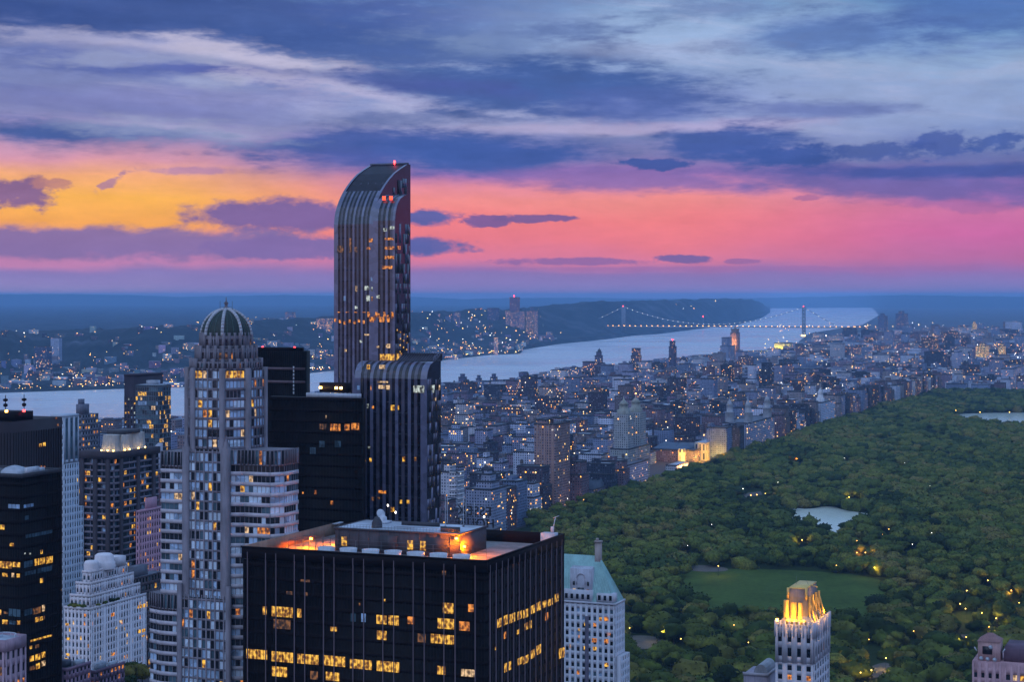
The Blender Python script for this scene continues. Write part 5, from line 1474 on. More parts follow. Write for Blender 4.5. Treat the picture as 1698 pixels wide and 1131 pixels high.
# ---- domed stone skyscraper with banded wings
T = Tower('domed_skyscraper', 'stone skyscraper stepping up to a ribbed green dome, with white-banded wings', 300, 375, 400, 545, seed=9)
T.w, T.d = 40, 36
def octo(h, c, s=1.0): return [(x * s, y * s) for x, y in ((-h, -h + c), (-h + c, -h), (h - c, -h), (h, -h + c), (h, h - c), (h - c, h), (-h + c, h), (-h, h - c))]
def zz(py): return CAMH - (py - HY) * 536.0 / F - 1.6
W_ = T.wall
core = MB()
def wrap(T, pts, z0, z1, which, fh, bay, mix, **kw):
    for i in which:
        a, b = pts[i], pts[(i + 1) % len(pts)]
        L_ = math.hypot(b[0] - a[0], b[1] - a[1]); dd = ((b[0] - a[0]) / L_, (b[1] - a[1]) / L_); nn = (dd[1], -dd[0])
        T.facade(a, dd, nn, L_, z0, z1, fh, bay, mix, **kw)
MIXC = dict(blue=.34, pale=.20, dark=.30, teal=.10, warm=.03, orange=.018, cream=.015)
base8 = octo(10.4, 5.45)
z745, ztop = zz(745), zz(615)
# main shaft
core.prism(base8, 0, ztop - .1)
wrap(T, base8, z745, ztop, (0, 1, 3, 4), 2.9, 1.65, MIXC, pier=(.22, .26), span=(.8, .14), wide=3)
wrap(T, base8, z745, ztop, (2,), 2.9, 1.1, dict(pale=.25, blue=.4, dark=.28, warm=.03, cream=.04), pier=(.16, .12), span=(.85, .2), run=.55)
for i in range(8):
    a = base8[i]
    W_.box(a[0] - .7, a[0] + .7, a[1] - .7, a[1] + .7, 0, ztop + .8)
tiers_ = [(1.0 * .915, 615, 600), (.775, 600, 578), (.655, 578, 557)]
for s_, ya, yb in tiers_:
    o8 = octo(10.4, 5.45, s_)
    za, zb = zz(ya), zz(yb)
    core.prism(o8, za - .3, zb - .1)
    wrap(T, o8, za, zb, (0, 1, 2, 3, 4), 2.6, 1.5, dict(dark=.7, teal=.2, dim=.04, orange=.02), pier=(.42, .35), span=(.7, .16))
    for i in range(8):
        a, b = o8[i], o8[(i + 1) % 8]
        for f_ in (0, .33, .66):
            x, y = a[0] + (b[0] - a[0]) * f_, a[1] + (b[1] - a[1]) * f_
            W_.box(x - .4, x + .4, y - .4, y + .4, za, zb + .9)
    W_.prism(octo(10.4, 5.45, s_ * 1.02), zb - .5, zb)
# south bay, with corner pinnacles
core.box(-6.6, 6.6, -11.2, -9.8, 0, z745 - 1)
T.facade((-6.6, -11.2), S_D, S_N, 13.2, 0, z745, 2.9, 1.47, MIXC, pier=(.2, .26), span=(.62, .14), wide=2)
for x in (-6.9, 6.6):
    W_.box(x - .9, x + 1.2, -12.1, -9.9, 0, z745 + .6); W_.prism([(x - .6, -11.8), (x + .9, -11.8), (x + .9, -10.2), (x - .6, -10.2)], z745 + .6, z745 + 4.2, 0, None, [(x + .1, -11.05), (x + .2, -11.05), (x + .2, -10.95), (x + .1, -10.95)])
z2 = zz(985)
core.box(-8.2, 8.2, -12.2, -11.0, 0, z2 - 1)
T.facade((-8.2, -12.4), S_D, S_N, 16.4, 0, z2, 2.9, 1.49, MIXC, pier=(.2, .26), span=(.62, .14), wide=2)
for x in (-8.4, 8.1): W_.box(x - .6, x + .9, -13.0, -12.0, 0, z2 + 3)
# east wing, three planes with pale bands
EW = [(6.4, -10.6), (11.5, -8.6), (20.0, -8.6), (22.8, -5.2), (22.8, 3.0), (6.4, 3.0)]
core.prism([(x * .999, y) for x, y in EW], 0, z745 - .3)
MIXB = dict(blue=.32, pale=.24, dark=.32, teal=.10, warm=.02, orange=.015, cream=.012)
wrap(T, EW, 0, z745 - 4.6, (0, 1, 2, 3), 3.02, 1.45, MIXB, pier=(.14, .08), span=(1.15, .32), sm=1, run=.4)
wrap(T, EW, z745 - 4.5, z745 + .2, (0, 1, 2, 3), 4.4, 1.2, dict(dark=.6, teal=.25, orange=.05, blue=.1), pier=(.22, .4), span=(.4, .14))
W_.prism([(x, y) for x, y in EW], z745 - .3, z745)
# west wings
WW = [(-16.6, 10), (-16.6, -9.6), (-6.2, -9.6), (-6.2, 10)]
zw = zz(752)
core.prism(WW, 0, zw - .3)
wrap(T, WW, 0, zw - 4.4, (0, 1), 3.02, 1.4, MIXB, pier=(.14, .08), span=(1.15, .32), sm=1, run=.5)
wrap(T, WW, zw - 4.4, zw + .2, (0, 1), 4.4, 1.2, dict(dark=.75, teal=.25), pier=(.22, .4), span=(.4, .14))
W_.prism(WW, zw - .3, zw)
WL = [(-20.6, 10), (-20.6, -9.4), (-17.6, -10.6), (-15.5, -11.4), (-6.2, -11.4), (-6.2, 10)]
zw = zz(990)
core.prism(WL, 0, zw - .3)
wrap(T, WL, 0, zw - 4.4, (0, 1, 2, 3), 3.02, 1.4, dict(dark=.62, blue=.2, pale=.06, teal=.1, warm=.02), pier=(.14, .08), span=(1.15, .32), sm=1, run=.5)
wrap(T, WL, zw - 4.4, zw + .2, (0, 1, 2, 3), 4.4, 1.2, dict(dark=.75, teal=.25), pier=(.22, .4), span=(.4, .14))
W_.prism(WL, zw - .3, zw)
T.part('glass_core', core, m_core)
T.finish([m_stone, m_band])
zb = zz(557); R_ = 7.3; HD = zz(514) - zb
q = MB(); q.lathe((0, 0, zb), [(R_ * math.cos(a * PI / 2 / 12), HD * math.sin(a * PI / 2 / 12)) for a in range(12)] + [(.3, HD)], 32)
dome = T.part('dome', q, worn('dome_copper', (.022, .036, .034), .45, .4, .4), None, True)
q = MB()
for i in range(8):
    an = i * PI / 4 + PI / 8
    pts_ = [Vector((R_ * 1.02 * math.cos(a * PI / 2 / 12) * math.cos(an), R_ * 1.02 * math.cos(a * PI / 2 / 12) * math.sin(an), zb + HD * 1.02 * math.sin(a * PI / 2 / 12))) for a in range(13)]
    for a, b in zip(pts_[:-1], pts_[1:]): q.tube(a, b, .52, 6)
T.part('rib', q, worn('rib_metal', (.42, .43, .47), .5, .3), dome)['kind'] = 'stuff'
q = MB()
for i in range(24):
    an = i * PI / 12 + .06
    pts_ = [Vector((R_ * 1.005 * math.cos(a * PI / 2 / 12) * math.cos(an), R_ * 1.005 * math.cos(a * PI / 2 / 12) * math.sin(an), zb + HD * 1.005 * math.sin(a * PI / 2 / 12))) for a in range(12)]
    for a, b in zip(pts_[:-1], pts_[1:]): q.tube(a, b, .1, 4)
T.part('seam', q, worn('seam_copper', (.07, .12, .11), .5), dome)['kind'] = 'stuff'
q = MB(); q.lathe((0, 0, zb + HD - .2), [(.9, 0), (.9, .8), (.45, 1.0), (.45, 1.9), (.75, 2.1), (.2, 2.8), (.1, 4.0)], 10); fin_ = T.part('finial', q, m_stone, dome)
q = MB()
for x in (-2.1, 2.1): q.tube((x, 0, zb + HD - 1.0), (x, 0, zb + HD + 2.6), .06, 4); q.tube((x, 0, zb + HD + .8), (0, 0, zb + HD + .8), .05, 4)
T.part('antenna', q, m_rail, dome)

# ---- black slabs behind the domed skyscraper
T = Tower('black_slab_tower', 'flat black slab with two thin pale stripes, rising behind the dome building', 420, 506, 514, 690, seed=5)
w, d = T.w, T.d; zt = T.z(582)
q = MB(); q.box(-w, 0, 0, d, 0, zt); T.part('shaft', q, m_blackglass)
for y_ in (612, 634):
    T.wall.slab((-w, 0), S_D, S_N, 0, w, T.z(y_) - .5, T.z(y_) + .5, 0, .2, 0)
for i in range(24): T.wall.slab((-w, 0), S_D, S_N, w * (i + .5) / 24 - .08, w * (i + .5) / 24 + .08, 0, zt, 0, .15, 1)
T.finish([m_fin, m_black], 'stripe')
for k in range(8):
    q = MB(); q.box(-5.0, -4.5, -.5, -.22, T.z(610 + k * 6) - .5, T.z(610 + k * 6) + .5); T.part('beacon_strip', q, m_metal)
for x in (-w + 3, -w + 17):
    q = MB(); q.lathe((x, 2, zt), [(.15, 0), (.15, .5), (.42, .7), (.42, 1.3), (.1, 1.5)], 8); T.part('beacon', q, m_red_lamp)
q = MB(); q.box(-w * .95, -w * .1, d * .2, d * .8, zt, zt + 1.2); T.part('roof_plant', q, m_black)
T = Tower('black_glass_tower', 'plain black tower with one row of orange windows and bright roof lamps', 447, 601, 606, 590, seed=6)
w, d = T.w, T.d; zt = T.z(661)
q = MB(); q.box(-w, 0, 0, d, 0, zt); T.part('shaft', q, m_blackglass)
for i in range(30): T.wall.slab((-w, 0), S_D, S_N, w * (i + .5) / 30 - .07, w * (i + .5) / 30 + .07, 0, zt, 0, .15, 0)
for k in range(40): T.wall.slab((-w, 0), S_D, S_N, 0, w, zt - 1.2 - k * 3.6, zt - k * 3.6, 0, .06, 0)
Z2 = (250, 480, 2.976)
T.lit((-w, 0), S_D, S_N, [(886, 664, 938, 698), (956, 664, 984, 696), (990, 660, 1030, 694), (834, 664, 868, 692, 'dim'), (808, 992, 820, 1012), (888, 1044, 902, 1062), (748, 1000, 756, 1010), (832, 748, 860, 780, 'teal'), (908, 748, 940, 780, 'teal'), (786, 780, 816, 812, 'teal'), (864, 622, 870, 636, 'cream')], .18, 'orange', .9, Z2)
for k in range(14):
    T.pane((-w, 0), S_D, S_N, T.r.uniform(0, w - 4), 0, 0, 0, 0, 'dark') if False else None
T.finish([m_black], 'mullion')
q = MB(); q.box(-w * .62, -w * .04, 2, d - 1, zt, zt + 1.4); T.part('roof_platform', q, m_metal)
q = MB(); q.box(-w * .55, -w * .25, 6, 9, zt + 1.4, zt + 4.6); T.part('roof_plant', q, m_black)
for x in (-w * .53, -w * .36, -w * .31):
    q = MB(); q.box(x - .35, x + .35, 5.2, 5.8, zt + 2.6, zt + 3.3); T.part('roof_lamp', q, m_yellow); lamp('lamp_light', T.root, (x, 4.2, zt + 3), 300, (1, .7, .25), .3)
for x, h_ in ((-w * .36, 15), (-w * .12, 14)):
    q = MB(); q.tube((x, 8, zt + 1.4), (x, 8, zt + 1.4 + h_), .16, 5); T.part('mast', q, m_rail)

# ---- tall glass tower with a curved crown
m_g1 = glass('stripe_dark_glass', (0.010, 0.010, 0.018), 0.16, .6, .5)
m_g2 = glass('stripe_silver_glass', (0.13, 0.14, 0.22), 0.18, .2, .7)
m_g3 = glass('stripe_grey_glass', (0.08, 0.08, 0.115), 0.2, .25, .5)
m_louv = worn('louvre_dark', (0.022, 0.02, 0.03), 0.6, .3, .4)
def curved(T, x0, x1, prof, depth, strips, dark_from=None, name='curtain_wall'):
    """stripes of glass running up a face and over a curved shoulder; prof: (back, z)"""
    q = MB(); sw = (x1 - x0) / strips
    for i in range(strips):
        a, b = x0 + i * sw, x0 + (i + 1) * sw
        m = (0, 1, 0, 2)[i % 4] if 0 < i < strips - 1 else 1
        t = .12 if m else 0.0
        pr = [(0.0, 0.0)] + prof
        for (ya, za), (yb, zb_) in zip(pr[:-1], pr[1:]):
            mm = m
            if dark_from and za >= dark_from and 0 < i < strips - 1: mm = 3
            tt = t if mm != 3 else -.5
            q.poly([(a, ya - tt, za), (b, ya - tt, za), (b, yb - tt, zb_), (a, yb - tt, zb_)], mm)
            if t and mm != 3:
                q.poly([(b, ya - t, za), (b, ya + .3, za), (b, yb + .3, zb_), (b, yb - t, zb_)], mm); q.poly([(a, ya + .3, za), (a, ya - t, za), (a, yb - t, zb_), (a, yb + .3, zb_)], mm)
    side = [(0.0, 0.0)] + prof + [(depth, prof[-1][1]), (depth, 0.0)]
    q.poly([(x1, y, z) for y, z in side], 0); q.poly([(x0, y, z) for y, z in side][::-1], 0)
    yb, zt_ = prof[-1]
    q.poly([(x0, yb, zt_), (x1, yb, zt_), (x1, depth, zt_), (x0, depth, zt_)], 3); q.poly([(x1, depth, 0), (x0, depth, 0), (x0, depth, zt_), (x1, depth, zt_)], 0)
    # floor joints
    return T.part(name, q, [m_g1, m_g2, m_g3, m_louv])
T = Tower('curved_glass_tower', 'tallest tower, striped dark glass with a curved sloping crown and red beacon', 554, 619, 675, 650, seed=12)
w, d = T.w, T.d
w2 = fit(619, 655, 677, 650)[1]
za, zr = T.z(371), T.z(272, 677)
k_ = (zr - za) / 21.2
PROF = [(0, za)] + [(a, za + b * k_) for a, b in ((.5, 2.4), (1.2, 4.2), (2.2, 5.8), (3.4, 7.4), (5.2, 9.3), (7.4, 11.2), (10.2, 13.2), (13.5, 15.2), (18, 17.5), (23, 19.3), (29, 21.2))]
curved(T, -w, 0, PROF, d + 3, 19, za + 10.5 * k_)
q = MB()
for i in range(5): q.tube((-w + 2.0 + i * (w - 4) / 4, 11.5, za + 13.6 * k_), (-w + 2.0 + i * (w - 4) / 4, 28, za + 20.4 * k_), .28, 5)
q.tube((-w, 29.5, zr + .2), (0, 29.5, zr + .2), .5, 6); T.part('crown_rail', q, m_g3)
q = MB(); q.lathe((-w * .35, 29, zr), [(.15, 0), (.15, .5), (.42, .7), (.42, 1.3), (.1, 1.5)], 8); T.part('beacon', q, m_red_lamp)
za2, zr2 = T.z(366), T.z(323, 660)
PROF2 = [(0, za2)] + [(a, za2 + b * (zr2 - za2) / 9.2) for a, b in ((.4, 2.2), (1.2, 4.2), (2.6, 6.0), (4.6, 7.5), (7.5, 8.6), (10.0, 9.2))]
curved(T, 0.02, w2, PROF2, 11.5, 9, None, 'lower_curtain_wall')
for x in (w2 * .3, w2 * .62):
    q = MB(); q.box(x - .5, x + .5, 3.0, 3.8, za2 + 7.6, za2 + 9.0); T.part('balcony_lamp', q, glow('lounge_red', (1, .08, .03), 2.5))
# pixelled east faces
def pixel_face(P, dd, nn, W, z0, z1):
    q_ = T.r; nb = max(2, round(W / 1.7)); bw = W / nb; z = z0
    while z < z1 - 3:
        for i in range(nb):
            if q_.random() < .62:
                h_ = 3.6 * q_.choice((1, 1, 2))
                T.wall.slab(P, dd, nn, i * bw + .1, (i + 1) * bw - .1, z, min(z + h_ - .15, z1), .0, .10 + .05 * q_.random(), q_.choice((0, 0, 1, 2)))
        z += 3.6
pixel_face((w2, 0), E_D, E_N, 11.5, 0, za2)
pixel_face((0, 11.6), E_D, E_N, d - 9, 0, za)
for y0, zz1 in ((12, za + 9), (16, za + 14), (20, za + 17), (24, za + 19)): pixel_face((0, y0), E_D, E_N, 4, za, zz1 * 1.0 if zz1 < zr else zr)
# floor lines and the lit storeys, amber reflections among them
for k in range(72):
    z = za - 1 - k * 3.9
    T.wall.slab((-w, 0), S_D, S_N, 0, w + w2, z - .16, z + .16, 0, .05, 3)
Z3 = (540, 250, 3.055)
FP = ((-w, 0), S_D, S_N)
T.lit(*FP, [(300, 440, 348, 452), (300, 484, 350, 500), (300, 532, 350, 548), (286, 582, 340, 598), (220, 444, 240, 462), (208, 488, 228, 500), (146, 488, 162, 516, 'dim'), (60, 480, 92, 516, 'dim'), (120, 442, 132, 516, 'dim'), (326, 382, 350, 398, 'white'), (292, 392, 312, 408, 'white'),
             (196, 684, 224, 706, 'white'), (206, 732, 226, 762, 'white'), (230, 690, 240, 712, 'white'), (232, 740, 240, 760, 'warm'), (258, 732, 276, 748, 'white'), (150, 684, 162, 714, 'cream'), (148, 786, 164, 802, 'white'), (92, 736, 104, 760, 'blue'),
             (276, 1030, 350, 1062, 'warm'), (196, 928, 224, 936, 'cream'), (258, 988, 274, 998, 'cream'), (172, 960, 188, 972, 'white'), (96, 1004, 108, 1018, 'cream'), (306, 978, 330, 1000, 'cream'), (228, 640, 238, 660, 'blue')], .2, 'orange', .9, Z3)
T.lit(*FP, [(212 + i * 20, 816 + (i % 2) * 26, 212 + i * 20 + 14, 842 + (i % 2) * 26) for i in range(7)] + [(222 + i * 22, 842 - (i % 3) * 9, 222 + i * 22 + 12, 868 - (i % 3) * 9) for i in range(6)] + [(44 + i * 24, 850 + (i * 7) % 16, 44 + i * 24 + 12, 866 + (i * 7) % 16) for i in range(7)] + [(60 + i * 42, 816, 60 + i * 42 + 18, 820) for i in range(4)], .2, 'orange', 0, Z3)  # amber reflections on the glass, drawn as glowing panes
T.lit((w2, 0), E_D, E_N, [(355, 1028, 372, 1060), (376, 1024, 384, 1050)] + [(356 + (i * 17) % 52, 904 + i * 11, 362 + (i * 17) % 52, 912 + i * 11) for i in range(11)] + [(360, 482, 376, 500, 'orange')], .3, 'warm', 0, Z3)
T.finish([m_g3, m_g2, m_louv, m_g1], 'facade_panel')
lamp_names = None
# lower striped volume in front
T = Tower('striped_glass_annex', 'lower striped glass tower with a pale rounded shoulder, in front of the tallest tower', 588, 708, 731, 600, seed=14)
w, d = T.w, T.d
za, zr = T.z(629), T.z(601)
PROF = [(0, za)] + [(a, za + b * (zr - za)) for a, b in ((.3, .25), (.8, .46), (1.6, .66), (2.8, .83), (4.2, .94), (5.6, 1.0))]
q_ann = curved(T, -w, 0, PROF, d, 23, None)
zl = T.z(586, 612)
q = MB(); x0 = -w * .52
q.mesh([(x0, 6, zr), (.1, 6, zr), (.1, d, zr), (x0, d, zr), (x0, 12.5, zl), (.1, 12.5, zl), (.1, d, zl), (x0, d, zl)], [(0, 1, 5, 4), (4, 5, 6, 7), (1, 2, 6, 5), (2, 3, 7, 6), (3, 0, 4, 7)])
for i in range(16): q.tube((x0 + (0 - x0) * i / 15, 6.1, zr + .15), (x0 + (0 - x0) * i / 15, 12.4, zl + .1), .16, 4, 1)
T.part('louvred_roof', q, [m_louv, m_g3])
q = MB()
for i in range(5): q.tube((-.2, 6 + i * 1.6, zr), (-.2, 6 + i * 1.6, zr + (zl - zr) * min(1, i / 4 + .2) + .8), .14, 4)
q.tube((-.2, 6, zr + 1.5), (-.2, 12.5, zl + .9), .14, 4); T.part('roof_frame', q, m_g2)
for k in range(60):
    z = za - 1 - k * 3.5
    if z < 5: break
    T.wall.slab((-w, 0), S_D, S_N, 0, w, z - .14, z + .14, 0, .05, 3)
pixel_face((0, 0), E_D, E_N, d, 0, za)
Z4 = (540, 560, 3.326)
T.lit((-w, 0), S_D, S_N, [(484, 264, 546, 304, 'white'), (334, 262, 356, 286, 'cream'), (292, 262, 332, 282, 'cream'), (360, 372, 382, 402), (398, 374, 406, 398), (424, 656, 440, 684), (490, 660, 502, 680), (410, 896, 424, 916), (448, 896, 464, 916), (360, 936, 382, 962), (292, 844, 336, 860, 'orange'), (286, 240, 346, 250, 'cream'), (248, 262, 254, 290, 'orange'),
       (242, 664, 256, 686), (214, 668, 222, 684), (232, 600, 250, 612, 'white'), (256, 376, 268, 392, 'orange'), (228, 366, 240, 390, 'white'), (286, 880, 300, 892, 'dim'), (174, 264, 190, 288, 'blue'), (254, 880, 270, 900, 'dim')], .2, 'warm', .9, Z4)
T.lit((-w, 0.5), S_D, S_N, [(232, 148, 252, 174), (300, 150, 338, 172, 'cream')], .9, 'warm', 0, Z4)
T.lit((0, 0), E_D, E_N, [(582, 262, 598, 304, 'white'), (620, 262, 628, 290, 'cream'), (600, 330, 606, 350, 'cream')], .25, 'white', 0, Z4)
T.finish([m_g3, m_g2, m_louv, m_g1], 'facade_panel')

# ---- black block at the left front, and the dark slab behind it
T = Tower('dark_glass_block', 'dark glass office block with rows of yellow windows and a pale roof vent, left edge', -70, 35, 101, 560, seed=20)
w, d = T.w, T.d; zt = T.z(790)
q = MB(); q.box(-w, 0, 0, d, 0, zt); T.part('glass_core', q, m_blackglass)
for i in range(26): T.wall.slab((-w, 0), S_D, S_N, w * (i + .5) / 26 - .07, w * (i + .5) / 26 + .07, 0, zt, 0, .16, 0)
for i in range(16): T.wall.slab((0, 0), E_D, E_N, d * (i + .5) / 16 - .07, d * (i + .5) / 16 + .07, 0, zt, 0, .16, 0)
for k in range(46):
    z = zt - 2 - k * 3.9
    T.wall.slab((-w, 0), S_D, S_N, 0, w, z - 1.3, z, 0, .10, 0); T.wall.slab((0, 0), E_D, E_N, 0, d, z - 1.3, z, 0, .10, 0)
ZA = (0, 900, 4.896); ZB = (0, 660, 4.35)
T.lit((-w, 0), S_D, S_N, [(-60, 152, 100, 208), (104, 160, 168, 200), (20, 248, 66, 278), (96, 248, 120, 284, 'cream'), (136, 254, 166, 284), (-40, 545, 16, 588), (30, 562, 70, 580, 'dim'), (72, 540, 170, 602, 'teal'), (20, 628, 68, 664), (76, 636, 132, 666, 'teal'), (140, 634, 170, 668), (144, 724, 160, 744, 'dim'), (80, 10, 118, 30)], .18, 'warm', 1.3, ZA)
T.lit((0, 0), E_D, E_N, [(276, 132, 316, 186), (320, 124, 362, 176), (368, 114, 426, 168), (320, 290, 348, 328), (324, 60, 344, 92), (280, 606, 318, 646), (322, 602, 346, 634), (350, 596, 360, 630, 'dim'), (240, 770, 422, 786), (236, 840, 258, 866), (280, 830, 316, 858, 'dim'), (236, 922, 274, 966), (282, 906, 324, 956), (330, 890, 366, 936), (236, 1004, 280, 1038, 'dim'), (286, 982, 322, 1028), (332, 960, 368, 1004, 'cream'), (194, 540, 260, 590, 'teal'), (262, 528, 330, 580, 'dim'), (336, 508, 362, 560, 'cream'), (190, 150, 262, 200, 'teal'), (196, 230, 290, 262, 'teal'), (300, 200, 420, 240, 'teal'), (192, 84, 206, 96, 'white'), (232, 84, 248, 98, 'white')], .18, 'warm', 1.6, ZA)
T.lit((-w, 0), S_D, S_N, [(60, 768, 146, 798, 'blue'), (-20, 916, 36, 950), (76, 1048, 104, 1070)], .18, 'warm', 1.3, ZB)
T.lit((0, 0), E_D, E_N, [(166, 766, 240, 790, 'blue'), (180, 970, 376, 996, 'teal'), (290, 1098, 300, 1120), (174, 850, 206, 880, 'teal')], .18, 'teal', 1.6, ZB)
T.finish([m_black], 'mullion')
q = MB(); q.box(-w, .4, -.4, 0, zt - .6, zt + .7); q.box(0, .4, 0, d, zt - .6, zt + .7); q.box(-w, 0, d, d + .4, zt - .6, zt + .7); q.poly([(-w, 0, zt + .05), (0, 0, zt + .05), (0, d, zt + .05), (-w, d, zt + .05)], 0); T.part('roof', q, m_dark_trim)
q = MB(); q.lathe((-7, 6, zt), [(4.2, 0), (4.2, .9), (3.0, 1.9), (1.2, 2.5), (.1, 2.7)], 18); T.part('roof_vent', q, m_roof_pale)
q = MB(); q.box(-1.8, -.6, 4, 10, zt, zt + 2.2); q.box(-3.6, -2.2, 10, 15, zt, zt + 1.4); T.part('roof_plant', q, m_metal)
T = Tower('dark_slab_block', 'dark maroon slab with antennas on its roof, behind the dark glass block', -80, 20, 103, 660, seed=21)
w, d = T.w, T.d; zt = T.z(700)
q = MB(); q.box(-w, 0, 0, d, 0, zt); T.part('shaft', q, worn('maroon_cladding', (.022, .014, .02), .5, .06, .35, .3))
for i in range(20): T.wall.slab((0, 0), E_D, E_N, d * (i + .5) / 20 - .08, d * (i + .5) / 20 + .08, 0, zt - 4, 0, .2, 0)
for i in range(20): T.wall.slab((-w, 0), S_D, S_N, w * (i + .5) / 20 - .08, w * (i + .5) / 20 + .08, 0, zt - 4, 0, .2, 0)
for k in range(5): T.wall.slab((0, 0), E_D, E_N, 0, d, zt - 26 - k * 26, zt - 25.4 - k * 26, .2, .3, 0)
T.lit((0, 0), E_D, E_N, [(276, 330, 298, 352), (304, 322, 326, 348), (394, 140, 408, 152, 'orange'), (406, 186, 420, 204, 'dim'), (286, 488, 300, 516, 'orange'), (308, 490, 322, 512, 'orange'), (400, 862, 436, 878, 'orange')], .3, 'warm', 0, ZB)
T.lit((0, 0), E_D, E_N, [(460, 540, 466, 552), (462, 640, 470, 654), (462, 690, 468, 704), (460, 740, 466, 750), (466, 790, 480, 802), (462, 840, 474, 856), (462, 890, 486, 902), (484, 380, 494, 390), (474, 940, 484, 956, 'orange')], .3, 'warm', 0, ZA)
T.finish([m_black], 'mullion')
q = MB(); q.box(-w * .6, -2, 3, d * .5, zt, zt + 3.2); q.poly([(-w, 0, zt + .05), (0, 0, zt + .05), (0, d, zt + .05), (-w, d, zt + .05)]); T.part('roof', q, m_black)
for x, y in ((-6, 4), (-1.5, 9)):
    q = MB(); q.tube((x, y, zt + 3), (x, y, zt + 9.5), .15, 5); q.lathe((x, y, zt + 7), [(.1, 0), (.9, .4), (.9, 1.0), (.1, 1.3)], 8); q.lathe((x, y, zt + 5), [(.1, 0), (.8, .4), (.8, 1.2), (.1, 1.5)], 8); T.part('antenna_cluster', q, m_black)
for x, y in ((-14, 3), (-5.2, 3.5), (-.8, 8)):
    q = MB(); q.box(x - .35, x + .35, y - .35, y + .35, zt + 3.2, zt + 4.0); T.part('beacon', q, m_red_lamp if x != -5.2 else m_amber)
T = Tower('pale_grid_tower', 'pale blue-white tower with a grid of small square windows, beside the dark slab', 84, 106, 130, 850, seed=22)
w, d = T.w, T.d; zt = T.z(692)
q = MB(); q.box(-w + .1, -.1, .1, d - .1, 0, zt - .2); T.part('core', q, m_core)
MX = dict(dark=.55, teal=.3, blue=.13, warm=.02)
T.facade((0, 0), E_D, E_N, d, 0, zt - 22, 3.5, 1.9, MX, pier=(.95, .3), span=(1.7, .26))
T.facade((0, 0), E_D, E_N, d, zt - 21.8, zt, 21, d / 3, dict(teal=1), pier=(1.6, .3), span=(1.5, .26))
T.facade((-w, 0), S_D, S_N, w, 0, zt, 3.5, 1.9, MX, pier=(.95, .3), span=(1.7, .26))
T.wall.box(-w, .3, -.3, d, zt - .2, zt + 1)
q2 = fit(84, 106, 138, 850)[2]; z2 = T.z(845)
T.wall.box(-w, -.2, d + .1, q2, 0, z2)
T.facade((-.2, d + .1), E_D, E_N, q2 - d, 0, z2, 3.5, 1.9, MX, pier=(.9, .3), span=(1.7, .26))
T.finish([worn('pale_cladding', (.46, .52, .60), .7, .08, .12)])

# ---- balcony apartment tower
T = Tower('balcony_apartment_tower', 'broad dark apartment tower of stacked balconies with a lit cream penthouse', 131, 189, 262, 900, seed=23)
w, d = T.w, T.d; zt = T.z(752)
q = MB(); q.box(-w, 0, 0, d, 0, zt); T.part('core', q, m_core)
MX = dict(dark=.72, teal=.12, blue=.06, warm=.07, orange=.05)
T.facade((-w, 0), S_D, S_N, w, 0, zt - 3, 3.1, 2.2, MX, pier=(.35, .3), span=(1.0, .9), sm=0, every=3)
T.facade((0, 0), E_D, E_N, d, 0, zt - 3, 3.1, 2.2, MX, pier=(.35, .3), span=(1.0, .9), sm=0, every=3)
for u in (.12, .5, .86):
    T.wall.slab((-w, 0), S_D, S_N, w * u - 1.2, w * u + 1.2, 0, zt - 3, 0, 1.4, 1); T.wall.slab((0, 0), E_D, E_N, d * u - 1.3, d * u + 1.3, 0, zt - 3, 0, 1.4, 1)
T.wall.box(-w - 1.5, 1.5, -1.5, d, zt - 3, zt + .5, 1)
T.finish([worn('balcony_concrete', (.20, .18, .22), .85, .1, .25), worn('dark_concrete', (.055, .045, .055), .85)])  # second material: darker concrete for the projecting strips and cornice
q = MB()
for x0, x1, y0, y1 in ((-w * .45, -w * .05, 2.5, 9), (-w * .1, 0.2, 7, d * .42), (-3.5, -1.0, d * .42, d * .75)):
    q.prism([(x0, y0), (x1, y0), (x1, y1), (x0, y1)], zt + .5, T.z(723), 0, None, [(x0 + .8, y0 + .8), (x1 - .4, y0 + 1.2), (x1 - .8, y1), (x0 + .5, y1)])
ph = T.part('penthouse', q, worn('cream_render', (.50, .46, .42), .8))
q = MB(); q.box(-w * .5, -w * .02, 9, d * .6, T.z(723), T.z(717)); T.part('penthouse_roof', q, m_dark_trim, ph)
for x, y in ((-w * .4, 1.2), (-w * .22, 1.2), (-w * .05, 1.0), (1.0, 8), (1.2, d * .3), (1.2, d * .5), (1.0, d * .66)):
    q = MB(); q.box(x - .25, x + .25, y - .25, y + .25, zt + .9, zt + 1.4); T.part('terrace_lamp', q, m_yellow); lamp('lamp_light', T.root, (x, y, zt + 2.2), 60, (1, .7, .35), .3)
# ---- pair of glass apartment towers near the river
T = Tower('dark_river_tower', 'tall dark tower with small white windows, standing against the left river', 206, 226, 270, 1320, seed=24)
w, d = T.w, T.d; zt = T.z(622)
q = MB(); q.box(-w, 0, 0, d, 0, zt); T.part('core', q, worn('dark_maroon', (.03, .022, .035), .6))
T.facade((-w, 0), S_D, S_N, w, 0, zt - 16, 3.4, 2.6, dict(dark=.5, blue=.3, warm=.12, white=.08), pier=(1.3, .2), span=(1.9, .18)); T.facade((0, 0), E_D, E_N, d, 0, zt - 16, 3.4, 2.6, dict(dark=.8, warm=.14, orange=.06), pier=(1.3, .2), span=(1.9, .18))
T.wall.box(-w - .2, .2, -.2, d, zt - 1, zt + .5)
T.finish([worn('dark_maroon_trim', (.035, .025, .04), .6)])
T = Tower('glass_river_tower', 'lighter glass tower with lit floors, in front of the tall dark river tower', 225, 262, 283, 1240, seed=25)
w, d = T.w, T.d; zt = T.z(639)
q = MB(); q.box(-w, 0, 0, d, 0, zt); T.part('core', q, m_core)
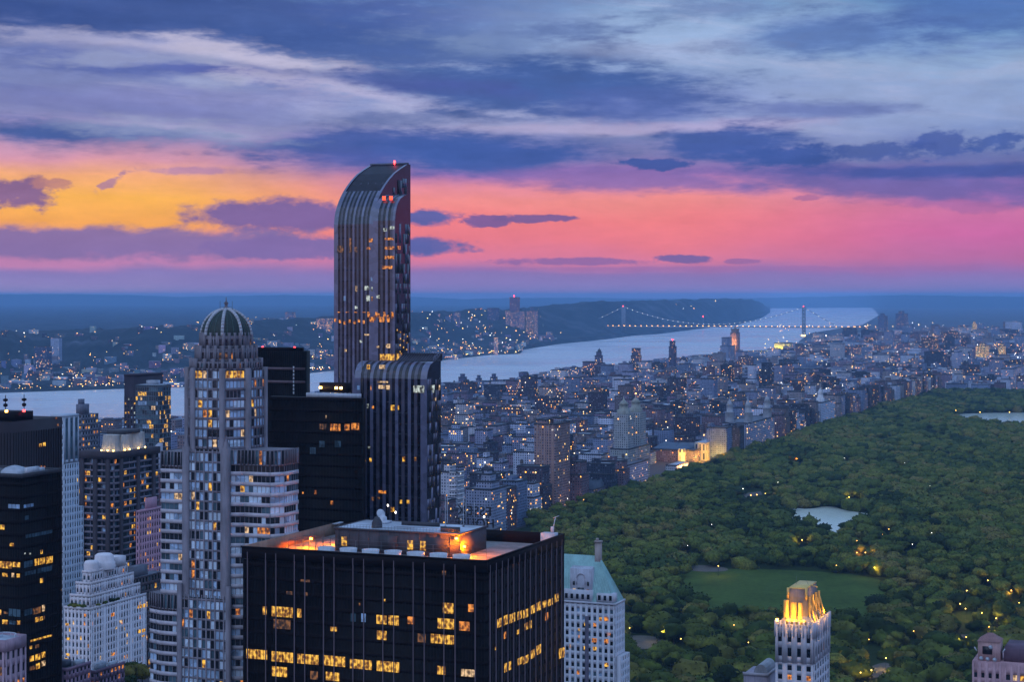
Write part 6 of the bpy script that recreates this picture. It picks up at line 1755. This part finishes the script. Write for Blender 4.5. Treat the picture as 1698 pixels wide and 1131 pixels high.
T.facade((-w, 0), S_D, S_N, w, 0, zt, 3.2, 1.8, dict(teal=.5, blue=.18, dark=.22, warm=.06, cream=.04), pier=(.2, .12), span=(.6, .1), run=.45); T.facade((0, 0), E_D, E_N, d, 0, zt, 3.2, 1.8, dict(teal=.25, dark=.6, warm=.1, cream=.05), pier=(.2, .12), span=(.6, .1))
T.finish([worn('blue_mullion', (.10, .12, .16), .5)])
q = MB(); q.poly([(-w, 0, zt + .05), (0, 0, zt + .05), (0, d, zt + .05), (-w, d, zt + .05)]); q.box(-w * .7, -w * .3, d * .3, d * .7, zt, zt + 3); T.part('roof', q, m_roof_pale)
T = Tower('small_grey_block', 'small grey block with a stepped rooftop and amber windows, above the balcony tower', 118, 136, 163, 1060, seed=26, cat='building')
w, d = T.w, T.d; zt = T.z(688)
q = MB(); q.box(-w, 0, 0, d, 0, zt); q.box(-w * .7, -w * .1, d * .1, d * .5, zt, zt + 6); q.box(-w * .6, -w * .3, d * .15, d * .35, zt + 6, zt + 9); T.part('core', q, worn('slate_brick', (.15, .16, .21), .85))
T.facade((-w, 0), S_D, S_N, w, 0, zt, 3.3, 2.6, dict(dark=.7, teal=.2, warm=.1), pier=(1.2, .12), span=(1.7, .12)); T.facade((0, 0), E_D, E_N, d, 0, zt, 3.3, 2.6, dict(dark=.8, warm=.13, orange=.07), pier=(1.2, .12), span=(1.7, .12))
T.finish([worn('slate_brick_trim', (.16, .17, .22), .85)])
# ---- brick, pink and white buildings between
T = Tower('brick_gable_building', 'dark brick building with orange windows under a pale sloping gable', 232, 240, 270, 1000, seed=27, cat='building')
w, d = T.w, T.d; zt = T.z(766)
q = MB(); q.box(-w, 0, 0, d, 0, zt); T.part('core', q, m_core)
T.facade((0, 0), E_D, E_N, d, 0, zt - 8, 4.4, 3.4, dict(dark=.66, orange=.22, warm=.05, teal=.07), pier=(1.6, .3), span=(2.0, .26)); T.facade((-w, 0), S_D, S_N, w, 0, zt - 8, 4.4, 3.0, dict(dark=.7, orange=.3), pier=(1.6, .3), span=(2.0, .26))
T.facade((0, 0), E_D, E_N, d, zt - 7.8, zt, 3.6, 3.4, dict(dark=.8, blue=.2), pier=(1.4, .32), span=(1.6, .28), wm=1, sm=1)
T.finish([worn('red_brick', (.17, .085, .095), .85), m_band])
q = MB(); q.mesh([(-w, 0, zt), (0, 0, zt), (0, d, zt), (-w, d, zt), (-w, d, zt + 9), (0, d, zt + 9)], [(0, 1, 5, 4), (1, 2, 5), (0, 4, 3), (2, 3, 4, 5)]); T.part('gable_roof', q, m_band)
T = Tower('pink_brick_building', 'pink brick building with rows of small windows, left of the banded wings', 226, 231, 270, 880, seed=28, cat='building')
w, d = T.w, T.d; zt = T.z(850)
q = MB(); q.box(-w, 0, 0, d, 0, zt); T.part('core', q, m_core)
for P_, D_, N_, L_ in (((0, 0), E_D, E_N, d), ((-w, 0), S_D, S_N, w)): T.facade(P_, D_, N_, L_, 0, zt, 3.4, 2.0, dict(dark=.72, dim=.1, orange=.08, warm=.1), pier=(1.0, .25), span=(1.8, .22))
T.wall.box(-w, .3, -.3, d, zt - .3, zt + .8); T.wall.box(-w * .9, -.6, d * .35, d * .8, zt, zt + 6)
T.finish([m_pink_wall])
T = Tower('dark_setback_block', 'low dark block with a lit strip of windows, below the pink brick building', 196, 214, 270, 850, seed=29, cat='building')
w, d = T.w, T.d; zt = T.z(962)
q = MB(); q.box(-w, 0, 0, d, 0, zt); T.part('core', q, m_core)
for P_, D_, N_, L_ in (((0, 0), E_D, E_N, d), ((-w, 0), S_D, S_N, w)): T.facade(P_, D_, N_, L_, 0, zt, 4.0, 2.6, dict(dark=.75, warm=.12, teal=.13), pier=(.8, .2), span=(1.6, .2))
T.finish([worn('brown_stone', (.10, .075, .085), .85)])
q = MB(); q.poly([(-w, 0, zt + .05), (0, 0, zt + .05), (0, d, zt + .05), (-w, d, zt + .05)]); q.box(-w * .8, -1, d * .2, d * .6, zt, zt + 5); T.part('roof', q, m_roof)
T = Tower('white_terraced_building', 'white stepped apartment building with planted terraces and a domed water house on top', 107, 150, 242, 800, seed=30, cat='building')
w, d = T.w, T.d; zt = T.z(1012)
MX = dict(dark=.50, teal=.26, blue=.16, warm=.035, cream=.03, orange=.025)
cq = MB()
lv = [(0, 0, 0, zt), (2.0, 2.5, 3.4, T.z(992)), (4.0, 5.2, 7.0, T.z(972)), (6.0, 8.5, 10.5, T.z(954))]
zb = 0
for ix, iy0, iy1, z1 in lv:
    x0, x1, y0, y1 = -w + ix, -ix * .55, iy0 * .6, d - iy1
    cq.box(x0, x1, y0, y1, max(0, zb - .5), z1 - .1)
    T.facade((x0, y0), S_D, S_N, x1 - x0, zb, z1, 3.25, 2.1, MX, pier=(1.05, .3), span=(1.55, .26)); T.facade((x1, y0), E_D, E_N, y1 - y0, zb, z1, 3.25, 2.1, MX, pier=(1.0, .3), span=(1.5, .26), wide=5)
    T.wall.box(x0 - .3, x1 + .3, y0 - .3, y0 - .002, z1 - .3, z1 + 1.0); T.wall.box(x1 + .002, x1 + .3, y0, y1, z1 - .3, z1 + 1.0)
    T.wall.box(x0, x1, y0, y1, z1 - .1, z1 + .05, 1)
    zb = z1
T.part('core', cq, m_core)
T.lit((0, 0), E_D, E_N, [(1112, 510, 1126, 536), (1130, 506, 1150, 532), (1154, 498, 1176, 526), (1116, 708, 1140, 736), (1146, 702, 1176, 728), (962, 632, 990, 652, 'cream'), (904, 896, 930, 918, 'orange'), (1146, 752, 1172, 766), (930, 686, 948, 704, 'cream'), (896, 572, 926, 600, 'orange')], .34, 'warm', 0, ZA)
T.lit((-w, 0), S_D, S_N, [(534, 654, 562, 676), (542, 772, 572, 792), (540, 900, 568, 922), (530, 940, 558, 960), (684, 580, 708, 602, 'orange')], .34, 'warm', 0, ZA)
T.finish([m_white_wall, m_roof_pale])
z3 = lv[-1][3]
q = MB(); q.lathe((-w * .45, d * .22, z3), [(3.4, 0), (3.4, 3.6), (2.8, 4.6), (.2, 5.0)], 16); T.part('roof_drum', q, m_white_wall)
q = MB(); q.lathe((-w * .4, d * .42, z3), [(5.0, 0), (5.0, 3), (4.4, 3.2), (4.2, 6.0), (3.2, 6.8), (.2, 7.2)], 18); T.part('water_house', q, m_white_wall)
q = MB(); q.box(-w * .6, -w * .2, d * .55, d * .72, z3, z3 + 4.4); T.part('roof_bulkhead', q, m_white_wall)
for i, (x, y, z_) in enumerate([(-.9, d * f_, zt + .6) for f_ in (.15, .27, .4, .5)] + [(-w + 3 + 2.2 * i, 1.0, zt + .6) for i in range(4)] + [(-w * .55, d * .14, lv[1][3] + .5), (-w * .35, d * .16, lv[2][3] + .5)]):
    V_, Fc_ = lo[i % 6]; q = MB(); s_ = 2.4 + (i % 3) * .5; q.mesh([(v[0] * s_ + x, v[1] * s_ * 1.3 + y, v[2] * s_ + z_ + .5) for v in V_], Fc_); T.part('terrace_shrub', q, m_leaf)
T = Tower('pink_corner_building', 'pinkish rough stone rooftop with a curved white rail, bottom left corner', -50, 8, 42, 480, seed=31, cat='building')
w, d = T.w, T.d; zt = T.z(1066)
q = MB(); q.box(-w, 0, 0, d, 0, zt); T.part('core', q, m_core)
MX = dict(dim=.4, orange=.25, dark=.35)
T.facade((0, 0), E_D, E_N, d, 0, zt - 2.6, 4.2, 2.4, MX, pier=(1.1, .35), span=(1.9, .3)); T.facade((-w, 0), S_D, S_N, w, 0, zt - 2.6, 4.2, 2.6, MX, pier=(1.3, .35), span=(1.9, .3))
T.wall.box(-w, .4, -.4, 0, zt - 2.6, zt + .6); T.wall.box(0, .4, 0, d, zt - 2.6, zt + .6); T.wall.box(-w, 0, d, d + .4, zt - 2.6, zt + .6)
T.finish([worn('pink_stone', (.40, .28, .33), .9, .35, .25)])
q = MB(); q.poly([(-w, 0, zt + .06), (0, 0, zt + .06), (0, d, zt + .06), (-w, d, zt + .06)]); T.part('roof', q, m_roof_pale)
q = MB(); pts_ = [Vector((-3.4 + 3.2 * math.cos(a / 8 * PI), d * .5 + 2.6 * math.sin(a / 8 * PI), zt + 1.2)) for a in range(9)]
for a, b in zip(pts_[:-1], pts_[1:]): q.tube(a, b, .14, 5)
for a in pts_[::2]: q.tube((a.x, a.y, zt), a, .07, 4)
T.part('curved_rail', q, m_metal)
q = MB(); q.box(-w * .9, -w * .5, d * .3, d * .6, zt, zt + 2.6); T.part('roof_plant', q, m_metal)
# low roofs at the foot of the white building
for i, (xl, xc, xr, yt, Y, m_, lab) in enumerate(((70, 112, 150, 1112, 690, worn('rose_render', (.34, .22, .30), .85), 'rose-coloured low building left of the white stepped building foot'), (140, 158, 206, 1116, 720, worn('dusk_brick', (.22, .14, .2), .85), 'purple brick low building with pale roof boxes at the white building foot'))):
    T = Tower('low_roof_building', lab, xl, xc, xr, Y, seed=40 + i, cat='building'); w, d = T.w, T.d; zt = T.z(yt)
    q = MB(); q.box(-w, 0, 0, d, 0, zt); T.part('core', q, m_core)
    for P_, D_, N_, L_ in (((0, 0), E_D, E_N, d), ((-w, 0), S_D, S_N, w)): T.facade(P_, D_, N_, L_, 0, zt, 3.6, 2.4, dict(dark=.8, orange=.2), pier=(1.2, .2), span=(1.8, .2))
    T.wall.box(-w, .3, -.3, 0, zt - .5, zt + .8); T.wall.box(0, .3, 0, d, zt - .5, zt + .8)
    T.finish([m_])
    q = MB(); q.poly([(-w, 0, zt + .05), (0, 0, zt + .05), (0, d, zt + .05), (-w, d, zt + .05)]); q.box(-w * .7, -w * .3, d * .2, d * .5, zt, zt + 2.5); T.part('roof', q, m_roof_pale if i else m_roof)
    q = MB(); q.box(-w * .25, -w * .05, d * .5, d * .8, zt, zt + 2); T.part('roof_box', q, m_metal)
TGRP = [(206, 1102, 800, 9), (222, 1096, 812, 10), (236, 1104, 806, 9), (214, 1120, 790, 9), (188, 1124, 790, 7)]
for i, (px, py, Y, h) in enumerate(TGRP):
    p_ = at(px, py, Y)
    k = i % 7
    root = thing('street_tree', ('dark round street tree at the foot of the white stepped building'), 'tree', (p_.x, p_.y, p_.z - h), i, 'street trees below the white building')
    for o_ in protos[k]:
        c = o_.copy(); COL.objects.link(c); c.parent = root
        if c.name.startswith('crown'): c.location = (0, 0, h * .6); c.scale = (h, h, h)
        else: c.location = (0, 0, 0); c.scale = (h, h, h)
q = MB(); c = st(690, 640, 0)
pc = at(215, 1115, 800)
q.box(pc.x - 26, pc.x + 14, pc.y - 14, pc.y + 40, 1.7, pc.z - 8.5)
root = thing('garden_podium', 'dark planted podium carrying the street trees beside the white stepped building', 'building', (0, 0, 0), 0)
q.build('podium', worn('podium_stone', (.07, .06, .07), .9), root)

# ---- apartment hotel with a steep copper roof
T = Tower('copper_roof_hotel', 'pale hotel with a steep green copper roof and tall chimney, right of the black block', 900, 1019, 1035, 800, seed=50)
w, d = T.w, T.d; ze = T.z(1003); zr = T.z(922, 812)
q = MB(); q.box(-w, 0, 0, d, 0, ze - .2); T.part('core', q, m_core)
MX = dict(dark=.66, teal=.2, blue=.12, warm=.01, orange=.01)
T.facade((-w, 0), S_D, S_N, w, 0, ze, 3.5, 2.6, MX, pier=(1.25, .3), span=(1.8, .26)); T.facade((0, 0), E_D, E_N, d, 0, ze, 3.5, 2.3, MX, pier=(1.2, .3), span=(1.8, .26))
T.wall.slab((-w, 0), S_D, S_N, w - 13.8, w - 12.0, 0, ze - 6, -.2, .34, 1)  # narrow dark strip up the south face, standing slightly proud of it
T.wall.box(-w, .6, -.6, 0, ze - .4, ze + .5); T.wall.box(0, .6, 0, d, ze - .4, ze + .5)
# lower shoulder to the right
zl = T.z(1090); T.wall.box(.35, 2.6, 1, d - .5, 0, zl)
T.facade((2.6, 1), E_D, E_N, d - 1.5, 0, zl, 3.5, 2.3, MX, pier=(1.2, .2), span=(1.8, .16))
# dormer storeys
zd = T.z(978, 800)
for x0, x1, h_ in ((-8.4, -.4, 4.4), (-24.0, -10.6, 5.4)):
    T.wall.box(x0, x1, 0.1, 5.0, ze + .5, ze + h_)
    k = int((x1 - x0) / 2.6)
    for i in range(k):
        T.pane((x0, .1), S_D, S_N, .6 + i * 2.6, 1.9 + i * 2.6, ze + 1.4, ze + 3.6, .03, 'dark')
T.lit((-w, 0), S_D, S_N, [(344, 556, 374, 578, 'orange'), (234, 588, 252, 606), (284, 590, 304, 610, 'orange'), (200, 620, 214, 634), (362, 644, 384, 664, 'orange'), (276, 676, 308, 700, 'orange'), (344, 680, 374, 704, 'orange'), (280, 724, 308, 744), (232, 720, 246, 742), (342, 814, 374, 836), (150, 708, 162, 732), (202, 656, 212, 674, 'orange'), (148, 842, 160, 852)], .3, 'warm', 0, (900, 860, 3.396))
T.finish([worn('hotel_stone', (.60, .61, .66), .8, .1, .16), worn('dark_strip_stone', (.12, .11, .15), .8)])
q = MB()
xr0, xr1, ym = -w + 2, -9.5, d * .5
q.mesh([(-w, .4, ze + .3), (-.3, .4, ze + .3), (-.3, d, ze + .3), (-w, d, ze + .3), (xr0, ym - .5, zr), (xr1, ym - .5, zr), (xr1, ym + .5, zr), (xr0, ym + .5, zr)], [(0, 1, 5, 4), (1, 2, 6, 5), (2, 3, 7, 6), (3, 0, 4, 7), (4, 5, 6, 7)])
for i in range(26):
    f_ = i / 25
    q.tube((-w + (w - .3) * f_, .36, ze + .4), (xr0 + (xr1 - xr0) * f_, ym - .5, zr), .09, 4)
for i in range(10):
    f_ = i / 9
    q.tube((-.26, .4 + (d - .4) * f_, ze + .4), (xr1, ym - .5 + f_, zr), .09, 4)
m_cu = worn('hotel_copper', (.33, .55, .52), .55, .25, .25)
rf = T.part('copper_roof', q, m_cu)
q = MB(); q.tube((xr0, ym, zr), (xr1, ym, zr), .3, 6); q.tube((xr1, ym, zr), (-.3, .4, ze + .4), .22, 5); T.part('ridge_cap', q, m_cu, rf)
q = MB(); q.box(-11.2, -8.6, ym - 1.2, ym + 1.2, ze + 8, T.z(897, 812)); q.box(-11.5, -8.3, ym - 1.5, ym + 1.5, T.z(899, 812), T.z(896, 812)); q.box(-10.9, -9.9, ym - .6, ym + .6, T.z(896, 812), T.z(892, 812)); T.part('chimney', q, worn('chimney_stone', (.36, .30, .28), .85))
xd = T.on(965, 960, (0, 2.5), (0, -1)).x
q = MB(); q.box(xd - 5.2, xd + 5.2, 1.2, 7, ze + .5, T.z(946, 803)); q.mesh([(xd - 5.2, 1.2, T.z(946, 803)), (xd + 5.2, 1.2, T.z(946, 803)), (xd + 5.0, 6.5, T.z(942, 803)), (xd - 5.0, 6.5, T.z(942, 803))], [(0, 1, 2, 3)])
q.lathe((xd, 1.15, T.z(964, 803)), [(.01, 0), (.01, .01)], 4)
dm = T.part('dormer', q, worn('dormer_stone', (.46, .47, .53), .8))
q = MB()
for a in range(12):
    a0, a1 = a * PI / 12, (a + 1) * PI / 12
    q.tube((xd + 2.1 * math.cos(a0), 1.1, T.z(962, 803) + 2.1 * math.sin(a0)), (xd + 2.1 * math.cos(a1), 1.1, T.z(962, 803) + 2.1 * math.sin(a1)), .3, 5)
for s_ in (-2.1, 2.1): q.tube((xd + s_, 1.1, T.z(962, 803) - 2.6), (xd + s_, 1.1, T.z(962, 803)), .3, 5)
T.part('arch_moulding', q, m_band, dm)
for x0, x1, z0, z1, kk in ((-1.6, 1.6, -7.2, -4.2, 'dark'), (-3.9, -2.9, -3.2, -1.4, 'dark'), (2.9, 3.9, -3.2, -1.4, 'dark'), (-3.8, -2.6, -7.0, -4.8, 'cream'), (2.7, 3.8, -7.0, -4.8, 'dim')):
    q = MB(); q.box(xd + x0, xd + x1, 1.05, 1.18, T.z(962, 803) + z0, T.z(962, 803) + z1); T.part('dormer_window', q, PANE[kk], dm)
q = MB(); q.box(-w + 1, -w + 2.4, d * .3, d * .5, ze, T.z(895, 812)); T.part('chimney', q, worn('far_chimney', (.34, .34, .36), .85))

# ---- tower with a golden crown
T = Tower('gold_crowned_tower', 'slender white stone tower topped by a floodlit golden crown, amid the park trees', 1286, 1349, 1374, 770, seed=51)
w, d = T.w, T.d; ze = T.z(1040)
q = MB(); q.box(-w, 0, 0, d, 0, ze - .2); T.part('core', q, m_core)
MX = dict(dark=.78, teal=.16, orange=.03, dim=.03)
nb = 4; bw = w / nb
T.facade((-w, 0), S_D, S_N, w, 0, ze - 16, 4.0, bw, MX, pier=(2.2, .4), span=(1.9, .25)); T.facade((0, 0), E_D, E_N, d, 0, ze - 16, 4.0, d / 6, MX, pier=(1.5, .4), span=(1.9, .25))
T.facade((-w, 0), S_D, S_N, w, ze - 16, ze, 6.2, bw, MX, pier=(2.4, .75), span=(2.6, .3)); T.facade((0, 0), E_D, E_N, d, ze - 16, ze, 6.2, d / 6, MX, pier=(1.6, .75), span=(2.6, .3))
for i in range(9):
    T.wall.slab((-w, 0), S_D, S_N, w * i / 8 - .35, w * i / 8 + .35, ze - 5, ze + 1.8, 0, 1.0)
for i in range(9): T.wall.slab((0, 0), E_D, E_N, d * i / 8 - .35, d * i / 8 + .35, ze - 5, ze + 1.8, 0, 1.0)
T.wall.box(-w + .2, -.2, .2, d - .2, ze - .2, ze + .3)
T.finish([worn('ivory_stone', (.56, .55, .60), .8, .1, .15)])
m_gold = worn('gilded_metal', (.75, .52, .16), .5, .3, .2, .4, .2)
m_lead = worn('lead_roof', (.30, .31, .33), .6, .3, .25)
z1, z2, z3 = T.z(1021, 778), T.z(990, 778), T.z(974, 780)
ins = 3.6
q = MB(); q.prism([(-w + .6, .6), (-.6, .6), (-.6, d - .6), (-w + .6, d - .6)], ze + .3, z1, 0, None, [(-w + ins, ins), (-ins, ins), (-ins, d - ins), (-w + ins, d - ins)])
for i in range(7):
    f_ = (i + .5) / 7
    q.tube((-.6, .6 + (d - 1.2) * f_, ze + .4), (-ins, ins + (d - 2 * ins) * f_, z1 + .1), .22, 5)
hip = T.part('hip_roof', q, m_lead)
q = MB(); x0, x1 = -w + ins, -ins
q.prism([(x0, ins), (x1, ins), (x1, d - ins), (x0, d - ins)], z1, z2, 0, None, [(x0 + .5, ins + .5), (x1 - .5, ins + .5), (x1 - .5, d - ins - .5), (x0 + .5, d - ins - .5)])
lan = T.part('lantern', q, worn('lantern_stone_dark', (.26, .22, .18), .8))
bays = [(x0 - .7, x0 + 1.5, z1 - 1.0, z2 - 1.4), (x0 + 2.6, x0 + 4.8, z1 - 1.6, z2 - 2.2), (x0 + 5.6, x0 + 7.4, z1 - 1.6, z2 - 2.2)] if x1 - x0 > 7 else [(x0 - .5, x0 + 1.2, z1 - 1, z2 - 1.4), (x0 + (x1 - x0) * .42, x0 + (x1 - x0) * .65, z1 - 1.4, z2 - 2), (x1 - (x1 - x0) * .25, x1, z1 - 1.4, z2 - 2)]
for a, b, c_, e_ in bays:
    q = MB(); q.prism([(a, ins - 1.3), (b, ins - 1.3), (b, ins), (a, ins)], c_, e_); T.part('gilded_bay', q, m_gold, lan)
for f_ in (.12, .4, .68, .92):
    q = MB(); y_ = ins + (d - 2 * ins) * f_
    q.prism([(x1, y_ - .5), (x1 + .9, y_ - .5), (x1 + .9, y_ + .5), (x1, y_ + .5)], z1 - .6, z2); T.part('gilded_bay', q, m_gold, lan)
    q = MB(); q.tube((-.5, y_, ze + .8), (x1 + .2, y_, z2 - .5), .42, 6); T.part('flying_rib', q, m_gold, lan)
q = MB(); q.prism([(x0 + .6, ins + .6), (x1 - .6, ins + .6), (x1 - .6, d - ins - .6), (x0 + .6, d - ins - .6)], z2, z3 - .5, 0, None, [(x0 + 1.1, ins + 1.1), (x1 - .9, ins + 1.1), (x1 - .9, d - ins - 1.1), (x0 + 1.1, d - ins - 1.1)])
T.part('upper_lantern', q, worn('upper_stone', (.24, .22, .24), .8), lan)
for xx in (x0 + .4, x1 - .9):
    q = MB(); q.box(xx, xx + .9, ins + .1, ins + .9, z2 - 1, z3); T.part('gilded_pier', q, m_gold, lan)
q = MB(); q.box(x0 + 1.0, x1 - .7, ins + 1.0, d - ins - 1, z3 - .4, z3); q.tube((x1 - 1, d * .5, z3), (x1 + 2.6, d * .4, z3 - .2), .25, 5); T.part('top_platform', q, m_gold, lan)
q = MB(); q.box(x0 + (x1 - x0) * .3, x0 + (x1 - x0) * .7, ins - .2, ins + .2, ze + 1.0, z1 - .6); q.box(x0 - .3, x1 + .3, .5, .9, ze + .4, ze + 2.2); T.part('gilded_panel', q, m_gold, lan)
q = MB(); q.tube((x0 + 2, d * .5, z3), (x0 + 2, d * .5, z3 + 3.5), .07, 4); q.tube((x1 - 2, d * .5, z3), (x1 - 3, d * .5, z3 + 2.2), .07, 4); T.part('antenna', q, m_rail, lan)
for x, y, z_, pw in ((x0 + 1.5, .5, ze + 2.4, 1000), (x0 + 4.5, .5, ze + 2.4, 1000), (x1 - .5, .5, ze + 2.4, 900), (-.4, ins + 1.2, ze + 2.4, 1000), (-.4, d * .5, ze + 2.4, 1000), (-.4, d * .8, ze + 2.4, 1000), (x0 + 2, ins - 4.5, z1 + 2.5, 1300), (x1 - 2, ins - 4.5, z1 + 2.5, 1300), (x1 + 4.0, d * .4, z2 - 1, 1200), (x0 + 3, ins - 4, z2 + .5, 500)):
    lamp('floodlight', T.root, (x, y, z_), pw, (1.0, .42, .03), .35)
q = MB(); q.box(-w + .2, -w + 1.1, -.3, .5, ze + 1.2, ze + 2.4); T.part('ledge_lamp', q, m_amber)
T = Tower('vaulted_roof_building', 'small stone building with a grey barrel-vaulted roof, left of the gold-crowned tower', 1233, 1272, 1288, 800, seed=52, cat='building')
w, d = T.w, T.d; zt = T.z(1121)
q = MB(); q.box(-w, 0, 0, d, 0, zt); T.part('wall', q, worn('grey_lilac_stone', (.33, .30, .36), .85))
q = MB()
for k in range(8):
    a0, a1 = PI * k / 8, PI * (k + 1) / 8
    q.mesh([(-w * .32 + w * .3 * math.cos(a0), 2, zt + 4.2 * math.sin(a0)), (-w * .32 + w * .3 * math.cos(a1), 2, zt + 4.2 * math.sin(a1)), (-w * .32 + w * .3 * math.cos(a1), d, zt + 4.2 * math.sin(a1)), (-w * .32 + w * .3 * math.cos(a0), d, zt + 4.2 * math.sin(a0))], [(0, 1, 2, 3)])
q.poly([(-w * .32 + w * .3 * math.cos(PI * k / 8), 2, zt + 4.2 * math.sin(PI * k / 8)) for k in range(9)])
T.part('barrel_roof', q, m_lead)
q = MB(); q.box(-w - .3, .3, -.3, 0, zt - .6, zt + .8); q.box(0, .3, 0, d, zt - .6, zt + .8); T.part('parapet', q, m_band); T.finish([m_band], 'trim') if T.wall.v else None
T = Tower('pink_turret_building', 'pinkish brick building with a hipped turret and satellite dishes, bottom right', 1612, 1660, 1700, 640, seed=53, cat='building')
w, d = T.w, T.d; zt = T.z(1100)
q = MB(); q.box(-w, 26, 0, 22, 0, zt); T.part('wall', q, worn('rose_brick', (.44, .27, .29), .85, .2))
T.facade((-w, 0), S_D, S_N, w, zt - 40, zt - .5, 3.6, 2.6, dict(dark=.8, orange=.2), pier=(1.4, .2), span=(1.9, .18)); T.facade((1.2, 0), S_D, S_N, 24, zt - 40, zt - .5, 3.6, 2.4, dict(dark=.55, warm=.3, cream=.15), pier=(1.0, .2), span=(1.7, .18))
T.finish([worn('rose_brick_trim', (.45, .28, .3), .85, .2)], 'brick_trim')
z1 = T.z(1068); x0 = -w * .82
q = MB(); q.box(x0, -.6, 1.5, 9.5, zt, z1); tur = T.part('turret', q, worn('turret_brick', (.48, .30, .29), .85, .2))
q = MB(); q.prism([(x0 - .3, 1.2), (-.3, 1.2), (-.3, 9.8), (x0 - .3, 9.8)], z1, z1 + 2.6, 0, None, [(x0 + 3.0, 5), (-3.4, 5), (-3.4, 5.6), (x0 + 3.0, 5.6)]); T.part('turret_roof', q, worn('clay_tile', (.28, .15, .14), .85, .3), tur)
q = MB(); q.box(x0 + 1.6, x0 + 5.0, 1.35, 1.48, zt + 2.4, zt + 5.2); T.part('turret_opening', q, m_core, tur)
q = MB(); q.box(.6, 25, 3, 20, zt, zt + 4.8); T.part('roof_storey', q, worn('plum_slate', (.13, .085, .12), .8, .2))
for x, y, z_ in ((x0 + 4.4, 1.0, zt + 5.0), (x0 + 1.2, .6, zt + .9), (x0 + 3.4, .6, zt + .8), (x0 + 5.8, .8, zt + .7)):
    q = MB(); q.lathe((0, 0, 0), [(.05, 0), (.5, .12), (.75, .35)], 12); o = T.part('satellite_dish', q, m_metal); o.location = (x, y, z_); o.rotation_euler = (1.1, 0, .4)
for s_, x in ((-1, x0 - .4), (1, .2)):
    q = MB(); q.tube((x, 2, z1 - 3.6), (x + s_ * .9, 2, z1 - 2.2), .22, 5); T.part('floodlight_arm', q, m_metal)

# ---- rooftop sign seen from behind
T = Tower('sign_hotel', 'hotel block mostly hidden behind the black roof, carrying the tall roof sign', 750, 816, 830, 840, seed=54)
w, d = T.w, T.d; zt = T.z(880)
q = MB(); q.box(-w, 0, 0, d, 0, zt); T.part('wall', q, worn('hotel_brick', (.2, .15, .16), .85)); q = MB(); q.box(-w - .3, .3, -.3, d, zt, zt + .8); T.part('roof', q, m_roof)
T.finish([m_stone], 'trim') if T.wall.v else None
root = thing('rooftop_sign', 'two-line rooftop sign of dark letters on a steel frame, seen reversed from behind', 'sign', T.M @ Vector((-w * .5, 3.0, zt + .8)), -TH)
m_letter = principled('sign_letter', (.012, .010, .014), .7)[0]
def letters(txt, size, x, z, parent):
    cu = bpy.data.curves.new('letters', 'FONT'); cu.body = txt; cu.size = size; cu.extrude = .18; cu.align_x = 'CENTER'; cu.space_character = 1.08; cu.offset = .035
    tmp = bpy.data.objects.new('letters', cu); COL.objects.link(tmp)
    dg = bpy.context.evaluated_depsgraph_get(); me_ = bpy.data.meshes.new_from_object(tmp.evaluated_get(dg))
    bpy.data.objects.remove(tmp)
    o = bpy.data.objects.new('lettering', me_); COL.objects.link(o); me_.materials.clear(); me_.materials.append(m_letter)
    o.parent = parent; o.rotation_euler = (PI / 2, 0, PI); o.location = (x, 0, z)
    return o
zs = zt + .8 + 1.6
def zrel(py): return CAMH - (py - HY) * 842.0 / F - (1.6 + zt + .8)
letters('ESSEX', 6.2, .0, zrel(857), root); letters('HOUSE', 6.0, .0, zrel(877), root)
q = MB()
for i in range(11):
    x = -7.5 + i * 1.5; q.tube((x, -.5, 0), (x, -.5, zrel(838)), .10, 4)
for z_ in (zrel(858.5), zrel(839), zrel(879), zrel(860)): q.tube((-7.6, -.5, z_), (7.6, -.5, z_), .10, 4)
for x in (-6, 0, 6): q.tube((x, -.5, zrel(845)), (x, -4, 0), .10, 4)
q.build('steel_frame', worn('sign_steel', (.10, .10, .12), .6), root)
q = MB()
for x in (-3.2, 1.2): q.tube((x, -3, 0), (x, -3, zrel(834)), .10, 4)
q.build('sign_mast', m_metal, root)
